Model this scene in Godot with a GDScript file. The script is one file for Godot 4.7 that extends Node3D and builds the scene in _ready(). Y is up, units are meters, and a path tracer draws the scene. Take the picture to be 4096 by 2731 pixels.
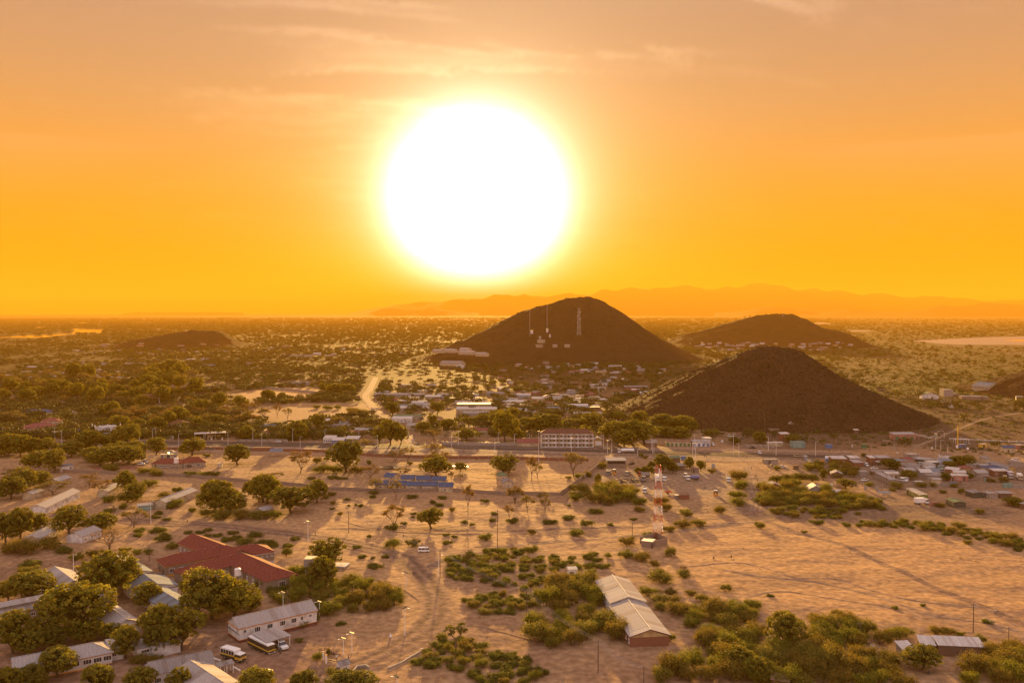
extends Node3D
# A dry town on a plain under three rocky hills, seen from a height against the low sun.
# Photograph pixels (4096 x 2731) are turned into points on the ground once, with the camera below; everything then stands there at its real size.

const F := 3500.0
const CX := 2048.0
const CY := 1365.5
const EYE := 95.0
const PITCH := -0.03386
const EXPO := 4.6
const DENSITY := 0.000066

var rng := RandomNumberGenerator.new()
var n_big := FastNoiseLite.new()
var n_mid := FastNoiseLite.new()
var n_fine := FastNoiseLite.new()
var cam_basis := Basis(Vector3.RIGHT, PITCH)
var names := {}
var mats := {}
var auto := []
var landmarks := []
var hills := []

# zoom windows of the photograph used to read positions: origin x, origin y, photograph pixels per window pixel
const WIN := {"a": [0, 1980, 0.5102], "b": [1000, 1980, 0.5102], "c": [2000, 1980, 0.5102], "d": [2896, 1980, 0.5102],
	"e": [0, 1500, 0.46769], "f": [1000, 1500, 0.46769], "g": [2000, 1500, 0.46769], "h": [2996, 1500, 0.46769],
	"i": [0, 1150, 0.46769], "j": [1000, 1150, 0.46769], "k": [2000, 1150, 0.46769], "l": [2996, 1150, 0.46769],
	"m": [850, 2380, 0.22381], "n": [550, 2100, 0.29762], "o": [0, 2150, 0.3706], "p": [400, 2150, 0.37062], "q": [1250, 2500, 0.2551],
	"r": [3200, 2300, 0.38095], "s": [2400, 1730, 0.29762], "t": [3050, 1750, 0.2551], "u": [3550, 1650, 0.26791],
	"v": [0, 1620, 0.2551], "w": [550, 1650, 0.2551], "x": [1300, 1560, 0.38265], "S": [0, 0, 1.7415]}

func _ready() -> void:
	rng.seed = 20240611
	make_camera_and_sky()
	make_noises()
	make_hills()
	wear_road()
	make_ground()
	make_roads()
	make_plants()
	make_buildings()
	make_walls()
	make_street_things()
	make_vehicles()
	make_people()
	make_far()
	finish_labels()

# ---------------------------------------------------------------- camera, sky, sun, air

func make_camera_and_sky() -> void:
	var cam := Camera3D.new()
	cam.name = "camera"
	cam.fov = rad_to_deg(2.0 * atan(CY / F))
	cam.near = 1.0
	cam.far = 60000.0
	cam.transform = Transform3D(cam_basis, Vector3(0, EYE, 0))
	add_child(cam)
	cam.current = true
	var towards: Vector3 = ray(Vector2(1907, 814))
	var sun := DirectionalLight3D.new()
	sun.name = "sun"
	sun.light_color = Color(1.0, 0.58, 0.16).linear_to_srgb()
	sun.light_energy = 1.6
	sun.light_angular_distance = 0.6
	sun.shadow_enabled = true
	sun.basis = Basis.looking_at(-towards)
	add_child(sun)
	var env := Environment.new()
	env.background_mode = Environment.BG_SKY
	env.tonemap_mode = Environment.TONE_MAPPER_LINEAR
	env.tonemap_exposure = EXPO
	env.sdfgi_enabled = true
	env.ssao_enabled = true
	env.ssil_enabled = true
	env.fog_enabled = true
	env.fog_density = DENSITY
	env.fog_light_color = Color(1.0, 0.50, 0.04).linear_to_srgb()
	var sky := Sky.new()
	var pano := PanoramaSkyMaterial.new()
	pano.panorama = sky_picture(towards)
	sky.sky_material = pano
	env.sky = sky
	var we := WorldEnvironment.new()
	we.name = "air"
	we.environment = env
	add_child(we)

func stops(t: float, a: Array) -> Vector3:
	for i in range(1, a.size()):
		if t <= a[i][0]:
			var k: float = (t - a[i - 1][0]) / (a[i][0] - a[i - 1][0])
			return (a[i - 1][1] as Vector3).lerp(a[i][1], clampf(k, 0, 1))
	return a[-1][1]

func from_screen(r: float, g: float, b: float) -> Vector3:
	var c := Color(r / 255.0, g / 255.0, b / 255.0).srgb_to_linear()
	return Vector3(c.r, c.g, c.b)

# clear evening air: orange low down, paler and greyer overhead and away from the sun, brightest round the sun, thin cirrus
func sky_picture(sun: Vector3) -> ImageTexture:
	var w := 2048
	var h := 1024
	var near := [[0.0, from_screen(255, 152, 0)], [4.0, from_screen(250, 158, 0)], [8.0, from_screen(228, 162, 62)], [13.0, from_screen(198, 156, 110)], [20.0, from_screen(176, 148, 126)], [35.0, from_screen(208, 182, 162)], [60.0, from_screen(218, 208, 212)], [90.0, from_screen(220, 214, 226)]]
	var away := [[0.0, from_screen(246, 216, 196)], [10.0, from_screen(246, 228, 222)], [30.0, from_screen(238, 228, 238)], [60.0, from_screen(228, 222, 236)], [90.0, from_screen(220, 214, 226)]]
	var cirrus := FastNoiseLite.new()
	cirrus.seed = 5
	cirrus.noise_type = FastNoiseLite.TYPE_SIMPLEX_SMOOTH
	cirrus.frequency = 1.0
	cirrus.fractal_octaves = 4
	cirrus.domain_warp_enabled = true
	cirrus.domain_warp_amplitude = 0.6
	cirrus.domain_warp_frequency = 0.7
	var data := PackedFloat32Array()
	data.resize(w * h * 3)
	var faz := atan2(sun.x, -sun.z)
	var near_row := []
	var away_row := []
	for j in h:
		var el := 90.0 - (j + 0.5) / h * 180.0
		if el < -1.0:
			break
		var ne := Vector3.ZERO
		var aw := Vector3.ZERO
		for k in 5:
			ne += stops(maxf(el + (k - 2) * 1.4, 0.0), near) / 5.0
			aw += stops(maxf(el + (k - 2) * 1.4, 0.0), away) / 5.0
		var ce := cos(deg_to_rad(el))
		var se := sin(deg_to_rad(el))
		var step := 1 if el < 30.0 else 2
		for i in w:
			var at := (j * w + i) * 3
			if step == 2 and i % 2 == 1:
				data[at] = data[at - 3]
				data[at + 1] = data[at - 2]
				data[at + 2] = data[at - 1]
				continue
			var az := (i + 0.5) / w * TAU
			var d := Vector3(sin(az) * ce, se, -cos(az) * ce)
			var r := rad_to_deg(acos(clampf(d.dot(sun), -1, 1)))
			var daz := absf(rad_to_deg(angle_difference(az, faz)))
			var c: Vector3 = ne.lerp(aw, smoothstep(38.0, 125.0, daz))
			# light scattered forward round the sun
			if r < 60.0:
				var q := r / 4.6
				c += Vector3(1.0, 0.97, 0.92) * 7.0 * exp(-pow(q, 3.4))
				c += Vector3(1.0, 0.66, 0.02).lerp(Vector3(1.0, 0.74, 0.42), smoothstep(1.0, 8.0, el)) * 0.62 * exp(-pow(r / 7.8, 2.4))
				c += Vector3(1.0, 0.94, 0.82) * 1.1 * exp(-pow(r / 6.3, 3.2))
				c += Vector3(1.0, 0.78, 0.45) * 0.22 * exp(-pow(r / 9.5, 2.0))
				c += Vector3(0.55, 0.34, 0.10) * 0.55 * exp(-pow(r / 14.0, 1.6)) * smoothstep(0.0, 9.0, el + 2.0)
				c += Vector3(0.3, 0.44, 0.0) * 0.8 * exp(-pow(r / 13.0, 2.2)) * (1.0 - smoothstep(1.0, 6.0, el))
			# cirrus: streaks drawn out along the wind
			if el > 0.5 and el < 75.0:
				var px := -d.x / (se + 0.25) + 0.35
				var pz := d.z / (se + 0.25)
				var s := cirrus.get_noise_2d(px * 0.5 + pz * 0.9 + 7.3, pz * 4.2 - px * 0.9)
				var m := cirrus.get_noise_2d(px * 0.55 - 20.0, pz * 0.8 + 11.0)
				var wisp := clampf(1.0 - absf(s) * 7.0, 0.0, 1.0) * clampf(m * 2.5 + 0.25, 0.0, 1.0)
				var veil := (clampf(s * 1.5 + m * 1.5 - 0.35, 0.0, 1.0) * 0.6 + wisp * 0.75) * smoothstep(2.0, 14.0, el)
				c = c * (1.0 + 0.32 * veil) + Vector3(0.09, 0.065, 0.04) * veil
				if el < 7.5:   # thin bars of stratus low over the plain
					var b := cirrus.get_noise_2d(az * 9.0 + 3.0, el * 3.2)
					c *= 1.0 - 0.14 * clampf(b * 3.0 - 1.0, 0.0, 1.0) * smoothstep(0.8, 2.0, el) * (1.0 - smoothstep(5.0, 7.5, el))
			data[at] = c.x / EXPO
			data[at + 1] = c.y / EXPO
			data[at + 2] = c.z / EXPO
	var low := from_screen(190, 130, 80) / EXPO
	for j in range(h / 2 + 6, h):
		for i in range(0, w):
			var at2 := (j * w + i) * 3
			data[at2] = low.x
			data[at2 + 1] = low.y
			data[at2 + 2] = low.z
	return ImageTexture.create_from_image(Image.create_from_data(w, h, false, Image.FORMAT_RGBF, data.to_byte_array()))

# ---------------------------------------------------------------- where things stand

func P(win: String, x: float, y: float) -> Vector2:
	var a: Array = WIN[win]
	return Vector2(a[0] + x * a[2], a[1] + y * a[2])

func ray(p: Vector2) -> Vector3:
	return (cam_basis * Vector3(p.x - CX, CY - p.y, -F)).normalized()

# the point at height h above the plain that the photograph shows at pixel p
func at_height(p: Vector2, h := 0.0) -> Vector3:
	var d := ray(p)
	var t := (h - EYE) / minf(d.y, -0.0005)
	return Vector3(d.x * t, h, d.z * t)

func G(win: String, x: float, y: float, h := 0.0) -> Vector3:
	return at_height(P(win, x, y), h)

# the same on the slopes of the hills
func on_land(p: Vector2) -> Vector3:
	var d := ray(p)
	var t := 250.0
	while t < 9000.0:
		var q := Vector3(0, EYE, 0) + d * t
		var g := hill_height(q.x, q.z)
		if q.y < g or q.y < 0.0:
			return Vector3(q.x, maxf(g, 0.0), q.z)
		t += 2.0
	return at_height(p)

# metres that one photograph pixel covers at a place
func mpp(at: Vector3) -> float:
	return absf(at.z) / F

func make_noises() -> void:
	for a in [[n_big, 11, 0.004, 3], [n_mid, 12, 0.022, 3], [n_fine, 13, 0.11, 3]]:
		var n: FastNoiseLite = a[0]
		n.seed = a[1]
		n.noise_type = FastNoiseLite.TYPE_SIMPLEX_SMOOTH
		n.frequency = a[2]
		n.fractal_octaves = a[3]

const MAIN_ROAD := [[-1960, 130], [-1500, 160], [-900, 205], [-300, 235], [0, 268], [500, 335], [900, 400], [1180, 485], [1320, 600], [1410, 720], [1470, 860], [1430, 990], [1270, 1120], [1000, 1270], [780, 1345], [500, 1400]]
var flats := {}

# traffic has worn the main dirt road level
func wear_road() -> void:
	for i in range(1, MAIN_ROAD.size()):
		var a := G("b", MAIN_ROAD[i - 1][0], MAIN_ROAD[i - 1][1])
		var b := G("b", MAIN_ROAD[i][0], MAIN_ROAD[i][1])
		for k in 30:
			var p := a.lerp(b, k / 30.0)
			for u in range(-5, 6):
				for w in range(-5, 6):
					var c := Vector2i(int(floor(p.x / 2.0)) + u, int(floor(p.z / 2.0)) + w)
					var d := Vector2(c.x * 2.0 + 1.0 - p.x, c.y * 2.0 + 1.0 - p.z).length()
					flats[c] = minf(flats.get(c, 99.0), d)

# low dunes, hummocks and run-off ripples of the plain
func land(x: float, z: float) -> float:
	var d := Vector2(x, z).length()
	var near := 1.0 - smoothstep(420.0, 900.0, d)
	if near <= 0.0:
		return 0.0
	var flat_ := 1.0
	var cell = flats.get(Vector2i(int(floor(x / 2.0)), int(floor(z / 2.0))))
	if cell != null:
		flat_ = smoothstep(4.5, 10.0, cell) * 0.9 + 0.1
	return near * flat_ * (n_mid.get_noise_2d(x, z * 1.4) * 0.55 + n_fine.get_noise_2d(x * 0.7, z * 1.3) * 0.16)

# ---------------------------------------------------------------- naming

func numbered(n: String) -> String:
	if not names.has(n):
		names[n] = 0
		return n
	names[n] += 1
	return "%s_%03d" % [n, names[n]]

func tag(o: Node, label: String, category: String, group := "", kind := "") -> void:
	if label:
		o.set_meta("label", label)
	if category:
		o.set_meta("category", category)
	if group:
		o.set_meta("group", group)
	if kind:
		o.set_meta("kind", kind)

func thing(called: String, label: String, category: String, at: Vector3, turn := 0.0, group := "") -> Node3D:
	var o := Node3D.new()
	o.name = numbered(called)
	add_child(o)
	o.position = at
	o.rotation.y = turn
	tag(o, label, category, group)
	return o

# label filled in at the end: what it looks like, and how many of its kind stand between it and the landmark beside it
func later(o: Node3D, looks: String) -> void:
	auto.append([o, looks])

func landmark(at: Vector3, called: String) -> void:
	landmarks.append([at, called])

func ordinal(n: int) -> String:
	var ones := ["", "first", "second", "third", "fourth", "fifth", "sixth", "seventh", "eighth", "ninth", "tenth", "eleventh", "twelfth", "thirteenth", "fourteenth", "fifteenth", "sixteenth", "seventeenth", "eighteenth", "nineteenth"]
	var tens := ["", "", "twenty", "thirty", "forty", "fifty", "sixty", "seventy", "eighty", "ninety"]
	var tenth := ["", "", "twentieth", "thirtieth", "fortieth", "fiftieth", "sixtieth", "seventieth", "eightieth", "ninetieth"]
	if n < 20:
		return ones[n]
	if n < 100:
		return tenth[n / 10] if n % 10 == 0 else tens[n / 10] + "-" + ones[n % 10]
	return "%dth" % n

func finish_labels() -> void:
	var by := {}
	for a in auto:
		var o: Node3D = a[0]
		var best := ""
		var most := INF
		for l in landmarks:
			var d: float = Vector2(o.position.x - l[0].x, o.position.z - l[0].z).length()
			if d < most:
				most = d
				best = l[1]
		var key: String = a[1] + "|" + best
		if not by.has(key):
			by[key] = []
		by[key].append([most, o])
	for key in by:
		var row: Array = by[key]
		row.sort_custom(func(p, q): return p[0] < q[0])
		var bits: PackedStringArray = key.split("|")
		for i in row.size():
			row[i][1].set_meta("label", "%s, %sbeside the %s" % [bits[0], "" if row.size() == 1 else ordinal(i + 1) + " one out ", bits[1]] if row.size() == 1 else "%s, %s one out from the %s" % [bits[0], ordinal(i + 1), bits[1]])

# ---------------------------------------------------------------- materials

func noise_tex(seed_: int, freq: float, from: Color, to: Color, size := 256, octaves := 4, cells := false) -> NoiseTexture2D:
	var n := FastNoiseLite.new()
	n.seed = seed_
	n.noise_type = FastNoiseLite.TYPE_CELLULAR if cells else FastNoiseLite.TYPE_SIMPLEX_SMOOTH
	n.frequency = freq
	n.fractal_octaves = octaves
	var g := Gradient.new()
	g.set_color(0, from)
	g.set_color(1, to)
	var t := NoiseTexture2D.new()
	t.width = size
	t.height = size
	t.seamless = true
	t.noise = n
	t.color_ramp = g
	return t

func bump_tex(seed_: int, freq: float, strength: float, size := 256) -> NoiseTexture2D:
	var n := FastNoiseLite.new()
	n.seed = seed_
	n.noise_type = FastNoiseLite.TYPE_SIMPLEX_SMOOTH
	n.frequency = freq
	n.fractal_octaves = 5
	var t := NoiseTexture2D.new()
	t.width = size
	t.height = size
	t.seamless = true
	t.as_normal_map = true
	t.bump_strength = strength
	t.noise = n
	return t

var tex_grain: Texture2D
var tex_stain: Texture2D
var tex_bump: Texture2D
var tex_rust: Texture2D
var tex_corr: Texture2D
var tex_corr_z: Texture2D

func base_textures() -> void:
	tex_grain = noise_tex(21, 0.03, Color(0.80, 0.80, 0.80), Color(1, 1, 1), 512, 5)
	tex_stain = noise_tex(22, 0.012, Color(0.72, 0.70, 0.68), Color(1, 1, 1), 256, 5)
	tex_bump = bump_tex(23, 0.03, 7.0, 512)
	tex_rust = noise_tex(24, 0.03, Color(0.70, 0.65, 0.61), Color(1, 1, 1), 256, 5)
	# corrugated iron: rounded waves running down the slope
	var im := Image.create(64, 8, false, Image.FORMAT_RGB8)
	for x in 64:
		var s := -cos(x / 64.0 * TAU * 4.0) * 0.42
		var n := Vector3(s, 0, 1).normalized()
		for y in 8:
			im.set_pixel(x, y, Color(n.x * 0.5 + 0.5, 0.5, n.z * 0.5 + 0.5))
	tex_corr = ImageTexture.create_from_image(im)
	var im2 := Image.create(8, 64, false, Image.FORMAT_RGB8)
	for y in 64:
		var s2 := cos(y / 64.0 * TAU * 4.0) * 0.42
		var n2 := Vector3(0, s2, 1).normalized()
		for x in 8:
			im2.set_pixel(x, y, Color(0.5, n2.y * 0.5 + 0.5, n2.z * 0.5 + 0.5))
	tex_corr_z = ImageTexture.create_from_image(im2)

# c: base colour, linear
func mat(called: String, c: Color, rough := 0.9, metal := 0.0, tex: Texture2D = null, scale := 0.2, bump: Texture2D = null, bump_scale := 1.0) -> StandardMaterial3D:
	if mats.has(called):
		return mats[called]
	var m := StandardMaterial3D.new()
	m.resource_name = called
	m.albedo_color = c.linear_to_srgb()
	m.roughness = rough
	m.metallic = metal
	if rough > 0.94:
		m.metallic_specular = 0.1
	if tex or bump:
		m.uv1_triplanar = true
		m.uv1_scale = Vector3.ONE * scale
	if tex:
		m.albedo_texture = tex
	if bump:
		m.normal_enabled = true
		m.normal_texture = bump
		m.normal_scale = bump_scale
	mats[called] = m
	return m

# ---------------------------------------------------------------- mesh builder

class Builder:
	var v := PackedVector3Array()
	var n := PackedVector3Array()
	var c := PackedColorArray()
	var colour := Color.WHITE
	var tf := Transform3D()

	func tri(a: Vector3, b: Vector3, d: Vector3) -> void:   # counter-clockwise seen from outside
		a = tf * a
		b = tf * b
		d = tf * d
		var m := (b - a).cross(d - a).normalized()
		v.append(a)
		v.append(d)
		v.append(b)
		for i in 3:
			n.append(m)
			c.append(colour)

	func quad(a: Vector3, b: Vector3, d: Vector3, e: Vector3) -> void:
		tri(a, b, d)
		tri(a, d, e)

	func hexa(p: Array) -> void:   # bottom 4 counter-clockwise from above, then top 4
		quad(p[3], p[2], p[1], p[0])
		quad(p[4], p[5], p[6], p[7])
		for i in 4:
			var j := (i + 1) % 4
			quad(p[i], p[j], p[j + 4], p[i + 4])

	func box(at: Vector3, size: Vector3) -> void:   # at: centre
		var h := size / 2.0
		hexa([at + Vector3(-h.x, -h.y, h.z), at + Vector3(h.x, -h.y, h.z), at + Vector3(h.x, -h.y, -h.z), at + Vector3(-h.x, -h.y, -h.z),
			at + Vector3(-h.x, h.y, h.z), at + Vector3(h.x, h.y, h.z), at + Vector3(h.x, h.y, -h.z), at + Vector3(-h.x, h.y, -h.z)])

	func tube(a: Vector3, b: Vector3, r0: float, r1: float, sides := 6, caps := true) -> void:
		var d := (b - a).normalized()
		var u := d.cross(Vector3.UP if absf(d.y) < 0.9 else Vector3.RIGHT).normalized()
		var w := u.cross(d)
		for i in sides:
			var p := TAU * i / sides
			var q := TAU * (i + 1) / sides
			var e0 := u * cos(p) + w * sin(p)
			var e1 := u * cos(q) + w * sin(q)
			quad(a + e1 * r0, a + e0 * r0, b + e0 * r1, b + e1 * r1)
			if caps:
				tri(b, b + e1 * r1, b + e0 * r1)
				tri(a, a + e0 * r0, a + e1 * r0)

	func prism(outline: Array, z0: float, z1: float) -> void:   # outline in x-y, counter-clockwise seen from +z
		var m := outline.size()
		for i in m:
			var a: Vector2 = outline[i]
			var b: Vector2 = outline[(i + 1) % m]
			quad(Vector3(a.x, a.y, z1), Vector3(a.x, a.y, z0), Vector3(b.x, b.y, z0), Vector3(b.x, b.y, z1))
		var idx := Geometry2D.triangulate_polygon(PackedVector2Array(outline))
		for i in range(0, idx.size(), 3):
			var a2: Vector2 = outline[idx[i]]
			var b2: Vector2 = outline[idx[i + 1]]
			var c2: Vector2 = outline[idx[i + 2]]
			if (b2 - a2).cross(c2 - a2) < 0:
				var s := b2
				b2 = c2
				c2 = s
			tri(Vector3(a2.x, a2.y, z1), Vector3(b2.x, b2.y, z1), Vector3(c2.x, c2.y, z1))
			tri(Vector3(a2.x, a2.y, z0), Vector3(c2.x, c2.y, z0), Vector3(b2.x, b2.y, z0))

	func mesh(coloured := false) -> ArrayMesh:
		var a := []
		a.resize(Mesh.ARRAY_MAX)
		a[Mesh.ARRAY_VERTEX] = v
		a[Mesh.ARRAY_NORMAL] = n
		if coloured:
			a[Mesh.ARRAY_COLOR] = c
		var m := ArrayMesh.new()
		m.add_surface_from_arrays(Mesh.PRIMITIVE_TRIANGLES, a)
		return m

func put(parent: Node, called: String, m: Mesh, material: Material, at := Vector3.ZERO, turn := 0.0) -> MeshInstance3D:
	var o := MeshInstance3D.new()
	o.name = called if parent != self else numbered(called)
	o.mesh = m
	o.material_override = material
	o.position = at
	o.rotation.y = turn
	parent.add_child(o, true)
	return o

func put_b(parent: Node, called: String, b: Builder, material: Material, coloured := false) -> MeshInstance3D:
	return put(parent, called, b.mesh(coloured), material)

func grid_mesh(v: PackedVector3Array, c: PackedColorArray, rows: int, cols: int, closed := false) -> ArrayMesh:
	var idx := PackedInt32Array()
	var n := PackedVector3Array()
	n.resize(v.size())
	var last := cols if closed else cols - 1
	for j in rows - 1:
		for i in last:
			var a := j * cols + i
			var b := j * cols + (i + 1) % cols
			var d := a + cols
			var e := b + cols
			var m1 := (v[b] - v[a]).cross(v[e] - v[a])
			if m1.y < 0:
				m1 = -m1
			for k in [a, b, d, e]:
				n[k] += m1
			if (v[b] - v[a]).cross(v[d] - v[a]).y < 0:
				idx.append_array([a, b, e, a, e, d])
			else:
				idx.append_array([a, e, b, a, d, e])
	for k in n.size():
		n[k] = n[k].normalized()
	var arr := []
	arr.resize(Mesh.ARRAY_MAX)
	arr[Mesh.ARRAY_VERTEX] = v
	arr[Mesh.ARRAY_NORMAL] = n
	arr[Mesh.ARRAY_COLOR] = c
	arr[Mesh.ARRAY_INDEX] = idx
	var m := ArrayMesh.new()
	m.add_surface_from_arrays(Mesh.PRIMITIVE_TRIANGLES, arr)
	return m

# ---------------------------------------------------------------- hills, ground, roads

# a hill by the outline it shows: apex pixel and distance; outline points to either side as pixel offsets from the apex (across, down)
func hill(apex: Vector2, dist: float, sides_l: Array, sides_r: Array, front: float, back: float, seed_: int, rough: float) -> Dictionary:
	var d := ray(apex)
	var t := dist / -d.z
	var top := Vector3(0, EYE, 0) + d * t
	var k := dist / F
	var l := [[0.0, top.y]]
	for p in sides_l:
		l.append([absf(p[0]) * k, maxf(top.y - p[1] * k, -3.0)])
	var r := [[0.0, top.y]]
	for p in sides_r:
		r.append([absf(p[0]) * k, maxf(top.y - p[1] * k, -3.0)])
	l.append([l[-1][0] * 1.3 + 5.0, -6.0])
	r.append([r[-1][0] * 1.3 + 5.0, -6.0])
	var fr := []
	var bk := []
	for s in [[0, 1], [0.12, 0.95], [0.3, 0.76], [0.5, 0.5], [0.7, 0.25], [0.85, 0.1], [1.0, 0.0], [1.25, -0.08]]:
		fr.append([s[0] * front, s[1] * top.y])
		bk.append([s[0] * back, s[1] * top.y])
	var n := FastNoiseLite.new()
	n.seed = seed_
	n.frequency = 1.0
	n.fractal_octaves = 5
	n.noise_type = FastNoiseLite.TYPE_SIMPLEX_SMOOTH
	return {"x": top.x, "z": top.z, "h": top.y, "l": l, "r": r, "f": fr, "b": bk, "reach": maxf(maxf(l[-1][0], r[-1][0]), maxf(front, back) * 1.25), "n": n, "rough": rough}

func along(a: Array, d: float) -> float:
	if d >= a[-1][0]:
		return a[-1][1]
	for i in range(1, a.size()):
		if d <= a[i][0]:
			var k: float = (d - a[i - 1][0]) / (a[i][0] - a[i - 1][0])
			return lerpf(a[i - 1][1], a[i][1], k)
	return a[-1][1]

func one_hill(H: Dictionary, x: float, z: float) -> float:
	var dx: float = x - H.x
	var dz: float = z - H.z
	var r := sqrt(dx * dx + dz * dz)
	if r > H.reach * 1.4:
		return -8.0
	var c := dx / maxf(r, 0.01)
	var s := dz / maxf(r, 0.01)
	var y := 0.0
	y += (along(H.r, r) if c > 0 else along(H.l, r)) * c * c
	y += (along(H.f, r) if s > 0 else along(H.b, r)) * s * s
	var n: FastNoiseLite = H.n
	var up := clampf(y / maxf(H.h, 1.0), 0.0, 1.0)
	var ang := atan2(dz, dx)
	var gully := n.get_noise_2d(cos(ang) * 3.2, sin(ang) * 3.2 + r * 0.003)
	y += gully * H.h * 0.10 * up * (1.0 - up) * 2.0
	y += n.get_noise_2d(x * 0.012 + 9.0, z * 0.012) * H.rough * 5.0 * up * (1.0 - up * 0.6)
	y += n.get_noise_2d(x * 0.03, z * 0.03) * H.rough * 2.6 * smoothstep(0.0, 0.3, up)
	y += (1.0 - absf(n.get_noise_2d(x * 0.05 + 40.0, z * 0.05)) * 2.0) * H.rough * 1.6 * smoothstep(0.45, 0.95, up)
	y += absf(n.get_noise_2d(x * 0.16, z * 0.16)) * H.rough * 1.3 * smoothstep(0.05, 0.5, up)
	return y

func hill_height(x: float, z: float) -> float:
	var y := -8.0
	for H in hills:
		y = maxf(y, one_hill(H, x, z))
	return y

func make_hills() -> void:
	base_textures()
	var k := 1.7415
	var px := func(a: Array, ax: float, ay: float) -> Array:
		var o := []
		for p in a:
			o.append([(p[0] - ax) * k, (p[1] - ay) * k])
		return o
	hills = [
		hill(Vector2(1348, 682) * k, 1800.0, px.call([[1335, 684], [1300, 688], [1260, 700], [1200, 716], [1150, 740], [1100, 766], [1040, 790], [980, 812], [930, 826]], 1348, 682), px.call([[1365, 686], [1385, 694], [1420, 714], [1450, 735], [1480, 756], [1520, 780], [1560, 800], [1600, 815], [1650, 828]], 1348, 682), 250.0, 300.0, 31, 1.1),
		hill(Vector2(1780, 797) * k, 815.0, px.call([[1745, 800], [1720, 808], [1690, 822], [1640, 845], [1600, 858], [1550, 882], [1500, 908], [1450, 930], [1410, 948], [1390, 958]], 1780, 797), px.call([[1815, 799], [1840, 808], [1860, 824], [1890, 845], [1920, 862], [1960, 882], [2000, 900], [2060, 926], [2130, 952], [2200, 975], [2260, 990]], 1780, 797), 135.0, 190.0, 32, 0.7),
		hill(Vector2(1810, 722) * k, 2500.0, px.call([[1780, 723], [1740, 727], [1680, 742], [1620, 760], [1580, 770], [1530, 785]], 1810, 722), px.call([[1822, 724], [1850, 736], [1890, 755], [1920, 760], [1945, 766], [1965, 778], [1990, 790]], 1810, 722), 240.0, 300.0, 33, 1.4),
		hill(Vector2(470, 760) * k, 2400.0, px.call([[440, 761], [400, 766], [340, 777], [290, 786], [220, 794], [120, 801]], 470, 760), px.call([[495, 762], [512, 768], [528, 778], [545, 790]], 470, 760), 190.0, 200.0, 34, 1.2),
		hill(Vector2(2450, 845) * k, 1010.0, px.call([[2400, 852], [2352, 862], [2320, 874], [2285, 890], [2250, 905]], 2450, 845), px.call([[2500, 860], [2560, 890], [2620, 915]], 2450, 845), 130.0, 150.0, 35, 1.0)]
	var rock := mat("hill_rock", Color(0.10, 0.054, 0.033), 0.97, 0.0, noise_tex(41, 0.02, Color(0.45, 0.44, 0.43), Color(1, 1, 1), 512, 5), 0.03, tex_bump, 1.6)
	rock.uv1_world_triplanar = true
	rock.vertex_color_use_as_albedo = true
	var called := ["the pyramid hill", "the dark hill", "the far hill", "the low hill", "the edge hill"]
	var i := 0
	var scrub := shrub_far_mesh(3)
	var scrub_mat := leaf_mat("hill_scrub", Color(0.5, 0.5, 0.5), 0.25)
	for H in hills:
		var step: float = [5.0, 2.6, 8.0, 7.0, 3.5][i]
		var cols := int(H.reach * 2.0 / step) + 1
		var v := PackedVector3Array()
		var c := PackedColorArray()
		for a in cols:
			for b in cols:
				var x: float = H.x - H.reach + b * step
				var z: float = H.z - H.reach + a * step
				var y := maxf(one_hill(H, x, z), -4.0)
				v.append(Vector3(x, y, z))
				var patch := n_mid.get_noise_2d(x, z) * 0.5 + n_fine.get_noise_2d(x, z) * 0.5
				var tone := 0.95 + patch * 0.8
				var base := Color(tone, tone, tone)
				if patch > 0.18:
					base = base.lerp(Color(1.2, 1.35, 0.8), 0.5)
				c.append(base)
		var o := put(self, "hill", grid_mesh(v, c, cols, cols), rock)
		tag(o, "", "", "", "structure")
		# boulders and dry scrub over the slopes, far too many to count
		var spots := []
		var stones := []
		for q in [5200, 11000, 2600, 1600, 1200][i]:
			var x2: float = H.x + rng.randf_range(-1, 1) * H.reach
			var z2: float = H.z + rng.randf_range(-0.35, 1) * H.reach
			var y2 := one_hill(H, x2, z2)
			if y2 < 0.6:
				continue
			if rng.randf() < 0.5:
				spots.append(Transform3D(Basis(Vector3.UP, rng.randf() * TAU).scaled(Vector3.ONE * rng.randf_range(0.5, 1.5) * (1.5 if i != 1 else 1.0)), Vector3(x2, y2 - 0.15, z2)))
			else:
				stones.append(Transform3D(Basis(Vector3(rng.randf() - 0.5, 1, rng.randf() - 0.5).normalized(), rng.randf() * TAU).scaled(Vector3(rng.randf_range(0.5, 1.6), rng.randf_range(0.3, 0.9), rng.randf_range(0.5, 1.6))), Vector3(x2, y2 - 0.1, z2)))
		multi("hill_scrub", scrub, scrub_mat, spots, [Color(0.11, 0.085, 0.028), Color(0.15, 0.12, 0.035), Color(0.06, 0.042, 0.022)], "dry low scrub scattered over " + called[i], "scrub")
		multi("hill_stones", stone_mesh(), rock, stones, [Color(1, 1, 1), Color(0.7, 0.7, 0.7), Color(1.25, 1.2, 1.15)], "loose dark stones lying over " + called[i], "stones")
		i += 1

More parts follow.
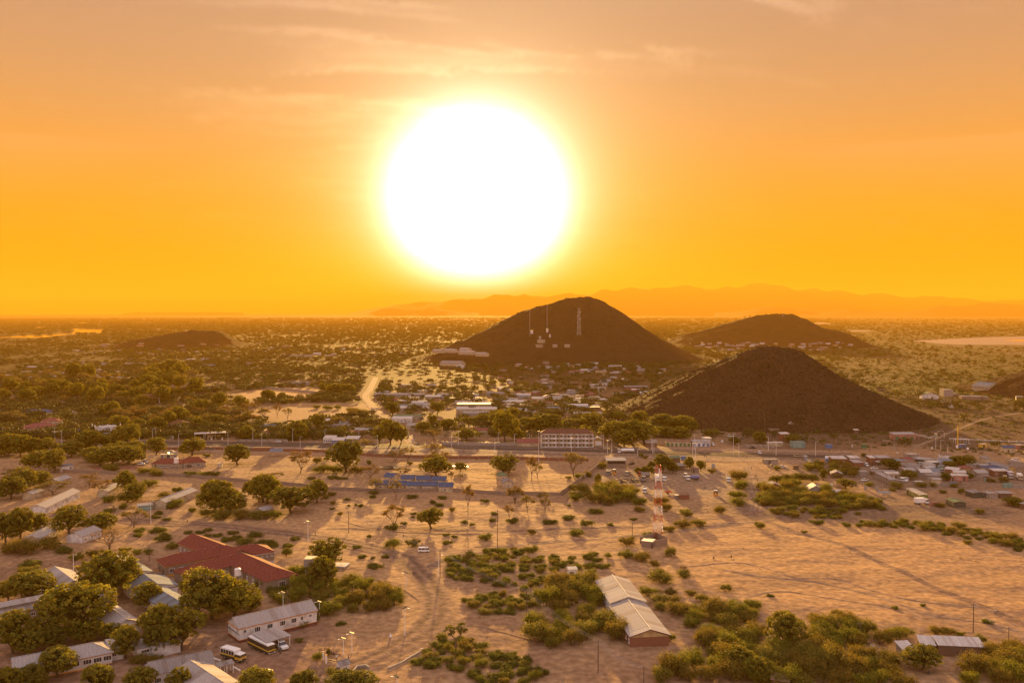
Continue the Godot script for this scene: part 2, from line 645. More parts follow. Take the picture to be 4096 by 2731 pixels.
func ridge_trees() -> void:
	for r in [["k", 25, 268], ["k", 330, 198], ["k", 408, 158], ["k", 568, 98], ["k", 430, 152], ["k", 972, 182], ["k", 1105, 270], ["k", 1935, 300], ["k", 2020, 275], ["k", 2095, 255], ["k", 2140, 250], ["k", 2280, 238], ["k", 2325, 235], ["k", 1745, 345], ["k", 1880, 315], ["l", 150, 236], ["l", 195, 236], ["l", 242, 233], ["j", 2165, 272], ["j", 2005, 350], ["j", 2095, 310], ["i", 1245, 412], ["h", 1020, 72]]:
		var at := on_land(P(r[0], r[1], r[2]) + Vector2(0, 4))
		plant("A", at, 24.0 * 0.46769 * mpp(at), 20.0 * 0.46769 * mpp(at))

func stone_mesh() -> ArrayMesh:
	var b := Builder.new()
	var pts := []
	var r := RandomNumberGenerator.new()
	r.seed = 4
	for j in 4:
		for i in 6:
			var el := (j / 3.0 - 0.5) * PI
			var az := i / 6.0 * TAU
			pts.append(Vector3(cos(az) * cos(el), sin(el), sin(az) * cos(el)) * r.randf_range(0.75, 1.1))
	for j in 3:
		for i in 6:
			var a: int = j * 6 + i
			var d: int = j * 6 + (i + 1) % 6
			b.quad(pts[a], pts[a + 6], pts[d + 6], pts[d])
	return b.mesh(true)

func multi(called: String, m: Mesh, material: Material, where: Array, colours: Array, label: String, category: String) -> MultiMeshInstance3D:
	var mm := MultiMesh.new()
	mm.transform_format = MultiMesh.TRANSFORM_3D
	mm.use_colors = true
	mm.mesh = m
	mm.instance_count = where.size()
	for i in where.size():
		mm.set_instance_transform(i, where[i])
		mm.set_instance_color(i, colours[rng.randi() % colours.size()])
	var o := MultiMeshInstance3D.new()
	o.name = numbered(called)
	o.multimesh = mm
	o.material_override = material
	add_child(o)
	tag(o, label, category, "", "stuff")
	return o

# soil colours of the plain, one with slope shade painted in; patches as the photograph lays them out
var soils := []

func soil(win: String, x: float, y: float, rx: float, ry: float, c: Color, strength := 1.0) -> void:
	var p := G(win, x, y)
	var far := G(win, x, y - ry)
	var nearp := G(win, x, y + ry)
	soils.append([p.x, (far.z + nearp.z) * 0.5, rx * WIN[win][2] * mpp(p), absf(far.z - nearp.z) * 0.5, c, strength])

func soil_at(x: float, z: float) -> Color:
	var d := -z
	var b := n_big.get_noise_2d(x, z)
	var m := n_mid.get_noise_2d(x + 500.0, z)
	var f := n_fine.get_noise_2d(x * 0.6, z * 2.0)
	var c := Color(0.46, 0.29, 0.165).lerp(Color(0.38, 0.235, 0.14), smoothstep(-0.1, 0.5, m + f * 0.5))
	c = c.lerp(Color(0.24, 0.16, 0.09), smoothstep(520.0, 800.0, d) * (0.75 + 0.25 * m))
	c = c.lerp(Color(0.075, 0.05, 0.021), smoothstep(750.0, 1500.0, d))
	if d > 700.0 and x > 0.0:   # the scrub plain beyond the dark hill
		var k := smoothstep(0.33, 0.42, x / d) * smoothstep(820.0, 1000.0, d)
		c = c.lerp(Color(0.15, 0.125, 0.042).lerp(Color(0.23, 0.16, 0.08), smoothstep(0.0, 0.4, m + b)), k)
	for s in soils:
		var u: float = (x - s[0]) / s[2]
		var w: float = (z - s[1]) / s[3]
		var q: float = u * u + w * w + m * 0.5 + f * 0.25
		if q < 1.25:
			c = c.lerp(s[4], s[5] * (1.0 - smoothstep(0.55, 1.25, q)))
	var t := 1.0 + f * 0.16 + m * 0.10
	return Color(c.r * t, c.g * t, c.b * t)

func make_ground() -> void:
	var sand := Color(0.52, 0.325, 0.175)
	var bright := Color(0.55, 0.335, 0.17)
	var brown := Color(0.30, 0.18, 0.12)
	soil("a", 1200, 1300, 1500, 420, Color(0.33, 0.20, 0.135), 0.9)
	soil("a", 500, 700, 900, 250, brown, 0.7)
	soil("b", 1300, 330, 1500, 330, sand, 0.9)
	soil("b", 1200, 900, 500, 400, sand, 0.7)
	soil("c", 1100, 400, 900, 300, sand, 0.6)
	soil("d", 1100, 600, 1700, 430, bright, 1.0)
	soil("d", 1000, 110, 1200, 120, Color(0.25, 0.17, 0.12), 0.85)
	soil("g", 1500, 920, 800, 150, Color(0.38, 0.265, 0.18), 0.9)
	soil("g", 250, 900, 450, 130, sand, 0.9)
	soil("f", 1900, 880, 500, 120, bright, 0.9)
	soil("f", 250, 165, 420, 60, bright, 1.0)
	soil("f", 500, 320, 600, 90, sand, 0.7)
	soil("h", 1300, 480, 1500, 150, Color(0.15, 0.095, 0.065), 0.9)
	soil("h", 1900, 330, 900, 190, Color(0.12, 0.078, 0.05), 0.9)  # brown rocky soil, painted darker for the shade of a slope facing away from the sun
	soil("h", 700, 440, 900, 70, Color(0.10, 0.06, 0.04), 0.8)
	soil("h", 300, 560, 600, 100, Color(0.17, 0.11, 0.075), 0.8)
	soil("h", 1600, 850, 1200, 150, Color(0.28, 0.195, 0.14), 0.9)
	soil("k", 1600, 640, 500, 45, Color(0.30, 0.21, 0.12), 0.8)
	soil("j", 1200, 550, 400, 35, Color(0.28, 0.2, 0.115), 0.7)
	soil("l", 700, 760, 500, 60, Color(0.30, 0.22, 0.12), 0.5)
	var angs := []
	for i in 281:
		angs.append(deg_to_rad(-34.0 + 68.0 * i / 280.0))
	for i in range(1, 30):
		angs.append(deg_to_rad(34.0 + 292.0 * i / 30.0))
	var rads := [0.5, 60.0, 120.0, 170.0]
	var r := 205.0
	while r < 42000.0:
		rads.append(r)
		r += maxf(1.5, (r - 520.0) * 0.0115)
	var v := PackedVector3Array()
	var c := PackedColorArray()
	for rr in rads:
		for a in angs:
			var x: float = sin(a) * rr
			var z: float = -cos(a) * rr
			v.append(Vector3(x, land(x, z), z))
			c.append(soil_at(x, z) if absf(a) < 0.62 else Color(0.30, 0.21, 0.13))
	var m := mat("plain_soil", Color(1, 1, 1), 0.96, 0.0, noise_tex(42, 0.014, Color(0.70, 0.68, 0.66), Color(1, 1, 1), 1024, 6), 0.021, bump_tex(43, 0.012, 7.0, 1024), 0.45)
	m.uv1_world_triplanar = true
	m.metallic_specular = 0.12
	m.vertex_color_use_as_albedo = true
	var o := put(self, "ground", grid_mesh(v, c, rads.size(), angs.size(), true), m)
	tag(o, "", "", "", "structure")
	print("ground ", rads.size(), " x ", angs.size())

var road_points := []

# a strip of road along pixel points; width in metres
func road(called: String, win: String, pts: Array, width: float, c: Color, lift := 0.07, ragged := 0.0, surface: Material = null) -> MeshInstance3D:
	var curve := Curve3D.new()
	var ps := []
	for p in pts:
		var q := G(win, p[0], p[1])
		ps.append(q)
	for i in ps.size():
		var t: Vector3 = (ps[mini(i + 1, ps.size() - 1)] - ps[maxi(i - 1, 0)]) * 0.17
		curve.add_point(ps[i], -t, t)
	for q in curve.tessellate_even_length(5, 8.0):
		road_points.append(Vector3(q.x, width, q.z))
	var length := curve.get_baked_length()
	var n := clampi(int(length / 1.6), 8, 700)
	var cols := clampi(int(width / 0.8) + 1, 5, 25)
	var v := PackedVector3Array()
	var cc := PackedColorArray()
	for i in n + 1:
		var s := length * i / n
		var p := curve.sample_baked(s)
		var q := curve.sample_baked(minf(s + 1.0, length))
		var e := curve.sample_baked(maxf(s - 1.0, 0.0))
		var side := Vector3(-(q.z - e.z), 0, q.x - e.x).normalized()
		var wl := width * 0.5 * (1.0 + ragged * n_fine.get_noise_2d(s * 0.5, 3.0))
		var wr := width * 0.5 * (1.0 + ragged * n_fine.get_noise_2d(s * 0.5, 90.0))
		for k in cols:
			var u := k / float(cols - 1) * 2.0 - 1.0
			var at := p + side * (u * (wr if u > 0 else wl))
			var tracks := 0.0
			if ragged > 0.0:   # wheel ruts
				tracks = 0.055 * cos(u * 9.0 + n_mid.get_noise_2d(s * 0.6, 0) * 2.0) * (1.0 - u * u)
			at.y = land(at.x, at.z) + lift * (1.0 - 0.8 * pow(absf(u), 8.0) * float(ragged > 0.0)) + tracks
			v.append(at)
			var t2 := 1.0 + n_fine.get_noise_2d(at.x * 1.2, at.z * 1.2) * 0.18 + (0.22 * cos(u * 9.0 + n_mid.get_noise_2d(s * 0.6, 0) * 2.0) if ragged > 0.0 else 0.0)
			var col := Color(c.r * t2, c.g * t2, c.b * t2)
			cc.append(col.lerp(soil_at(at.x, at.z), smoothstep(0.6, 1.0, absf(u)) if ragged > 0.0 else 0.0))
	var o := put(self, called, grid_mesh(v, cc, n + 1, cols), surface if surface else mats["plain_soil"])
	tag(o, "", "", "", "structure")
	return o

func make_roads() -> void:
	var tar := mat("worn_asphalt", Color(1, 1, 1), 0.85, 0.0, noise_tex(51, 0.03, Color(0.75, 0.74, 0.73), Color(1, 1, 1), 256, 4), 0.15, tex_bump, 0.3)
	tar.uv1_world_triplanar = true
	tar.metallic_specular = 0.12
	tar.vertex_color_use_as_albedo = true
	var dirt := Color(0.30, 0.19, 0.13)
	road("dirt_road", "b", MAIN_ROAD, 11.5, dirt, 0.16, 0.35)
	road("dirt_track", "b", [[1350, 590], [1480, 530], [1620, 488], [1800, 448], [1980, 410], [2300, 370], [2900, 330], [3500, 260], [3960, 210]], 5.5, dirt.lightened(0.03), 0.06, 0.5)
	road("dirt_track", "b", [[600, 262], [1100, 262], [1500, 268], [2000, 280], [2600, 262], [3000, 250]], 5.0, dirt, 0.055, 0.6)
	road("dirt_track", "c", [[2000, 130], [2010, 60], [1990, 0], [1960, -110], [1930, -210]], 6.5, Color(0.36, 0.24, 0.17), 0.09, 0.3)
	road("dirt_track", "d", [[240, 130], [330, 200], [520, 280], [900, 380], [1300, 560], [1700, 740], [2100, 900], [2500, 1080]], 5.0, dirt, 0.05, 0.7)
	road("dirt_track", "d", [[0, 590], [300, 640], [700, 680], [1100, 760], [1600, 930], [2100, 1010], [2500, 1120]], 2.2, Color(0.33, 0.225, 0.16), 0.045, 0.7)
	road("dirt_track", "d", [[-300, 560], [100, 530], [380, 590], [560, 650], [900, 660], [1150, 740], [1500, 830], [2000, 880]], 1.6, Color(0.32, 0.215, 0.155), 0.05, 0.8)
	road("dirt_track", "d", [[160, 800], [420, 750], [800, 800], [1300, 880], [1700, 960]], 1.8, Color(0.30, 0.2, 0.145), 0.045, 0.8)
	for tr in [["b", [[650, 640], [900, 655], [1150, 720], [1330, 830]]], ["b", [[760, 215], [1000, 270], [1400, 300], [1800, 300]]], ["b", [[1500, 1060], [1700, 1030], [1950, 1070], [2300, 1160]]], ["c", [[950, 335], [700, 350], [300, 385], [-200, 410]]], ["c", [[1300, 150], [1600, 190], [1900, 160]]], ["b", [[500, 360], [760, 420], [1050, 470], [1240, 560], [1340, 700]]]]:
		road("dirt_track", tr[0], tr[1], 1.1, Color(0.27, 0.17, 0.115), 0.07, 0.6)
	road("town_road", "f", [[1420, 640], [1360, 560], [1270, 440], [1170, 365], [1080, 310], [1030, 250], [985, 185], [1020, 130], [1050, 70], [1075, 20]], 9.0, Color(0.52, 0.37, 0.23), 0.28, 0.12)
	road("verge", "f", [[-2200, 605], [-1000, 600], [0, 612], [1000, 632], [2000, 643], [2900, 655], [3600, 668], [4600, 690], [5200, 702]], 62.0, Color(0.36, 0.245, 0.17), 0.2, 0.05)
	road("highway", "f", [[-2200, 592], [-1000, 588], [0, 600], [1000, 618], [2000, 628], [2900, 650], [3600, 668], [4600, 692], [5200, 705]], 12.0, Color(0.12, 0.09, 0.075), 0.32, 0.0, tar)
	road("service_road", "f", [[-2200, 575], [-1000, 570], [0, 580], [1000, 596], [2000, 604], [2900, 622], [3300, 640]], 8.0, Color(0.15, 0.112, 0.092), 0.31, 0.0, tar)
	for off in [612, 638, 649]:
		road("kerb", "f", [[-1000, off - 22], [0, off - 10], [1000, off + 8], [2000, off + 15], [2700, off + 24]], 0.7, Color(0.55, 0.47, 0.40), 0.45, 0.0, tar)
	road("hill_track", "h", [[1380, 640], [1480, 590], [1600, 545], [1700, 500], [1850, 440], [2050, 370], [2352, 320]], 4.0, Color(0.33, 0.235, 0.16), 0.08, 0.3)


# ---------------------------------------------------------------- plants

func leaf_mat(called: String, c: Color, back := 0.85) -> StandardMaterial3D:
	if mats.has(called):
		return mats[called]
	var m := StandardMaterial3D.new()
	m.resource_name = called
	m.albedo_color = c.linear_to_srgb()
	m.roughness = 0.7
	m.metallic_specular = 0.25
	m.vertex_color_use_as_albedo = true
	m.backlight_enabled = true
	m.backlight = Color(back, back * 0.95, back * 0.5).linear_to_srgb()
	m.cull_mode = BaseMaterial3D.CULL_DISABLED
	mats[called] = m
	return m

func leaf(b: Builder, r: RandomNumberGenerator, p: Vector3, out: Vector3, size: float, slim := 0.36, wild := 0.55) -> void:
	var n := (out + Vector3(r.randfn(), r.randfn(), r.randfn()) * wild).normalized()
	var u := n.cross(Vector3(r.randfn(), r.randfn(), r.randfn())).normalized()
	var w := n.cross(u)
	var s := size * r.randf_range(0.7, 1.3)
	b.quad(p - u * s * 0.5, p - w * s * slim, p + u * s * 0.5, p + w * s * slim)

func shrub_far_mesh(seed_: int) -> ArrayMesh:
	var r := RandomNumberGenerator.new()
	r.seed = seed_
	var b := Builder.new()
	for i in 80:
		var d := Vector3(r.randfn(), absf(r.randfn()), r.randfn()).normalized()
		var p := d * r.randf_range(0.55, 1.0) * Vector3(1, 0.75, 1)
		var t := r.randf_range(0.75, 1.2)
		b.colour = Color(t, t, t)
		leaf(b, r, p, d, 0.33)
	return b.mesh(true)

func tone(b: Builder, r: RandomNumberGenerator, c: Color, spread := 0.25) -> void:
	var t := r.randf_range(1.0 - spread, 1.0 + spread)
	var y := r.randf_range(0.9, 1.15)
	b.colour = Color(c.r * t * y, c.g * t, c.b * t)

# rounded, knobbly crown of a neem, 8 m tall and 8 m wide: lobes set with rosettes of leaves, limbs inside
func neem_meshes(seed_: int) -> Array:
	var r := RandomNumberGenerator.new()
	r.seed = seed_
	var b := Builder.new()
	var t := Builder.new()
	var fork := Vector3(r.randf_range(-0.3, 0.3), r.randf_range(1.0, 1.5), r.randf_range(-0.3, 0.3))
	t.tube(Vector3.ZERO, fork, 0.3, 0.22, 7)
	var lobes := []
	var n := r.randi_range(9, 12)
	for i in n:
		var az := TAU * i / n + r.randf_range(-0.35, 0.35)
		var up := r.randf_range(-0.35, 0.95)
		var out := r.randf_range(1.3, 2.5) * sqrt(maxf(0.15, 1.0 - up * up * 0.8))
		lobes.append([Vector3(cos(az) * out, 4.0 + up * 2.4, sin(az) * out), r.randf_range(1.45, 2.1)])
	lobes.append([Vector3(r.randf_range(-0.6, 0.6), 6.0, r.randf_range(-0.6, 0.6)), 1.7])
	for l in lobes:
		t.tube(fork, l[0] + Vector3(0, -0.5, 0), 0.15, 0.05, 5, false)
		var k := int(26.0 * l[1] * l[1] / 2.2)
		for i in k:
			var d := Vector3(r.randfn(), r.randfn() + 0.25, r.randfn()).normalized()
			var p: Vector3 = l[0] + d * l[1] * r.randf_range(0.82, 1.08)
			var hidden := false
			for q in lobes:
				if q != l and p.distance_to(q[0]) < q[1] * 0.8:
					hidden = true
			if hidden:
				continue
			tone(b, r, Color(0.20, 0.18, 0.026), 0.4)
			for j in 20:
				var e := (Vector3(r.randfn(), r.randfn(), r.randfn()).normalized() + d * 0.5).normalized()
				leaf(b, r, p + e * r.randf_range(0.2, 0.62), e, 0.42, 0.3)
		b.colour = Color(0.05, 0.048, 0.012)  # inner leaves coloured dark: the shade inside the crown is painted in
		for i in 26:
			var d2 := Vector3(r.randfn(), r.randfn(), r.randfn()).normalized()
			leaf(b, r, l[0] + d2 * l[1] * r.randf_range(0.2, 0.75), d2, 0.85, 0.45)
	return [t.mesh(), b.mesh(true)]

func limb(t: Builder, r: RandomNumberGenerator, a: Vector3, d: Vector3, length: float, rad: float, deep: int, tips: Array) -> void:
	var mid := a + d * length * 0.5 + Vector3(r.randfn(), r.randfn() * 0.3, r.randfn()) * length * 0.06
	var end := a + d * length + Vector3(r.randfn(), 0, r.randfn()) * length * 0.08
	t.tube(a, mid, rad, rad * 0.8, 5 if deep > 1 else 3, false)
	t.tube(mid, end, rad * 0.8, rad * 0.55, 5 if deep > 1 else 3, false)
	if deep == 0:
		tips.append(end)
		return
	var n := r.randi_range(2, 3)
	for i in n:
		var az := r.randf() * TAU
		var e := (d + Vector3(cos(az), r.randf_range(-0.15, 0.12), sin(az)) * 0.62).normalized()
		if e.y < 0.12:
			e.y = 0.12
		limb(t, r, end, e.normalized(), length * r.randf_range(0.55, 0.8), rad * 0.6, deep - 1, tips)

# umbrella acacia, about 7 m tall and 9 m wide: limbs fan out of a short trunk to a flat, thin canopy
func acacia_meshes(seed_: int, leaves: int, c: Color) -> Array:
	var r := RandomNumberGenerator.new()
	r.seed = seed_
	var b := Builder.new()
	var t := Builder.new()
	var tips := []
	var fork := Vector3(r.randfn() * 0.2, r.randf_range(0.9, 2.2), r.randfn() * 0.2)
	t.tube(Vector3.ZERO, fork, 0.2, 0.16, 6)
	var n := r.randi_range(5, 7)
	for i in n:
		var az := TAU * i / n + r.randf_range(-0.4, 0.4)
		var lean := r.randf_range(0.35, 1.0)
		limb(t, r, fork, Vector3(cos(az) * lean, 1.0, sin(az) * lean).normalized(), r.randf_range(1.9, 2.5), 0.1, 3, tips)
	for p in tips:
		var q: Vector3 = p
		if leaves > 0:
			tone(b, r, c, 0.3)
			for j in leaves:
				var o := Vector3(r.randfn() * 0.48, r.randfn() * 0.12 + 0.1, r.randfn() * 0.48)
				leaf(b, r, q + o, Vector3(o.x * 0.4, 1, o.z * 0.4).normalized(), 0.38, 0.3, 0.8)
		for j in 3:
			var e := Vector3(r.randfn(), r.randf_range(0.1, 0.7), r.randfn()).normalized()
			t.tube(q, q + e * r.randf_range(0.3, 0.7), 0.02, 0.008, 3, false)
	return [t.mesh(), b.mesh(true) if leaves > 0 else null]

# feathery thorn bush, 3.4 m tall and 5.5 m wide, branches down to the ground
func bush_mesh(seed_: int, c: Color, wide := 2.75, tall := 3.4, count := 3400, size := 0.27, lumps := 12, slim := 0.17) -> Array:
	var r := RandomNumberGenerator.new()
	r.seed = seed_
	var b := Builder.new()
	var t := Builder.new()
	var lobes := []
	for i in lumps:
		var az := TAU * i / lumps + r.randf_range(-0.5, 0.5)
		var out := r.randf_range(0.15, 0.72) * wide
		var rad := r.randf_range(0.24, 0.46) * wide
		lobes.append([Vector3(cos(az) * out, r.randf_range(0.3, 0.68) * tall, sin(az) * out), rad])
	for i in 14:
		var az2 := r.randf() * TAU
		var o := r.randf_range(0.3, 0.8) * wide
		t.tube(Vector3(cos(az2) * 0.25, 0, sin(az2) * 0.25), Vector3(cos(az2) * o, r.randf_range(0.4, 0.85) * tall, sin(az2) * o), 0.05, 0.015, 3, false)
	for i in count / 7:
		var l: Array = lobes[r.randi() % lumps]
		var d := Vector3(r.randfn(), r.randfn() * 0.8 + 0.3, r.randfn()).normalized()
		var p: Vector3 = l[0] + Vector3(d.x, d.y * tall / wide * 0.95, d.z) * l[1] * r.randf_range(0.7, 1.12)
		if p.y < 0.05:
			p.y = r.randf_range(0.05, 0.4)
		tone(b, r, c, 0.32)
		for j in 7:
			var o2 := Vector3(r.randfn(), r.randfn(), r.randfn()) * size * 0.85
			leaf(b, r, p + o2, (d + o2).normalized(), size, slim, 0.7)
	b.colour = Color(c.r * 0.6, c.g * 0.6, c.b * 0.6)  # deeper leaves get a darker colour, painting in the shade inside the bush
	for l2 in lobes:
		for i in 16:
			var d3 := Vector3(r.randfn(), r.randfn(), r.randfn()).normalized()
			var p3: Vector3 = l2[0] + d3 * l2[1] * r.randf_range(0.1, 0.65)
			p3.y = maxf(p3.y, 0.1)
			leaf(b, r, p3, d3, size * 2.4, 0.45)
	return [t.mesh(), b.mesh(true)]

# doum palm: trunk (forked or single), each end with a head of stiff fan leaves
func palm(win: String, x: float, y: float, top: float, forked: bool, label: String) -> Node3D:
	var at := G(win, x, y)
	var h: float = (y - top) * WIN[win][2] * mpp(at)
	var o := thing("doum_palm", label, "palm", ground_at(at))
	var wood := mat("palm_wood", Color(0.14, 0.10, 0.07), 0.9, 0.0, tex_grain, 1.0)
	var green := leaf_mat("palm_leaf", Color(1, 1, 1), 0.7)
	var heads := []
	var t := Builder.new()
	if forked:
		var f := Vector3(0.1, h * 0.42, 0)
		t.tube(Vector3.ZERO, f, 0.24, 0.2, 7)
		for s in [-1.0, 1.0]:
			var k := f + Vector3(s * h * 0.13, h * 0.12, 0.0)
			var e := k + Vector3(s * h * 0.06, h * (0.20 + 0.04 * s), 0.2 * s)
			t.tube(f, k, 0.19, 0.16, 7)
			t.tube(k, e, 0.16, 0.14, 7)
			heads.append(e)
	else:
		t.tube(Vector3.ZERO, Vector3(0.2, h * 0.72, 0), 0.2, 0.14, 7)
		heads.append(Vector3(0.2, h * 0.72, 0))
	put_b(o, "trunk", t, wood)
	var r := RandomNumberGenerator.new()
	r.seed = int(x)
	for e in heads:
		var b := Builder.new()
		for i in 30:
			var az := r.randf() * TAU
			var up := r.randf_range(-0.75, 1.0)
			var d := Vector3(cos(az) * sqrt(1.0 - up * up * 0.9), up, sin(az) * sqrt(1.0 - up * up * 0.9)).normalized()
			var stalk: Vector3 = e + d * 0.9
			b.colour = Color(0.13, 0.13, 0.03) if up > -0.3 else Color(0.16, 0.115, 0.045)
			b.tube(e, stalk, 0.03, 0.02, 3, false)
			var side := d.cross(Vector3.UP).normalized()
			var lift := side.cross(d)
			for j in 9:   # the fingers of one fan
				var a := (j - 4) * 0.27
				var f2 := (d * cos(a) + side * sin(a) + Vector3(0, -0.18, 0)).normalized()
				var wv := (side * cos(a) - d * sin(a)) * 0.075
				var tip := stalk + f2 * r.randf_range(1.0, 1.35) - Vector3(0, 0.12, 0)
				b.tri(stalk - wv * 0.3, stalk + f2 * 0.5 + wv + lift * 0.03, tip)
				b.tri(stalk - wv * 0.3, tip, stalk + f2 * 0.5 - wv)
		put_b(o, "crown", b, green, true)
	return o

func ground_at(p: Vector3) -> Vector3:
	return Vector3(p.x, maxf(land(p.x, p.z), hill_height(p.x, p.z)) - 0.03, p.z)

var kinds := {}

func make_kinds() -> void:
	var bark := mat("bark", Color(0.13, 0.095, 0.065), 0.95, 0.0, tex_grain, 0.8)
	var grey := mat("grey_bark", Color(0.17, 0.125, 0.08), 0.95, 0.0, tex_grain, 0.8)
	kinds["N"] = {"called": "neem_tree", "cat": "tree", "size": Vector2(8.0, 7.9), "meshes": [], "bark": bark, "leaf": [leaf_mat("neem_leaf", Color(1, 1, 1)), leaf_mat("neem_leaf_yellow", Color(1.25, 1.08, 0.9).clamp()), leaf_mat("neem_leaf_dark", Color(0.72, 0.76, 0.8))], "group": "leafy neem trees", "looks": ["rounded leafy tree", "yellowish leafy tree", "dark leafy tree"]}
	for i in 7:
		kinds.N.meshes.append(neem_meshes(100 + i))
	kinds["A"] = {"called": "acacia_tree", "cat": "tree", "size": Vector2(9.5, 7.0), "meshes": [], "bark": grey, "leaf": [leaf_mat("acacia_leaf", Color(1, 1, 1)), leaf_mat("acacia_leaf_brown", Color(1.0, 0.82, 0.8))], "group": "umbrella acacias", "looks": ["umbrella acacia with thin canopy", "brownish umbrella acacia"]}
	for i in 5:
		kinds.A.meshes.append(acacia_meshes(200 + i, 17, Color(0.20, 0.155, 0.045)))
	kinds["D"] = {"called": "bare_acacia", "cat": "tree", "size": Vector2(9.5, 7.0), "meshes": [acacia_meshes(231, 2, Color(0.2, 0.12, 0.05)), acacia_meshes(232, 1, Color(0.2, 0.12, 0.05))], "bark": grey, "leaf": [leaf_mat("acacia_leaf_brown", Color(1, 1, 1))], "group": "bare acacias", "looks": ["nearly bare fan-shaped acacia"]}
	kinds["B"] = {"called": "thorn_bush", "cat": "bush", "size": Vector2(5.5, 3.4), "meshes": [], "bark": grey, "leaf": [leaf_mat("bush_leaf", Color(1, 1, 1)), leaf_mat("bush_leaf_dry", Color(1.0, 0.86, 0.9)), leaf_mat("bush_leaf_fresh", Color(0.9, 1.0, 0.7))], "group": "thorn bushes", "looks": ["feathery olive thorn bush", "dry brownish thorn bush", "fresh green thorn bush"]}
	for i in 6:
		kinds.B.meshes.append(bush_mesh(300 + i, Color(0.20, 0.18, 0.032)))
	kinds["S"] = {"called": "low_shrub", "cat": "shrub", "size": Vector2(4.0, 1.5), "meshes": [], "bark": grey, "leaf": [leaf_mat("shrub_leaf", Color(1, 1, 1)), leaf_mat("shrub_leaf_dark", Color(0.75, 0.8, 0.8))], "group": "low mounded shrubs on the sand", "looks": ["low mounded green shrub", "dark low mounded shrub"]}
	for i in 4:
		kinds.S.meshes.append(bush_mesh(400 + i, Color(0.15, 0.155, 0.028), 2.0, 1.45, 1900, 0.19, 8, 0.34))

func true_size(mm: Array) -> Vector2:
	var box: AABB = mm[1].get_aabb() if mm[1] else mm[0].get_aabb()
	return Vector2((box.size.x + box.size.z) * 0.47, box.end.y * 0.97)

func plant(kind: String, at: Vector3, wide: float, tall: float) -> Node3D:
	var k: Dictionary = kinds[kind]
	var pick := rng.randi() % (k.meshes as Array).size()
	var mm: Array = k.meshes[pick]
	var look := rng.randi() % (k.leaf as Array).size()
	if kind == "N" and rng.randf() < 0.4:
		look = 0
	var called: String = k.called
	if kind == "B":
		called = ["thorn_bush", "dry_thorn_bush", "green_thorn_bush"][look]
	var o := thing(called, "", k.cat, ground_at(at), rng.randf() * TAU, k.group)
	var real := true_size(mm)
	o.scale = Vector3(wide / real.x, tall / real.y, wide / real.x)
	var tree := kind in ["N", "A", "D"]
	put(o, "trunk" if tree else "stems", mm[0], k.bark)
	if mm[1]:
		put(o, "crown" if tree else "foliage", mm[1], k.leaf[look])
	var how: String = k.looks[look]
	var size_word := ("tall " if tall > 8.0 else "small " if tall < 4.5 else "") if tree else ("large " if wide > 7.0 else "small " if wide < 3.0 else "")
	later(o, size_word + how)
	return o

# rows: kind, x, base y, top y, width, all in pixels of the window
func plants(win: String, text: String) -> void:
	for line in text.split(";"):
		var f := line.strip_edges().split(" ", false)
		if f.size() < 5:
			continue
		var at := G(win, float(f[1]), float(f[2]))
		var s: float = WIN[win][2] * mpp(at)
		var wide := float(f[4]) * s
		var tall := (float(f[2]) - float(f[3])) * s
		var kind: String = f[0]
		if kind in ["B", "S"]:
			# a low plant shows its top as well as its side: stand it in the middle of its footprint
			var slope := EYE / absf(at.z)
			tall = maxf(tall - wide * slope * 0.45, wide * (0.3 if kind == "S" else 0.42))
			at.z -= wide * 0.42
			at.x *= 1.0
		elif kind == "N":
			wide *= 1.16
			tall *= 1.08
		plant(kind, at, wide, tall)

# plants too thick to read one by one: filled into an outline at their own spacing
func thicket(win: String, outline: Array, n: int, mix_: String, w0: float, w1: float, ratio := 0.62) -> void:
	var poly := PackedVector2Array()
	var lo := Vector2(INF, INF)
	var hi := -lo
	for p in outline:
		var q := Vector2(p[0], p[1])
		poly.append(q)
		lo = lo.min(q)
		hi = hi.max(q)
	var got := []
	var tries := 0
	while got.size() < n and tries < n * 60:
		tries += 1
		var q2 := Vector2(rng.randf_range(lo.x, hi.x), rng.randf_range(lo.y, hi.y))
		if not Geometry2D.is_point_in_polygon(q2, poly):
			continue
		var at := G(win, q2.x, q2.y)
		var s: float = WIN[win][2] * mpp(at)
		var wide := rng.randf_range(w0, w1) * s
		var clash := false
		for g in got:
			if Vector2(at.x - g[0].x, at.z - g[0].z).length() < (wide + g[1]) * 0.33:
				clash = true
				break
		if clash and tries < n * 45:
			continue
		got.append([at, wide])
		var kind := mix_[rng.randi() % mix_.length()]
		var tall := wide * ratio * rng.randf_range(0.8, 1.2)
		if kind == "S":
			tall = wide * 0.36
		elif kind == "A":
			tall = wide * 0.75
		elif kind == "N":
			tall = wide * rng.randf_range(0.85, 1.1)
		plant(kind, at, wide, tall)

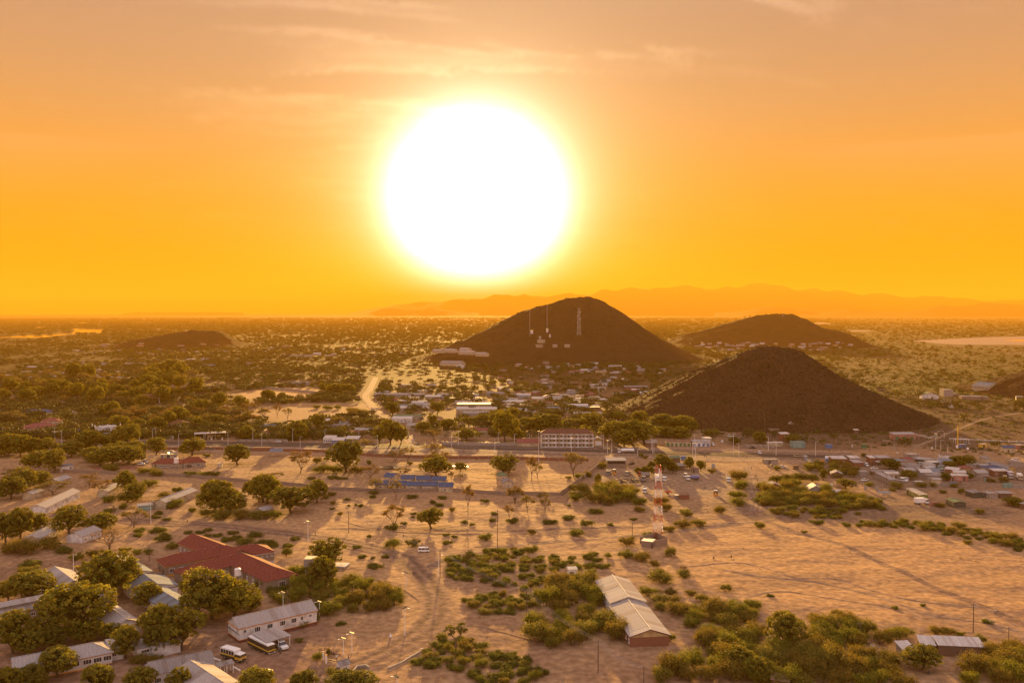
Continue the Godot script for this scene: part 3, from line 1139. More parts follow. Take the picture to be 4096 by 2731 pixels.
func make_plants() -> void:
	make_kinds()
	plants("a", "N 40 380 160 200;N 150 350 115 210;N 290 310 150 170;N 540 310 90 230;N 790 285 150 230;A 1045 260 100 240;D 855 450 275 380;S 1075 300 262 120;S 1060 335 300 100;S 1215 305 262 150;S 1255 375 325 180;S 460 470 405 170;S 200 578 525 175;S 1460 305 275 85;S 1550 305 270 90;S 1605 335 305 80;S 1625 285 252 75;S 1695 332 298 95;S 1815 315 280 95;S 1760 372 332 125;S 1850 355 320 110;S 1978 338 300 145;S 2295 365 338 100;B 1330 430 380 130;S 835 145 95 120;S 1230 163 135 90;S 1195 190 165 90;S 1295 208 182 85;S 1490 140 95 85;S 1900 400 370 170;S 2050 410 370 180;S 2130 415 380 110;S 2240 422 385 110;N 2245 480 415 80;B 100 500 360 330;B 330 440 345 240;B 40 470 380 200;B 170 650 575 190;B 570 520 470 150;B 700 500 440 160;B 950 460 415 120;B 1050 470 420 110;B 1140 470 410 80")
	plants("a", "N 860 810 460 430;N 1000 740 560 230;N 250 840 610 340;N 60 830 670 160;N 600 1080 700 520;N 430 1010 770 260;N 100 1240 920 270;N 210 1270 1080 230;N 410 1200 1040 240;N 680 1140 990 220;N 300 1190 960 240;N 875 1140 1005 170;N 1150 890 695 215;N 1660 970 590 460;N 1830 960 690 330;N 1960 910 760 190;N 1240 1110 880 260;N 1420 1220 890 290;N 980 1280 1030 200;N 1215 1250 1040 180;N 450 1420 1195 280;N 150 1560 1380 300;N 270 1530 1335 190;N 60 1600 1370 180;N 760 1560 1355 215;N 1100 1580 1370 240;N 1410 1560 1355 175;N 2010 1600 1370 280;N 2340 1560 1400 130;B 1060 1345 1255 190;B 1180 1340 1260 170")
	plants("b", "N 600 570 355 260;N 560 710 490 200;S 830 425 398 90;S 930 340 310 55;S 965 590 540 140;S 870 500 460 90;S 1060 500 460 80;S 955 505 480 50;S 640 620 588 50;B 1110 425 370 170;B 1270 410 350 150;A 1130 270 65 210;N 1420 265 110 190;S 1110 280 240 140;S 1205 233 205 65;S 1280 160 135 60;S 1275 178 160 45;S 1675 225 195 80;S 1740 243 215 60;S 1895 210 172 70;S 1915 163 135 75;B 1580 140 90 70;S 1540 395 360 105;S 1540 325 300 75;S 1600 338 308 60;S 1850 355 290 140;S 1845 55 25 85;S 1510 35 0 90;S 1430 72 32 60;S 1485 95 52 85;S 1260 35 5 105;S 960 25 0 75;S 860 100 68 60;S 640 118 95 50;S 770 92 72 35;S 825 90 68 40;S 755 40 18 65;B 700 160 128 70;A 2030 190 80 100;S 2060 228 190 120;B 2215 315 260 90;S 1690 860 812 110;B 1500 1150 1090 130;B 370 1170 1120 80;B 520 1310 1215 110;B 640 1440 1350 150;N 730 1560 1390 260;N 880 1560 1400 260;N 430 1560 1390 200;N 60 1540 1370 180;S 700 1030 1000 100;N 615 1262 1202 36")
	palm("b", 800, 850, 655, false, "single-stemmed small palm rising from the thicket beside the road bend")
	palm("b", 1612, 1230, 978, true, "forked palm with two fan-leaved heads above the shrubs")
	thicket("b", [[110, 700], [420, 650], [780, 700], [1010, 730], [1170, 800], [1150, 900], [960, 910], [700, 920], [560, 960], [480, 1030], [340, 1060], [330, 960], [560, 900], [250, 870], [110, 790]], 44, "BBBS", 120, 230)
	thicket("b", [[1500, 610], [1590, 490], [1960, 420], [1960, 715], [1760, 690], [1560, 660]], 34, "SSSB", 80, 150, 0.5)
	thicket("c", [[0, 430], [250, 440], [500, 500], [750, 470], [800, 590], [650, 640], [420, 660], [330, 800], [120, 720], [0, 700]], 48, "SSSB", 75, 140, 0.5)
	thicket("b", [[1720, 830], [1900, 770], [2250, 800], [2240, 890], [2000, 940], [1830, 960], [1740, 900]], 22, "SSB", 80, 150, 0.5)
	thicket("b", [[1260, 1360], [1400, 1210], [1600, 1120], [1850, 1180], [2150, 1270], [2290, 1400], [2200, 1500], [1800, 1500], [1650, 1420], [1500, 1360]], 42, "SSB", 100, 180, 0.55)
	thicket("c", [[430, 760], [600, 730], [830, 770], [860, 890], [700, 940], [400, 940], [320, 890]], 14, "B", 170, 270)
	thicket("c", [[240, 1060], [450, 1000], [700, 950], [960, 1030], [970, 1130], [700, 1160], [450, 1190], [250, 1190]], 16, "B", 170, 280)
	plants("c", "B 600 725 640 190;B 850 500 450 90;B 1000 510 440 160;B 1130 535 470 180;B 1220 565 500 110;B 850 585 530 90;S 690 515 450 110;S 765 160 128 145;S 540 205 160 130;S 680 250 200 130;S 400 240 195 130;S 865 252 222 75;S 600 325 265 160;S 1050 200 172 70;B 1100 140 80 120;B 1475 170 105 110;B 1340 300 235 140;B 1450 270 195 170;B 1570 265 205 160;B 1010 415 340 180;S 1180 335 295 120;B 1350 495 395 130;B 1290 715 600 250;B 1450 660 590 150;B 1350 785 720 120;B 1170 805 745 180;B 1260 870 800 170;B 1380 870 800 170;B 1600 860 760 140;B 1500 795 730 110;B 1270 925 870 150;A 1260 800 725 50;A 1440 605 555 75;A 1250 625 570 75;B 1780 770 695 120;B 2010 905 820 170;N 2250 1210 930 300;N 1880 1380 1190 260;N 2030 1460 1280 210;B 1340 1160 1070 110")
	thicket("c", [[1390, 930], [1700, 890], [2060, 950], [1990, 1010], [1600, 1000], [1480, 1060], [1400, 980]], 13, "B", 170, 270, 0.5)
	thicket("c", [[1550, 1120], [1800, 1010], [2020, 1090], [2000, 1220], [1700, 1270], [1580, 1200]], 13, "B", 190, 290)
	thicket("c", [[1160, 1500], [1230, 1420], [1500, 1330], [1780, 1260], [2100, 1290], [2352, 1240], [2352, 1500]], 30, "B", 190, 280)
	thicket("d", [[700, 1040], [900, 1010], [1100, 1080], [1330, 1100], [1400, 1150], [1150, 1180], [1000, 1220], [760, 1230]], 18, "B", 170, 260)
	thicket("d", [[500, 1350], [760, 1260], [1100, 1290], [1400, 1390], [1480, 1520], [420, 1520]], 18, "BBB", 220, 320)
	plants("d", "B 1330 1400 1170 330;N 1560 1360 1180 260;B 2040 1175 1080 130;B 1450 1130 1080 180;B 1700 1110 1050 160;B 1800 1112 1062 140;B 1880 1120 1070 90;B 915 970 930 130;B 720 990 935 120;B 250 905 825 160;S 700 222 195 60;S 1110 220 195 70;S 375 800 778 70;S 640 300 275 60;S 1360 900 865 70;S 1570 880 850 60;S 2090 1015 980 110;B 300 270 215 120;B 1935 395 360 90;B 110 1000 880 150;N 2270 90 30 140")
	thicket("d", [[2030, 1290], [2200, 1200], [2352, 1260], [2400, 1500], [1800, 1500], [1900, 1410]], 18, "BBB", 200, 290)
	thicket("d", [[300, 20], [800, 10], [1080, 40], [1230, 110], [1000, 115], [600, 80], [330, 90]], 44, "BBS", 90, 170, 0.5)
	thicket("d", [[330, 120], [700, 110], [1100, 150], [900, 190], [500, 180]], 24, "SB", 60, 120, 0.4)
	thicket("d", [[700, 230], [1000, 240], [1400, 210], [1700, 240], [2000, 290], [2352, 370], [2352, 450], [1950, 350], [1500, 270]], 48, "SB", 60, 140, 0.45)
	plants("e", "N 60 700 510 200;N 170 700 520 200;N 285 690 545 170;N 400 690 540 180;N 600 700 580 200;N 750 650 480 220;N 900 630 520 180;N 1080 610 430 230;N 1000 700 580 220;N 800 740 620 200;N 1150 700 570 180;N 330 800 650 200;N 460 830 640 180;N 250 790 690 130;N 950 770 620 250;N 850 780 650 200;N 1090 765 620 240;N 1330 685 545 150;N 1640 685 545 210;N 2030 770 605 205;N 180 990 810 260;N 340 950 830 200;N 90 1060 880 230;A 450 1020 900 320;A 860 1030 900 200;A 760 960 840 220;A 80 890 800 180;N 1070 1010 830 150;N 1160 1070 930 180;N 1090 1090 1010 200;S 1505 1010 945 100;B 1390 1065 990 150;B 1250 970 890 170;S 970 920 885 110;N 1850 1180 910 280;N 1970 1190 990 260;N 2120 1030 910 100;N 2250 1090 870 230;B 1740 1225 1130 180;B 1860 1250 1140 220;B 2020 1250 1150 230;B 2180 1250 1160 200;B 2310 1245 1160 200;B 900 845 800 200;B 1210 865 805 180;B 1320 875 830 150;S 1720 875 830 150;S 1610 875 835 150;S 1830 868 835 110;S 1760 700 680 80;A 430 1150 1080 60;B 1030 1150 1090 110;B 900 1100 1040 150;B 1440 1150 1080 200;B 1310 1140 1100 160")
	plants("e", "N 1030 480 350 170;N 1180 480 380 130;N 1340 475 360 140;N 850 425 370 150;N 1500 350 275 140;N 1690 465 360 110;N 1840 425 340 150;N 2110 550 440 120;A 100 410 310 190;A 1180 380 280 160;A 2010 350 260 200;A 2250 370 280 150;N 1310 340 270 120;N 2290 215 130 110;A 560 200 130 130;N 690 170 80 120;N 430 130 60 90;A 1350 130 50 90")
	thicket("e", [[0, 60], [700, 10], [1600, 10], [1700, 120], [1740, 250], [1300, 290], [900, 270], [400, 250], [0, 270]], 92, "NNAAN", 95, 165)
	thicket("e", [[880, 320], [1300, 330], [1700, 280], [2180, 260], [2180, 420], [1700, 440], [1300, 440], [900, 420]], 36, "NAA", 90, 150)
	plants("f", "A 230 365 240 90;A 320 390 275 90;A 110 375 280 100;N 155 218 130 115;N 270 215 150 75;B 70 250 218 140;B 290 250 218 140;A 870 385 280 110;B 560 290 265 90;B 650 300 270 110;B 740 295 270 90;B 860 330 290 130;B 950 360 310 160;N 350 1180 960 330;N 570 1090 905 180;N 150 1100 870 270;A 430 840 650 230;A 960 670 545 210;N 820 830 570 270;A 1240 745 645 170;A 1350 745 610 140;A 1570 705 580 240;A 1610 775 650 260;N 1590 870 700 250;N 2170 850 685 220;N 1800 820 750 110;A 1030 890 770 210;A 1310 870 790 160;A 1070 1005 890 180;A 1245 1075 890 130;A 1865 1185 930 120;A 1720 925 830 70;A 1800 905 850 80;A 2260 1095 960 180;S 515 895 870 85;S 690 892 855 100;S 750 892 862 80;S 800 895 872 70;S 1050 1022 985 100;B 600 850 750 200;B 720 850 760 180;B 900 850 770 160;B 650 740 690 80;B 560 760 690 110;B 1010 770 720 70;B 1360 780 735 60;A 230 900 830 130;B 500 1000 960 80;B 690 1040 1000 100;B 700 1110 1070 70;B 640 1060 1030 80;N 400 560 400 160;N 580 480 330 120;N 460 450 390 80;N 1030 440 375 100;N 1140 430 370 90;N 1200 600 390 180;N 1290 590 440 130;N 1110 590 440 120;A 740 460 350 190;N 790 500 440 60;N 1560 440 340 80;N 1700 470 380 140;N 1480 490 400 120;A 1570 560 460 210;N 1870 430 360 140;N 1990 420 340 150;N 2110 390 300 130;N 2150 460 330 200;N 1850 560 460 170;N 2240 380 285 110;N 1220 350 240 110;N 1600 330 230 130;N 620 150 70 60;N 720 160 75 130;N 820 150 80 130")
	plants("g", "A 270 910 700 120;A 320 890 740 140;A 630 870 665 260;A 130 1095 950 180;A 235 1170 1020 150;A 360 1115 1000 130;A 385 1165 1040 120;N 430 480 340 200;N 330 490 355 200;N 250 480 370 160;N 790 460 330 190;N 650 460 380 200;N 980 570 400 250;N 1120 580 390 260;N 1230 600 420 220;N 1060 610 470 200;N 1400 480 340 250;N 1550 480 350 220;N 1640 490 380 120;N 1400 530 440 200;N 1550 550 450 180;N 40 570 310 200;N 110 340 280 130;N 1010 390 320 100;N 1190 420 310 160;N 1390 840 690 150;N 1300 800 740 80;N 1480 840 750 100;N 1620 810 700 80;N 1720 820 735 75;N 1180 855 790 65;N 1240 855 780 70;N 1295 850 780 55;N 840 930 845 55;B 840 935 890 70;B 880 805 730 90;B 680 905 830 110;B 760 880 815 90;B 590 895 865 70;B 640 990 930 120;B 1200 1115 1040 170;B 1400 1130 1020 160;B 1430 1180 1080 150;B 2060 910 790 200;B 2090 990 890 190;B 2060 1080 970 170;B 2060 1130 1040 160;B 2280 970 900 120;B 2300 1070 1000 150;B 2300 1120 1060 130;B 1820 845 810 100;B 1600 1195 1150 130;B 1900 1190 1120 160;N 2010 595 530 90;N 2225 575 485 100;B 1840 525 480 150;B 1210 715 660 50;B 1250 720 680 50;S 590 1120 1100 55;N 740 580 440 140;N 150 560 470 120")
	thicket("g", [[540, 1080], [800, 1000], [1000, 980], [1130, 1010], [1130, 1100], [900, 1115], [700, 1095]], 16, "B", 130, 200)
	plants("h", "N 100 585 490 110;B 400 575 530 150;N 1210 810 725 150;N 1870 790 690 130;N 1800 770 700 150;N 1720 800 740 110;N 1370 890 815 130;N 1900 895 840 50;N 1690 905 840 80;B 250 825 770 80;N 240 920 860 140;N 330 920 850 110;N 440 910 840 150;N 540 910 850 110;N 640 895 800 65;N 830 970 890 150;B 780 885 850 100;B 400 980 920 200;B 1300 985 920 150;B 1500 965 910 120;B 1590 960 910 90;B 1680 1015 970 80;B 1830 1020 950 70;B 1660 1135 1080 110;B 2200 925 860 110;N 2270 1110 1050 120;B 2000 1195 1130 100;B 150 1125 1060 110;B 560 1195 1150 100;B 1050 960 910 100;B 1250 1000 960 80;B 1780 965 930 90;B 2100 920 880 90;N 985 700 670 50")
	thicket("h", [[440, 800], [700, 775], [900, 805], [940, 880], [760, 860], [500, 830]], 14, "B", 90, 140)
	thicket("h", [[100, 980], [250, 990], [500, 1000], [700, 1010], [900, 1060], [1080, 1090], [1150, 1160], [900, 1130], [700, 1075], [400, 1055], [120, 1075]], 40, "BBS", 100, 170)
	ridge_trees()

# ---------------------------------------------------------------- buildings

var box_cache := {}

func box_mesh(size: Vector3) -> ArrayMesh:
	var key := "b%.2f_%.2f_%.2f" % [size.x, size.y, size.z]
	if not box_cache.has(key):
		var b := Builder.new()
		b.box(Vector3.ZERO, size)
		box_cache[key] = b.mesh()
	return box_cache[key]

func frame_mesh(w: float, h: float, bars: int) -> ArrayMesh:
	var key := "f%.2f_%.2f_%d" % [w, h, bars]
	if not box_cache.has(key):
		var b := Builder.new()
		var t := 0.09
		b.box(Vector3(0, h / 2 - t / 2, 0), Vector3(w, t, 0.14))
		b.box(Vector3(0, -h / 2 + t / 2, 0.02), Vector3(w + 0.12, t, 0.2))
		for s in [-1, 1]:
			b.box(Vector3(s * (w / 2 - t / 2), 0, 0), Vector3(t, h - 2 * t, 0.14))
		for i in bars:
			b.box(Vector3(-w / 2 + w * (i + 1) / (bars + 1), 0, 0), Vector3(0.06, h - 2 * t, 0.1))
		box_cache[key] = b.mesh()
	return box_cache[key]

func roof_mats() -> void:
	for a in [["iron_pale", Color(0.50, 0.485, 0.49)], ["iron_grey", Color(0.36, 0.34, 0.34)], ["iron_blue", Color(0.22, 0.27, 0.36)], ["iron_sky", Color(0.27, 0.33, 0.40)], ["iron_white", Color(0.76, 0.74, 0.73)], ["iron_green", Color(0.22, 0.28, 0.17)], ["iron_rust", Color(0.33, 0.22, 0.16)], ["iron_deep_blue", Color(0.10, 0.15, 0.28)], ["tile_red", Color(0.26, 0.075, 0.058)], ["tile_brown", Color(0.20, 0.095, 0.07)], ["tile_pink", Color(0.33, 0.12, 0.11)]]:
		var iron: bool = (a[0] as String).begins_with("iron")
		for z in 2:
			var m := mat(a[0] + ("_z" if z else ""), a[1], 0.6 if iron else 0.65, 0.1 if iron else 0.0, tex_rust if iron else tex_stain, 0.3)
			m.normal_enabled = true
			m.normal_texture = tex_corr if z == 0 else tex_corr_z
			m.normal_scale = 0.55 if iron else 0.7
			if a[0] != "iron_white":   # weathered sheets have lost their shine
				m.metallic = 0.0
				m.roughness = 0.85
				m.metallic_specular = 0.15
	mat("plaster_white", Color(0.82, 0.80, 0.79), 0.9, 0.0, tex_stain, 0.09)
	mat("plaster_cream", Color(0.62, 0.52, 0.36), 0.9, 0.0, tex_stain, 0.09)
	mat("plaster_yellow", Color(0.58, 0.42, 0.19), 0.9, 0.0, tex_stain, 0.09)
	mat("plaster_pink", Color(0.56, 0.27, 0.21), 0.9, 0.0, tex_stain, 0.09)
	mat("plaster_grey", Color(0.40, 0.34, 0.29), 0.92, 0.0, tex_stain, 0.09)
	mat("plaster_green", Color(0.22, 0.27, 0.07), 0.9, 0.0, tex_stain, 0.09)
	mat("plaster_turquoise", Color(0.25, 0.42, 0.38), 0.9, 0.0, tex_stain, 0.09)
	mat("stone_block", Color(0.34, 0.255, 0.195), 0.95, 0.0, tex_grain, 0.5, tex_bump, 1.0)
	mat("brick_red", Color(0.30, 0.135, 0.085), 0.95, 0.0, tex_grain, 0.5)
	mat("mud_wall", Color(0.22, 0.135, 0.09), 0.96, 0.0, tex_grain, 0.3, tex_bump, 1.0)
	mat("tin_wall", Color(0.46, 0.44, 0.43), 0.5, 0.3, tex_rust, 0.15)
	mat("tin_dark", Color(0.10, 0.115, 0.10), 0.6, 0.2, tex_rust, 0.15)
	mat("paint_orange", Color(0.62, 0.27, 0.05), 0.7)
	mat("paint_maroon", Color(0.20, 0.06, 0.05), 0.8, 0.0, tex_stain, 0.2)
	mat("paint_white", Color(0.78, 0.76, 0.74), 0.6)
	mat("paint_yellow", Color(0.62, 0.38, 0.04), 0.55)
	mat("paint_blue", Color(0.09, 0.16, 0.32), 0.6)
	mat("paint_green", Color(0.06, 0.16, 0.07), 0.6)
	mat("concrete", Color(0.42, 0.37, 0.32), 0.9, 0.0, tex_grain, 0.3)
	mat("steel_dull", Color(0.40, 0.39, 0.38), 0.5, 0.6)
	mat("timber", Color(0.16, 0.105, 0.07), 0.9, 0.0, tex_grain, 1.0)
	mat("door_dark", Color(0.09, 0.06, 0.045), 0.7)
	mat("tank_white", Color(0.78, 0.72, 0.68), 0.45)
	mat("tank_black", Color(0.03, 0.028, 0.027), 0.5)
	mat("solar_cell", Color(0.02, 0.022, 0.035), 0.6).metallic_specular = 0.2
	var g := mat("window_glass", Color(0.025, 0.022, 0.02), 0.12)
	g.metallic_specular = 0.6

# a slab over 3 or 4 corners given counter-clockwise from above
func slab(b: Builder, p: Array, t: float) -> void:
	var n := p.size()
	var q := []
	for v in p:
		q.append((v as Vector3) - Vector3(0, t, 0))
	if n == 3:
		b.tri(p[0], p[1], p[2])
		b.tri(q[2], q[1], q[0])
	else:
		b.quad(p[0], p[1], p[2], p[3])
		b.quad(q[3], q[2], q[1], q[0])
	for i in n:
		var j := (i + 1) % n
		b.quad(q[i], q[j], p[j], p[i])

# A building by the line its roof shows in the photograph. a, b: ends of the near eave (or of the ridge with "ridge"), read in window win; h: eave height, depth: metres back from
# that eave (or the whole span), rise: ridge above eave. style: gable (ridge along a-b), gablef (ridge across), hip, mono, flat, open (posts only).
func house(called: String, label: String, win: String, ax: float, ay: float, bx: float, by: float, h: float, depth: float, rise: float, style: String, roof: String, wall: String, o := {}) -> Node3D:
	var ridge: bool = o.get("ridge", false)
	var top := h + (rise if ridge else 0.0)
	var hill_up := 0.0
	if o.get("hill", false):
		var q0 := on_land(P(win, (ax + bx) / 2, (ay + by) / 2 + 6))
		hill_up = q0.y
	var pa := G(win, ax, ay, top + hill_up)
	var pb := G(win, bx, by, top + hill_up)
	var xd := pb - pa
	var L := xd.length()
	var turn := atan2(-xd.z, xd.x)
	var zax := Vector3(sin(turn), 0, cos(turn))
	var mid := (pa + pb) / 2.0
	if not ridge:
		mid -= zax * depth / 2.0
	var base := Vector3(mid.x, 0, mid.z)
	base.y = maxf(ground_at(base).y, 0.0) if hill_up == 0.0 else hill_up - 0.3
	if hill_up == 0.0:
		base.y = land(base.x, base.z) - 0.02
	return building(called, label, base, turn, L, depth, h, rise, style, roof, wall, o)

func building(called: String, label: String, base: Vector3, turn: float, L: float, depth: float, h: float, rise: float, style: String, roof: String, wall: String, o := {}) -> Node3D:
	var node: Node3D
	var wing: Node3D = o.get("parent", null)
	if wing:
		node = Node3D.new()
		node.name = "wing"
		wing.add_child(node, true)
		node.position = base - wing.position
		node.rotation.y = turn
	else:
		node = thing(called, label, o.get("cat", "house"), base, turn, o.get("group", ""))
	var over: float = o.get("over", 0.4)
	var across := style == "gablef"
	var RL := depth if across else L
	var RS := L if across else depth
	var tf := Transform3D(Basis(Vector3.UP, PI / 2) if across else Basis(), Vector3.ZERO)
	var wl := RL - over * 2.0
	var ws := RS - over * 2.0
	var foot: float = 0.6   # walls go into the ground so that they stand on uneven soil
	var wm: Material = mats[wall]
	var rm: Material = mats[roof + ("_z" if across else "")] if mats.has(roof + "_z") else mats[roof]
	var hipl: bool = style == "hip" or o.get("hipl", false)
	var hipr: bool = style == "hip" or o.get("hipr", false)
	# walls
	var b := Builder.new()
	if style == "open":
		for i in [-1, 1]:
			for k in int(o.get("posts", 2)):
				var x: float = -wl / 2 + wl * k / (int(o.get("posts", 2)) - 1)
				put(node, "post", box_mesh(Vector3(0.16, h + foot - 0.1, 0.16)), mats[o.get("post_mat", "steel_dull")], Vector3(x, (h - foot) / 2 - 0.06, i * ws / 2))
	elif style in ["gable", "gablef"] and not (hipl and hipr):
		b.tf = tf * Transform3D(Basis(Vector3.UP, PI / 2), Vector3.ZERO)
		var k := ws / RS
		var out := [Vector2(-ws / 2, -foot), Vector2(ws / 2, -foot), Vector2(ws / 2, h - 0.05), Vector2(0, h + rise * k - 0.05), Vector2(-ws / 2, h - 0.05)]
		b.prism(out, -wl / 2 + (ws / 2 if hipl else 0.0), wl / 2 - (ws / 2 if hipr else 0.0))
		b.tf = tf
		if hipl:
			b.box(Vector3(-wl / 2 + ws / 4 - 0.01, (h - foot) / 2 - 0.04, 0), Vector3(ws / 2, h + foot, ws))
		if hipr:
			b.box(Vector3(wl / 2 - ws / 4 + 0.01, (h - foot) / 2 - 0.04, 0), Vector3(ws / 2, h + foot, ws))
		put_b(node, "wall", b, wm)
	elif style == "mono":
		b.tf = Transform3D(Basis(Vector3.UP, PI / 2), Vector3.ZERO)   # x of the outline points to the back
		b.prism([Vector2(-ws / 2, -foot), Vector2(ws / 2, -foot), Vector2(ws / 2, h + rise - 0.1), Vector2(-ws / 2, h - 0.1)], -wl / 2, wl / 2)
		put_b(node, "wall", b, wm)
	else:
		b.box(Vector3(0, (h - foot) / 2 - 0.05, 0), Vector3(wl, h + foot, ws))
		put_b(node, "wall", b, wm)
	# roof
	var sheets: int = o.get("sheets", 0)
	if style == "mono" or style == "flat" or style == "open":
		var r0 := 0.0 if style == "flat" else rise
		var n := maxi(sheets, 1)
		for i in n:
			var rb := Builder.new()
			var x0 := -RL / 2 + RL * i / n + (0.015 if i else 0.0)
			var x1 := -RL / 2 + RL * (i + 1) / n
			var j := rng.randf_range(-0.012, 0.012) if n > 1 else 0.0
			slab(rb, [Vector3(x0, h + 0.06 + j, RS / 2), Vector3(x1, h + 0.06 - j, RS / 2), Vector3(x1, h + r0 + 0.06 - j, -RS / 2), Vector3(x0, h + r0 + 0.06 + j, -RS / 2)], 0.08)
			put_b(node, "roof_sheet" if n > 1 else "roof", rb, rust_pick(rm, roof, across) if n > 1 else rm)
		if o.get("parapet", 0.0) > 0.0:
			var pt: float = o.parapet
			for s in [[0, ws / 2, wl, 0.2], [0, -ws / 2, wl, 0.2], [wl / 2, 0, 0.2, ws - 0.42], [-wl / 2, 0, 0.2, ws - 0.42]]:
				put(node, "parapet", box_mesh(Vector3(s[2], pt, s[3])), wm, Vector3(s[0], h + 0.06 + pt / 2, s[1]))
	else:
		var xl := -RL / 2 + (RS / 2 if hipl else 0.0)
		var xr := RL / 2 - (RS / 2 if hipr else 0.0)
		if xr - xl < 0.3:
			xl = -0.15
			xr = 0.15
		var A := Vector3(-RL / 2, h, RS / 2)
		var B := Vector3(RL / 2, h, RS / 2)
		var C := Vector3(RL / 2, h, -RS / 2)
		var D := Vector3(-RL / 2, h, -RS / 2)
		var p := Vector3(xl, h + rise, 0)
		var q := Vector3(xr, h + rise, 0)
		if sheets > 0 and not hipl and not hipr:
			for i in sheets:
				var u0 := float(i) / sheets
				var u1 := float(i + 1) / sheets
				for side in 2:
					var rb2 := Builder.new()
					rb2.tf = tf
					var j2 := Vector3(0, rng.randf_range(-0.015, 0.015), 0)
					var gap := Vector3(0.02, 0, 0)
					if side == 0:
						slab(rb2, [A.lerp(B, u0) + gap + j2, A.lerp(B, u1) + j2, p.lerp(q, u1) + j2, p.lerp(q, u0) + gap + j2], 0.07)
					else:
						slab(rb2, [C.lerp(D, u0) - gap + j2, C.lerp(D, u1) + j2, q.lerp(p, u1) + j2, q.lerp(p, u0) - gap + j2], 0.07)
					put_b(node, "roof_sheet", rb2, rust_pick(rm, roof, across))
		else:
			for poly in [[A, B, q, p], [C, D, p, q]]:
				var rb3 := Builder.new()
				rb3.tf = tf
				slab(rb3, poly, 0.09)
				put_b(node, "roof_slope", rb3, rm)
			for e in [[hipl, [D, A, p]], [hipr, [B, C, q]]]:
				if e[0]:
					var rb4 := Builder.new()
					rb4.tf = tf
					slab(rb4, e[1], 0.09)
					put_b(node, "roof_slope", rb4, mats[roof + "_z"] if mats.has(roof + "_z") and not across else rm)
		var cap := Builder.new()
		cap.tf = tf
		cap.tube(p + Vector3(-0.05 if not hipl else 0.0, 0.03, 0), q + Vector3(0.05 if not hipr else 0.0, 0.03, 0), 0.12, 0.12, 6)
		if hipl:
			cap.tube(A + Vector3(0, 0.03, 0), p + Vector3(0, 0.03, 0), 0.09, 0.09, 5)
			cap.tube(D + Vector3(0, 0.03, 0), p + Vector3(0, 0.03, 0), 0.09, 0.09, 5)
		if hipr:
			cap.tube(B + Vector3(0, 0.03, 0), q + Vector3(0, 0.03, 0), 0.09, 0.09, 5)
			cap.tube(C + Vector3(0, 0.03, 0), q + Vector3(0, 0.03, 0), 0.09, 0.09, 5)
		put_b(node, "ridge_cap", cap, mats[o.get("cap", roof)] if not mats.has(o.get("cap", roof) + "_z") else mats[o.get("cap", roof)])
	# trim
	var fx := L - over * 2.0
	var fz := depth - over * 2.0
	if o.has("fascia"):
		for s in [1, -1]:
			put(node, "fascia", box_mesh(Vector3(L if not across else fx, 0.32, 0.06)), mats[o.fascia], Vector3(0, h - 0.28, s * (fz / 2 + 0.05)))
		for s in [1, -1]:
			put(node, "fascia", box_mesh(Vector3(0.06, 0.28, fz)), mats[o.fascia], Vector3(s * (fx / 2 + 0.05), h - 0.45, 0))
	if o.has("plinth"):
		var ph: float = o.plinth[0]
		put(node, "plinth", box_mesh(Vector3(fx + 0.12, ph + foot, fz + 0.12)), mats[o.plinth[1]], Vector3(0, (ph - foot) / 2, 0))
		if o.plinth.size() > 2:
			put(node, "plinth_band", box_mesh(Vector3(fx + 0.16, 0.14, fz + 0.16)), mats[o.plinth[2]], Vector3(0, ph + 0.02, 0))
	# windows and doors; each entry: face (f front, b back, l, r), place along the face 0..1, sill, width, height
	var list: Array = o.get("windows", []).duplicate()
	if o.has("row"):
		for r in o.row:   # face, count, sill, width, height
			for i in int(r[1]):
				list.append([r[0], (i + 0.5) / r[1], r[2], r[3], r[4]])
	for wdw in list:
		var at := Vector3.ZERO
		var ang := 0.0
		var u: float = wdw[1] - 0.5
		match wdw[0]:
			"f": at = Vector3(u * fx, 0, fz / 2)
			"b":
				at = Vector3(u * fx, 0, -fz / 2)
				ang = PI
			"r":
				at = Vector3(fx / 2, 0, u * fz)
				ang = PI / 2
			"l":
				at = Vector3(-fx / 2, 0, u * fz)
				ang = -PI / 2
		at.y = wdw[2] + wdw[4] / 2
		var door: bool = wdw[2] < 0.3
		at += Vector3(sin(ang), 0, cos(ang)) * 0.05
		if door:
			put(node, "door", box_mesh(Vector3(wdw[3], wdw[4], 0.12)), mats[o.get("door", "door_dark")], at, ang)
		else:
			var fr := put(node, "window", frame_mesh(wdw[3], wdw[4], 1 if wdw[3] < 1.6 else 2), mats[o.get("frame", "paint_white")], at, ang)
			var pane := box_mesh(Vector3(wdw[3] - 0.1, wdw[4] - 0.1, 0.05))
			if wing:
				put(node, "pane", pane, mats["window_glass"], at - Vector3(sin(ang), 0, cos(ang)) * 0.02, ang)
			else:
				put(fr, "pane", pane, mats["window_glass"], Vector3(0, 0, -0.02))
	return node

func rust_pick(rm: Material, roof: String, across: bool) -> Material:
	var r := rng.randf()
	if not roof.begins_with("iron"):
		return rm
	var key := roof + ("_old" if r < 0.22 else "_new" if r > 0.85 else "") + ("_z" if across else "")
	if mats.has(key):
		return mats[key]
	var m: StandardMaterial3D = rm.duplicate()
	var c := m.albedo_color.srgb_to_linear()
	m.albedo_color = (Color(c.r * 0.86, c.g * 0.80, c.b * 0.76) if r < 0.22 else Color(c.r * 1.12, c.g * 1.12, c.b * 1.12)).linear_to_srgb()
	m.resource_name = key
	mats[key] = m
	return m

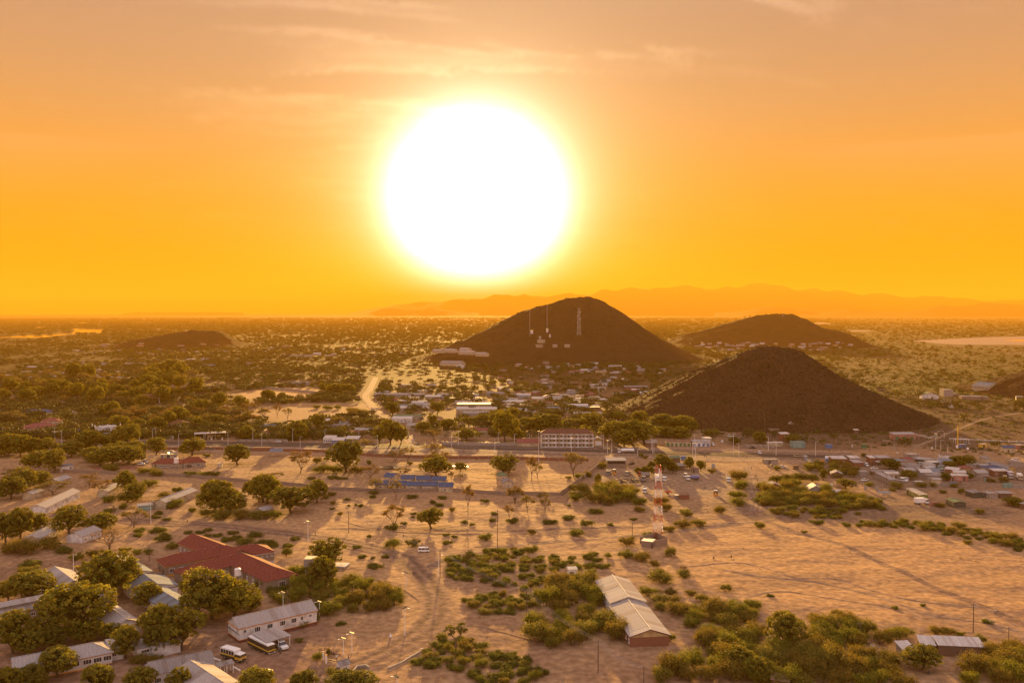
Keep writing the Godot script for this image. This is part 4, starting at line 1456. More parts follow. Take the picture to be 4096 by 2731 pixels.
func lettering(parent: Node, called: String, words: String, size: float, at: Vector3, turn: float, m: Material) -> void:
	var f := SystemFont.new()
	f.font_names = PackedStringArray(["Droid Sans"])
	f.font_weight = 700
	var t := TextMesh.new()
	t.text = words
	t.font = f
	t.font_size = 32
	t.pixel_size = size / 32.0
	t.depth = 0.03
	put(parent, called, t, m, at, turn)

# a round plastic tank on a braced stand
func tank_on_stand(label: String, at: Vector3, stand: float, r: float, h: float, called := "water_tank", steel := false) -> Node3D:
	var o := thing(called, label, "water tank", ground_at(at))
	for sx in [-1, 1]:
		for sz in [-1, 1]:
			var b := Builder.new()
			b.tube(Vector3(sx * r * 0.8, -0.2, sz * r * 0.8), Vector3(sx * r * 0.75, stand, sz * r * 0.75), 0.07, 0.07, 5)
			put_b(o, "leg", b, mats["steel_dull"])
	var n := maxi(1, int(stand / 2.0))
	for i in n:
		var b2 := Builder.new()
		var y0 := stand * i / n
		var y1 := stand * (i + 1) / n
		for s in [[-1, 1, 1, 1], [-1, -1, 1, -1], [1, -1, 1, 1], [-1, -1, -1, 1]]:
			b2.tube(Vector3(s[0], 0, s[1]) * r * 0.78 + Vector3(0, y0, 0), Vector3(s[2], 0, s[3]) * r * 0.78 + Vector3(0, y1, 0), 0.035, 0.035, 4)
			b2.tube(Vector3(s[0], 0, s[1]) * r * 0.78 + Vector3(0, y1, 0), Vector3(s[2], 0, s[3]) * r * 0.78 + Vector3(0, y1, 0), 0.035, 0.035, 4)
		put_b(o, "brace", b2, mats["steel_dull"])
	put(o, "platform", box_mesh(Vector3(r * 2.1, 0.12, r * 2.1)), mats["steel_dull"], Vector3(0, stand + 0.06, 0))
	if steel:
		var k := maxi(2, int(r * 2.0 / 1.2))
		for i in k:
			for j in maxi(2, int(h / 1.2)):
				var ph := h / maxi(2, int(h / 1.2))
				var pw := r * 2.0 / k
				for s in [[0, 1, 0.0], [0, -1, PI], [1, 0, PI / 2], [-1, 0, -PI / 2]]:
					var off := -r + pw * (i + 0.5)
					put(o, "panel", box_mesh(Vector3(pw - 0.05, ph - 0.05, 0.1)), mats["tin_wall"], Vector3(s[0] * r + (off if s[0] == 0 else 0.0), stand + 0.14 + ph * (j + 0.5), s[1] * r + (off if s[1] == 0 else 0.0)), s[2])
		put(o, "lid", box_mesh(Vector3(r * 2.0, 0.1, r * 2.0)), mats["tin_wall"], Vector3(0, stand + h + 0.18, 0))
	else:
		var b3 := Builder.new()
		var ys := [[0.0, 0.97], [0.06, 1.0], [0.32, 1.0], [0.34, 0.96], [0.38, 0.96], [0.40, 1.0], [0.62, 1.0], [0.64, 0.96], [0.68, 0.96], [0.70, 1.0], [0.86, 1.0], [0.96, 0.55], [1.0, 0.24]]
		for i in range(1, ys.size()):
			b3.tube(Vector3(0, stand + 0.12 + ys[i - 1][0] * h, 0), Vector3(0, stand + 0.12 + ys[i][0] * h, 0), ys[i - 1][1] * r, ys[i][1] * r, 14, false)
		put_b(o, "tank", b3, mats["tank_white"])
		var b4 := Builder.new()
		b4.tube(Vector3(0, stand + 0.12 + h, 0), Vector3(0, stand + 0.24 + h, 0), r * 0.26, r * 0.24, 10)
		put_b(o, "lid", b4, mats["tank_black"])
	return o

# stand height read from the photograph: tank bottom and foot
func tank_at(label: String, win: String, x: float, foot_y: float, bottom_y: float, top_y: float, wide: float, steel := false, called := "water_tank") -> Node3D:
	var at := G(win, x, foot_y)
	var s: float = WIN[win][2] * mpp(at)
	return tank_on_stand(label, at, (foot_y - bottom_y) * s, wide * s / 2.0, (bottom_y - top_y) * s, called, steel)

func make_buildings() -> void:
	roof_mats()
	near_left()
	red_complex()
	middle_left()
	cottages()
	centre_right()
	market()
	hillside()
	near_right()
	town()

func near_left() -> void:
	# school hall
	var w := []
	for f in [[0.07, 1.0, 1.0], [0.227, 1.75, 1.5], [0.383, 1.75, 1.5], [0.547, 1.75, 1.5], [0.693, 1.75, 1.5], [0.80, 1.0, 1.3], [0.913, 1.0, 0.9]]:
		w.append(["f", f[0], 3.9 - f[2], f[1], f[2]])
	var hall := house("school_hall", "long white hall with orange fascia and lettering on its gable", "m", 455, 587, 1885, 252, 4.6, 8.9, 2.1, "gable", "iron_pale", "plaster_white", {"cat": "school", "sheets": 14, "fascia": "paint_orange", "plinth": [1.1, "paint_maroon", "paint_orange"], "windows": w, "over": 0.35})
	lettering(hall, "lettering", "FUNDED BY TURKANA CENTRAL CDF 2014", 0.46, Vector3(-cl_len(hall) - 0.02, 2.75, 0), -PI / 2, mat("letter_black", Color(0.03, 0.025, 0.03), 0.8))
	landmark(hall.position, "white school hall")
	house("carport", "flat tin carport on thin posts in front of the white hall", "m", 960, 853, 1410, 722, 3.2, 8.7, 0.3, "open", "iron_pale", "plaster_white", {"cat": "carport", "sheets": 6, "posts": 3, "post_mat": "paint_white"})
	var g := house("guard_house", "tiny white guard house with grey gable roof by the gate", "q", 428, 645, 602, 600, 2.7, 3.2, 0.8, "gable", "iron_grey", "plaster_white", {"cat": "guard house", "sheets": 3, "over": 0.3, "windows": [["f", 0.55, 1.1, 0.9, 1.0], ["l", 0.35, 1.1, 0.9, 1.0], ["l", 0.75, 0.0, 0.8, 2.0]]})
	landmark(g.position, "white guard house")
	# foreground block and its wing
	var fb := house("school_block", "grey-green tin-roofed block along the lower edge, beside the walkway roof", "p", 535, 1492, 1240, 1352, 3.6, 9.0, 1.9, "gable", "iron_grey", "plaster_white", {"cat": "school", "sheets": 14, "fascia": "paint_white", "row": [["f", 5, 1.3, 1.6, 1.3]]})
	landmark(fb.position, "grey-green roofed block")
	house("school_wing", "tin-roofed wing with a sunlit slope running off the lower edge", "p", 960, 1318, 1400, 1610, 3.6, 10.5, 2.0, "gable", "iron_pale", "plaster_white", {"cat": "school", "ridge": true, "sheets": 9, "row": [["f", 4, 1.3, 1.4, 1.2]]})
	house("walkway_roof", "narrow grey walkway roof on posts beside the yellow striped bus", "p", 1215, 1412, 1455, 1352, 2.7, 2.6, 0.3, "open", "iron_grey", "plaster_white", {"cat": "walkway", "sheets": 4, "posts": 4, "post_mat": "paint_white"})
	# long classroom block
	var lw := []
	for f in [0.06, 0.17, 0.28, 0.39, 0.5, 0.61, 0.735, 0.845, 0.95]:
		lw.append(["f", f, 1.25, 2.1, 1.35])
	var lc := house("classroom_block", "long white classroom block with orange fascia and wide barred windows", "o", 130, 1442, 1228, 1224, 3.3, 9.4, 2.1, "gable", "iron_pale", "plaster_white", {"cat": "school", "hipr": true, "fascia": "paint_orange", "plinth": [0.4, "paint_orange"], "windows": lw, "over": 0.5})
	landmark(lc.position, "long white classroom block")
	house("white_block", "low white block half hidden between two trees beside the classroom block", "p", 560, 1205, 885, 1128, 3.0, 7.5, 1.3, "gable", "iron_pale", "plaster_white", {"cat": "school", "sheets": 7, "row": [["f", 4, 1.9, 0.6, 0.5]]})
	house("white_block", "small white block with a strip window behind the tree, beside the hedge", "p", 388, 1212, 560, 1172, 2.9, 6.0, 0.7, "mono", "iron_grey", "plaster_white", {"cat": "school", "sheets": 4, "windows": [["f", 0.6, 1.4, 2.2, 0.9]]})
	house("white_block", "white end block joined to the long classroom block", "o", 1180, 1222, 1345, 1188, 3.1, 7.0, 0.9, "mono", "iron_pale", "plaster_white", {"cat": "school", "sheets": 4, "row": [["f", 2, 1.2, 1.2, 1.3]]})
	# buildings among the big trees
	var big := house("dormitory", "white gabled dormitory with a broad pale roof and green edge trim", "o", 580, 305, 795, 462, 3.7, 11.5, 2.5, "gable", "iron_pale", "plaster_white", {"cat": "school", "ridge": true, "sheets": 8, "cap": "iron_white", "windows": [["r", 0.3, 1.2, 1.2, 1.2], ["r", 0.7, 1.2, 1.2, 1.2]]})
	landmark(big.position, "white gabled dormitory")
	house("long_shed", "long low shed with two stepped tin roofs, lower roof strip", "o", -60, 862, 500, 752, 3.0, 5.5, 0.9, "mono", "iron_grey", "plaster_grey", {"cat": "shed", "sheets": 10, "row": [["f", 6, 1.0, 1.3, 1.1]]})
	house("long_shed", "upper stepped tin roof strip behind the long low shed", "o", -60, 770, 500, 664, 4.6, 4.0, 0.5, "mono", "iron_pale", "plaster_grey", {"cat": "shed", "sheets": 10})
	house("small_shed", "small green tin lean-to at the foot of the white dormitory", "o", 500, 662, 592, 640, 3.2, 4.0, 0.8, "mono", "iron_green", "plaster_white", {"cat": "shed", "sheets": 2})
	house("white_house", "white gabled house with a sunlit ridge between the big trees", "o", 1115, 706, 1366, 882, 3.5, 8.4, 1.8, "gable", "iron_pale", "plaster_white", {"cat": "school", "ridge": true, "sheets": 7, "cap": "iron_white", "fascia": "paint_orange"})
	house("veranda_roof", "narrow tin veranda roof poking out behind the big round tree", "o", 1030, 645, 1210, 668, 3.0, 2.6, 0.3, "open", "iron_grey", "plaster_white", {"cat": "veranda", "posts": 3})
	# the row of pale blue roofs
	house("blue_roof_hall", "white hall with a pale blue-grey roof, topmost of the three in a row", "p", 120, 182, 372, 345, 3.6, 13.0, 1.9, "gable", "iron_sky", "plaster_white", {"cat": "school", "ridge": true, "sheets": 8, "cap": "iron_white", "fascia": "paint_maroon", "row": [["f", 4, 1.2, 1.2, 1.2]]})
	var mid := house("blue_roof_hall", "white hall with wide blue-grey roof wings, middle one of the three in a row", "p", 465, 387, 622, 497, 3.6, 14.0, 1.8, "gable", "iron_sky", "plaster_white", {"cat": "school", "ridge": true, "sheets": 6, "cap": "iron_white", "fascia": "paint_maroon", "row": [["f", 5, 0.9, 0.7, 1.9]]})
	landmark(mid.position, "pale blue-grey roofed halls")
	house("blue_roof_hall", "white hall with a blue-grey roof, lowest of the three in a row", "p", 582, 517, 930, 728, 3.6, 9.6, 1.8, "gable", "iron_sky", "plaster_white", {"cat": "school", "ridge": true, "sheets": 11, "cap": "iron_white", "fascia": "paint_maroon", "row": [["f", 5, 1.2, 1.2, 1.2]]})
	house("side_roof", "lower blue-grey side roof running along the lowest blue-roofed hall", "p", 628, 600, 862, 765, 2.9, 4.5, 0.3, "gable", "iron_sky", "plaster_white", {"cat": "school", "ridge": true, "sheets": 6})
	# upper left cottages
	var ul := house("long_house", "long tin-roofed white house behind the yellow trees at the edge", "e", 310, 1112, 620, 968, 3.2, 8.0, 1.6, "gable", "iron_pale", "plaster_white", {"ridge": true, "row": [["f", 5, 1.1, 1.1, 1.1]]})
	landmark(ul.position, "long tin-roofed house")
	house("long_house", "white house with a stepped tin roof and lean-to, among the bushes", "a", 240, 318, 430, 205, 3.0, 7.5, 1.4, "gable", "iron_pale", "plaster_cream", {"ridge": true, "row": [["f", 4, 1.0, 1.0, 1.1]]})
	house("lean_to", "tiny tin lean-to at the gable of the stepped-roof house", "a", 195, 352, 302, 350, 2.0, 2.5, 0.4, "mono", "iron_grey", "plaster_grey", {"cat": "shed"})
	house("white_house", "white house with a mauve-grey roof beside the spreading bare acacia", "a", 572, 290, 735, 235, 3.2, 8.4, 1.6, "gable", "iron_pale", "plaster_white", {"ridge": true, "row": [["f", 3, 1.0, 1.0, 1.1]]})
	house("long_house", "long cream house with a tin roof below the boundary wall", "e", 1418, 1094, 1690, 987, 3.1, 7.6, 1.5, "gable", "iron_pale", "plaster_cream", {"row": [["f", 5, 1.1, 1.2, 1.1]], "group": ""})
	house("blue_shed", "small pale blue shed with a sunlit tin roof beside the bushes", "e", 1168, 1124, 1308, 1112, 2.6, 4.5, 0.3, "mono", "iron_pale", "plaster_turquoise", {"cat": "shed", "row": [["f", 2, 1.0, 0.8, 0.8]]})
	var hut := house("tin_hut", "small cream hut with a tin gable roof in the dark thicket", "e", 2170, 1150, 2240, 1165, 2.8, 7.0, 1.2, "gablef", "iron_pale", "plaster_cream", {"cat": "hut", "windows": [["f", 0.5, 1.0, 0.9, 0.9]]})
	landmark(hut.position, "cream hut in the thicket")
	house("white_hut", "white block hut with a blue-grey mono roof under the dark trees", "v", 955, 968, 1158, 934, 3.2, 4.6, 0.4, "mono", "iron_blue", "plaster_white", {"cat": "hut", "windows": [["f", 0.75, 1.0, 1.6, 1.2]]})
	house("tin_roof_house", "pale tin-roofed house partly hidden behind two acacias", "v", 815, 1150, 1030, 1085, 3.0, 7.5, 1.4, "gable", "iron_pale", "plaster_cream", {"ridge": true})
	house("tin_roof_house", "cream tin-roofed house above the long tin-roofed one", "e", 225, 1000, 330, 965, 2.8, 6.0, 1.0, "gable", "iron_pale", "plaster_cream", {"ridge": true})
	house("tin_roof_house", "low tin-roofed house behind the tree beside the stone wall", "e", 870, 985, 985, 925, 2.8, 6.0, 1.0, "gable", "iron_pale", "plaster_cream", {"ridge": true})
	tank_at("white plastic water tank on a stand beside the red-roofed complex", "n", 1344, 800, 672, 572, 86)
	landmark(G("n", 1344, 800), "white tank on its stand")
	tank_at("square steel water tank on a tall braced stand by the thin tree", "b", 476, 690, 545, 490, 88, true, "steel_water_tank")

func red_complex() -> void:
	var c := G("n", 1180, 420, 3.0)
	c.y = land(c.x, c.z)
	var o := thing("red_roofed_complex", "sprawling building of joined wings under dark red tiled hip roofs", "building", c)
	landmark(c, "red-roofed complex")
	var q := {"parent": o, "ridge": true, "cap": "tile_pink", "fascia": "paint_orange", "frame": "paint_white"}
	var mk := func(extra: Dictionary) -> Dictionary:
		var d := q.duplicate()
		d.merge(extra, true)
		return d
	house("w", "", "n", 728, 112, 1168, 276, 4.0, 12.5, 2.6, "gable", "tile_red", "stone_block", mk.call({"row": [["f", 7, 1.0, 1.0, 1.6]], "plinth": [0.5, "paint_orange"]}))
	house("w", "", "n", 300, 418, 1190, 268, 4.0, 10.5, 2.4, "gable", "tile_red", "stone_block", mk.call({"hipl": true, "windows": [["f", 0.09, 1.1, 1.9, 1.6], ["f", 0.24, 1.1, 1.7, 1.5], ["f", 0.55, 1.6, 1.2, 0.8], ["f", 0.66, 1.6, 1.2, 0.8], ["l", 0.3, 0.0, 1.0, 2.2], ["l", 0.72, 0.0, 1.6, 2.2]], "plinth": [0.5, "paint_orange"]}))
	house("w", "", "n", 1182, 268, 1388, 338, 4.2, 10.0, 2.7, "gable", "tile_red", "stone_block", mk.call({}))
	house("w", "", "n", 560, 562, 1392, 372, 3.9, 10.0, 2.5, "gable", "tile_red", "stone_block", mk.call({"hipl": true, "fascia": "stone_block", "windows": [["f", 0.1, 0.9, 1.6, 1.3], ["f", 0.64, 1.0, 1.6, 1.3], ["f", 0.84, 1.0, 1.6, 1.3]]}))
	house("w", "", "n", 1388, 372, 1945, 616, 4.1, 12.5, 2.6, "gable", "tile_red", "stone_block", mk.call({"hipr": true, "fascia": "stone_block", "windows": [["f", 0.28, 1.4, 0.8, 1.5], ["f", 0.4, 1.4, 0.8, 1.5], ["f", 0.54, 1.4, 0.8, 1.5], ["f", 0.69, 1.4, 0.8, 1.5], ["f", 0.85, 1.4, 0.8, 1.5], ["r", 0.5, 0.6, 2.4, 2.4]]}))
	house("w", "", "n", 1250, 302, 1790, 228, 4.0, 11.5, 2.5, "gable", "tile_red", "stone_block", mk.call({"hipr": true, "fascia": "paint_white", "row": [["f", 8, 2.3, 0.7, 0.6]], "plinth": [0.7, "plaster_white"]}))
	for s in 4:
		put(o, "step", box_mesh(Vector3(2.6, 0.2 + 0.18 * (3 - s), 0.4)), mats["concrete"], G("n", 300, 640, 0.2) - o.position + Vector3(-0.25 * s, 0, 0.25 * s), 0.6)

func middle_left() -> void:
	# house with red tiles behind the stone wall
	var c := G("w", 640, 860)
	var o := thing("red_tiled_villa", "low cream villa with red tiled hip roofs and arched veranda", "house", Vector3(c.x, land(c.x, c.z), c.z))
	landmark(o.position, "red-tiled villa")
	house("w", "", "w", 205, 798, 690, 798, 3.1, 9.5, 2.4, "hip", "tile_red", "plaster_grey", {"parent": o, "windows": [["f", 0.12, 0.0, 1.2, 2.1], ["f", 0.3, 1.1, 1.5, 1.1], ["f", 0.48, 1.1, 1.2, 1.1], ["f", 0.66, 1.7, 0.7, 0.6], ["f", 0.74, 1.7, 0.7, 0.6], ["f", 0.82, 1.7, 0.7, 0.6], ["f", 0.9, 1.7, 0.7, 0.6]], "fascia": "plaster_cream"})
	house("w", "", "w", 650, 794, 1075, 772, 3.2, 9.5, 2.7, "hip", "tile_red", "plaster_grey", {"parent": o, "windows": [["f", 0.35, 0.1, 2.8, 2.0], ["f", 0.72, 0.9, 1.6, 1.4]], "fascia": "plaster_cream"})
	for x in [215, 245, 310, 690, 735, 915, 990, 1035]:
		var f := G("w", x, 876)
		put(o, "column", box_mesh(Vector3(0.3, 3.0, 0.3)), mats["plaster_cream"], Vector3(f.x, 1.45, f.z) - o.position)
	tank_at("white plastic water tank on a thin stand before the villa", "w", 602, 892, 792, 706, 70)
	house("gate_lodge", "small pale gate lodge with blue shutters above the villa", "w", 340, 660, 620, 655, 2.6, 4.0, 0.2, "flat", "plaster_cream", "plaster_cream", {"cat": "gate lodge", "windows": [["f", 0.12, 0.4, 0.8, 1.6], ["f", 0.48, 0.4, 2.0, 1.7], ["f", 0.88, 1.0, 0.7, 0.9]], "frame": "paint_blue"})
	house("small_canopy", "tiny grey canopy on posts behind the villa", "w", 145, 683, 300, 683, 2.8, 2.5, 0.1, "open", "iron_grey", "plaster_white", {"cat": "canopy", "posts": 2})
	house("sun_deck", "long low red-edged roof strip lit by the sun beside the villa", "v", 1475, 993, 2235, 975, 0.9, 3.0, 0.1, "flat", "tile_pink", "plaster_pink", {"cat": "roof", "over": 0.1})
	house("outhouse", "small cream outhouse beside the villa's bushes", "w", 1240, 800, 1318, 798, 2.6, 3.0, 0.2, "flat", "plaster_cream", "plaster_cream", {"cat": "outhouse", "over": 0.05})
	# pavilion and container
	house("pavilion", "yellow posted pavilion with a blue-grey roof in the yard", "w", 2052, 616, 2262, 614, 3.6, 6.0, 1.2, "open", "iron_blue", "plaster_yellow", {"cat": "pavilion", "posts": 3, "post_mat": "plaster_yellow"})
	house("container", "long rust-brown shipping container beside the road wall", "w", 1800, 548, 2122, 546, 2.6, 2.5, 0.0, "flat", "iron_rust", "brick_red", {"cat": "container", "over": 0.02})
	house("container", "blue shipping container behind the round tree", "w", 1620, 542, 1765, 542, 2.6, 2.5, 0.0, "flat", "iron_blue", "paint_blue", {"cat": "container", "over": 0.02})
	# petrol station
	var ps := house("petrol_canopy", "long flat petrol station canopy over three white pumps", "w", 886, 338, 1388, 314, 5.2, 7.0, 0.3, "open", "iron_white", "plaster_white", {"cat": "canopy", "posts": 4, "post_mat": "plaster_cream"})
	landmark(ps.position, "petrol station canopy")
	house("station_shop", "small cream shop with pink roof under the petrol canopy", "w", 1080, 345, 1300, 338, 4.0, 6.0, 1.2, "hip", "tile_pink", "plaster_cream", {"cat": "shop", "row": [["f", 3, 0.1, 1.2, 2.2]]})
	for x in [987, 1155, 1325]:
		var f2 := G("w", x, 430)
		var pump := thing("fuel_pump", "", "pump", ground_at(f2), 0.0, "white fuel pumps under the canopy")
		put(pump, "body", box_mesh(Vector3(0.9, 1.9, 0.7)), mats["paint_white"], Vector3(0, 0.95, 0))
		put(pump, "display", box_mesh(Vector3(0.6, 0.5, 0.06)), mats["window_glass"], Vector3(0, 1.4, 0.37))
		put(pump, "head", box_mesh(Vector3(1.0, 0.25, 0.8)), mats["plaster_pink"], Vector3(0, 2.03, 0))
		later(pump, "white fuel pump with a pink head")
	var th := house("two_storey_house", "white two-storey house with a brown hip roof above the road", "w", 452, 182, 745, 182, 6.4, 12.0, 2.8, "hip", "tile_brown", "plaster_white", {"windows": [["f", 0.18, 3.8, 1.3, 1.5], ["f", 0.4, 3.8, 1.3, 1.5], ["f", 0.68, 4.2, 0.7, 0.8], ["f", 0.84, 4.2, 0.7, 0.8], ["f", 0.2, 1.0, 1.3, 1.3], ["f", 0.5, 0.0, 1.4, 2.2]]})
	landmark(th.position, "white two-storey house")
	house("green_kiosk", "small bright green and white kiosk at the roadside", "w", 405, 362, 580, 358, 2.6, 3.0, 0.2, "flat", "iron_white", "plaster_green", {"cat": "kiosk", "over": 0.1, "windows": [["f", 0.72, 0.1, 3.2, 2.2]], "door": "paint_white"})
	house("blue_warehouse", "pale blue-grey warehouse with a ridge vent above the road", "w", 1890, 232, 2120, 238, 4.5, 12.0, 1.8, "gable", "iron_sky", "tin_wall", {"cat": "warehouse", "sheets": 6})
	house("yellow_gable_house", "yellow gabled house with a red-brown roof facing the road", "w", 1880, 330, 2062, 328, 3.6, 11.0, 2.6, "gablef", "tile_brown", "plaster_yellow", {})
	house("small_shop", "small red-roofed shop behind the roadside tree", "w", 1575, 335, 1640, 332, 3.0, 6.0, 1.2, "gablef", "tile_pink", "plaster_cream", {"cat": "shop"})
	# houses behind the road, far left
	var bl := house("blue_bungalow", "long bungalow with a blue roof and white veranda posts", "v", 280, 118, 785, 108, 4.0, 11.0, 2.2, "hip", "iron_deep_blue", "plaster_cream", {"row": [["f", 6, 1.0, 1.4, 1.6]]})
	landmark(bl.position, "blue-roofed bungalow")
	house("small_house", "small tan house with a flat tin roof below the blue bungalow", "v", 285, 212, 500, 200, 3.2, 6.5, 0.4, "mono", "iron_grey", "plaster_yellow", {"row": [["f", 3, 1.1, 1.0, 1.1]]})
	house("small_house", "low tan house with a dark doorway beside the blue bungalow", "v", 755, 142, 1000, 118, 3.0, 6.5, 0.3, "mono", "iron_grey", "plaster_yellow", {"windows": [["f", 0.5, 0.0, 2.0, 2.2], ["f", 0.2, 1.0, 1.0, 1.0], ["f", 0.85, 1.0, 1.0, 1.0]]})
	house("garage", "cream gabled garage with a pale tin roof and dark door", "v", 1085, 138, 1240, 128, 4.0, 8.0, 2.0, "gablef", "iron_pale", "plaster_cream", {"cat": "garage", "windows": [["f", 0.5, 0.0, 5.0, 2.5]]})
	house("small_house", "flat cream house with two shop doors beside the garage", "v", 1190, 236, 1470, 218, 3.2, 6.0, 0.2, "flat", "iron_pale", "plaster_cream", {"parapet": 0.3, "windows": [["f", 0.3, 1.0, 1.2, 1.2], ["f", 0.5, 0.0, 1.6, 2.3], ["f", 0.75, 1.0, 1.4, 1.2]]})
	house("small_house", "tan house with a pale tin roof above the fuel canopy", "v", 960, 302, 1250, 300, 3.2, 7.0, 1.0, "gable", "iron_pale", "plaster_yellow", {"row": [["f", 4, 1.0, 1.1, 1.2]]})
	var rr := house("red_roof_block", "two-storey peach block with dark pink hip roof at the junction", "v", 395, 358, 890, 320, 6.0, 12.0, 2.4, "hip", "tile_pink", "plaster_pink", {"cat": "building", "row": [["f", 6, 3.6, 1.2, 1.3], ["f", 6, 0.6, 1.2, 1.8]]})
	landmark(rr.position, "peach block with pink roof")
	house("red_roof_tower", "small upper hip-roofed tower behind the peach block", "v", 615, 252, 905, 250, 8.6, 9.0, 2.0, "hip", "tile_pink", "plaster_cream", {"cat": "building", "row": [["f", 4, 6.2, 1.0, 1.2]]})
	house("fuel_canopy", "flat yellow fuel canopy on one pair of posts by the trees", "v", 850, 425, 1092, 400, 4.8, 6.0, 0.1, "open", "plaster_yellow", "plaster_yellow", {"cat": "canopy", "posts": 2, "post_mat": "paint_white"})
	house("fuel_shop", "dark blue-roofed tan shop beside the yellow fuel canopy", "v", 1000, 432, 1290, 405, 3.8, 8.0, 1.4, "gable", "iron_blue", "plaster_yellow", {"cat": "shop", "row": [["f", 3, 0.1, 1.8, 2.4]]})
	var mq := house("white_walled_court", "white-walled prayer court with corner finials among the trees", "v", 1525, 372, 1840, 350, 6.0, 12.0, 0.1, "flat", "plaster_white", "plaster_white", {"cat": "mosque", "parapet": 0.9, "over": 0.05, "windows": [["f", 0.16, 1.4, 1.6, 2.4], ["f", 0.8, 2.5, 2.2, 2.0]]})
	landmark(mq.position, "white-walled prayer court")
	for s in [[-1, 1], [1, 1], [0, 1], [-1, -1]]:
		var fb := Builder.new()
		fb.tube(Vector3(0, 0, 0), Vector3(0, 0.9, 0), 0.35, 0.25, 8)
		fb.tube(Vector3(0, 0.9, 0), Vector3(0, 1.5, 0), 0.5, 0.4, 8)
		fb.tube(Vector3(0, 1.5, 0), Vector3(0, 2.4, 0), 0.4, 0.02, 8)
		var fin := put_b(mq, "finial", fb, mats["plaster_white"])
		fin.position = Vector3(s[0] * 9.0, 6.9, s[1] * 5.8)
	house("dark_kiosk", "dark brick kiosk with a flat pale roof before the white court", "v", 1612, 450, 1820, 440, 3.2, 5.0, 0.2, "flat", "iron_pale", "brick_red", {"cat": "kiosk", "row": [["f", 4, 1.0, 0.9, 1.2]]})
	house("red_canopy", "low red-edged canopy roof running off the edge by the road", "v", -40, 440, 390, 408, 3.8, 8.0, 0.3, "open", "iron_pale", "plaster_white", {"cat": "canopy", "posts": 3, "post_mat": "paint_white"})
	house("white_walled_shop", "white shop behind the low red-edged canopy", "v", -40, 425, 200, 398, 3.4, 6.0, 0.2, "flat", "iron_grey", "plaster_white", {"cat": "shop"})
	# minaret
	var mp := G("e", 428, 172)
	var mn := thing("minaret", "slender white minaret with a green cap rising out of the trees", "minaret", mp)
	landmark(mp, "white minaret")
	var ms: float = 0.46769 * mpp(mp)
	put(mn, "shaft", box_mesh(Vector3(26 * ms, 62 * ms, 26 * ms)), mats["plaster_white"], Vector3(0, 31 * ms, 0))
	put(mn, "gallery", box_mesh(Vector3(38 * ms, 4 * ms, 38 * ms)), mats["plaster_white"], Vector3(0, 63 * ms, 0))
	for s in [[-1, -1], [1, -1], [1, 1], [-1, 1]]:
		put(mn, "column", box_mesh(Vector3(5 * ms, 14 * ms, 5 * ms)), mats["plaster_white"], Vector3(s[0] * 12 * ms, 72 * ms, s[1] * 12 * ms))
	var cap := Builder.new()
	cap.tube(Vector3(0, 79 * ms, 0), Vector3(0, 86 * ms, 0), 18 * ms, 14 * ms, 8)
	cap.tube(Vector3(0, 86 * ms, 0), Vector3(0, 96 * ms, 0), 14 * ms, 0.1, 8)
	put_b(mn, "cap", cap, mats["iron_green"])
	var vl := house("columned_villa", "two-storey stone villa with a brown roof and white columned porch", "e", 1172, 186, 1380, 186, 6.5, 11.0, 2.8, "hip", "tile_brown", "stone_block", {"row": [["f", 5, 3.8, 1.2, 1.4], ["f", 5, 0.8, 1.2, 1.4]]})
	landmark(vl.position, "columned villa")
	for x in [1308, 1330, 1366]:
		var f3 := G("e", x, 240)
		put(vl, "column", box_mesh(Vector3(0.7, 7.0, 0.7)), mats["paint_white"], vl.transform.affine_inverse() * Vector3(f3.x, 3.3, f3.z + 2.0))
	house("long_school", "long grey school block with pillared front beside the sports field", "e", 1715, 116, 1875, 108, 4.0, 9.0, 1.6, "gable", "iron_grey", "plaster_cream", {"row": [["f", 7, 0.6, 2.2, 2.4]]})
	house("gabled_chapel", "pale gabled chapel among the trees beyond the villa", "e", 1572, 84, 1640, 78, 4.5, 12.0, 4.0, "gablef", "tile_brown", "plaster_white", {"cat": "chapel"})
	house("low_block", "long low grey block beside the pale chapel", "e", 1405, 104, 1500, 96, 3.5, 8.0, 1.4, "gable", "iron_grey", "plaster_grey", {"row": [["f", 5, 0.8, 1.4, 1.6]]})

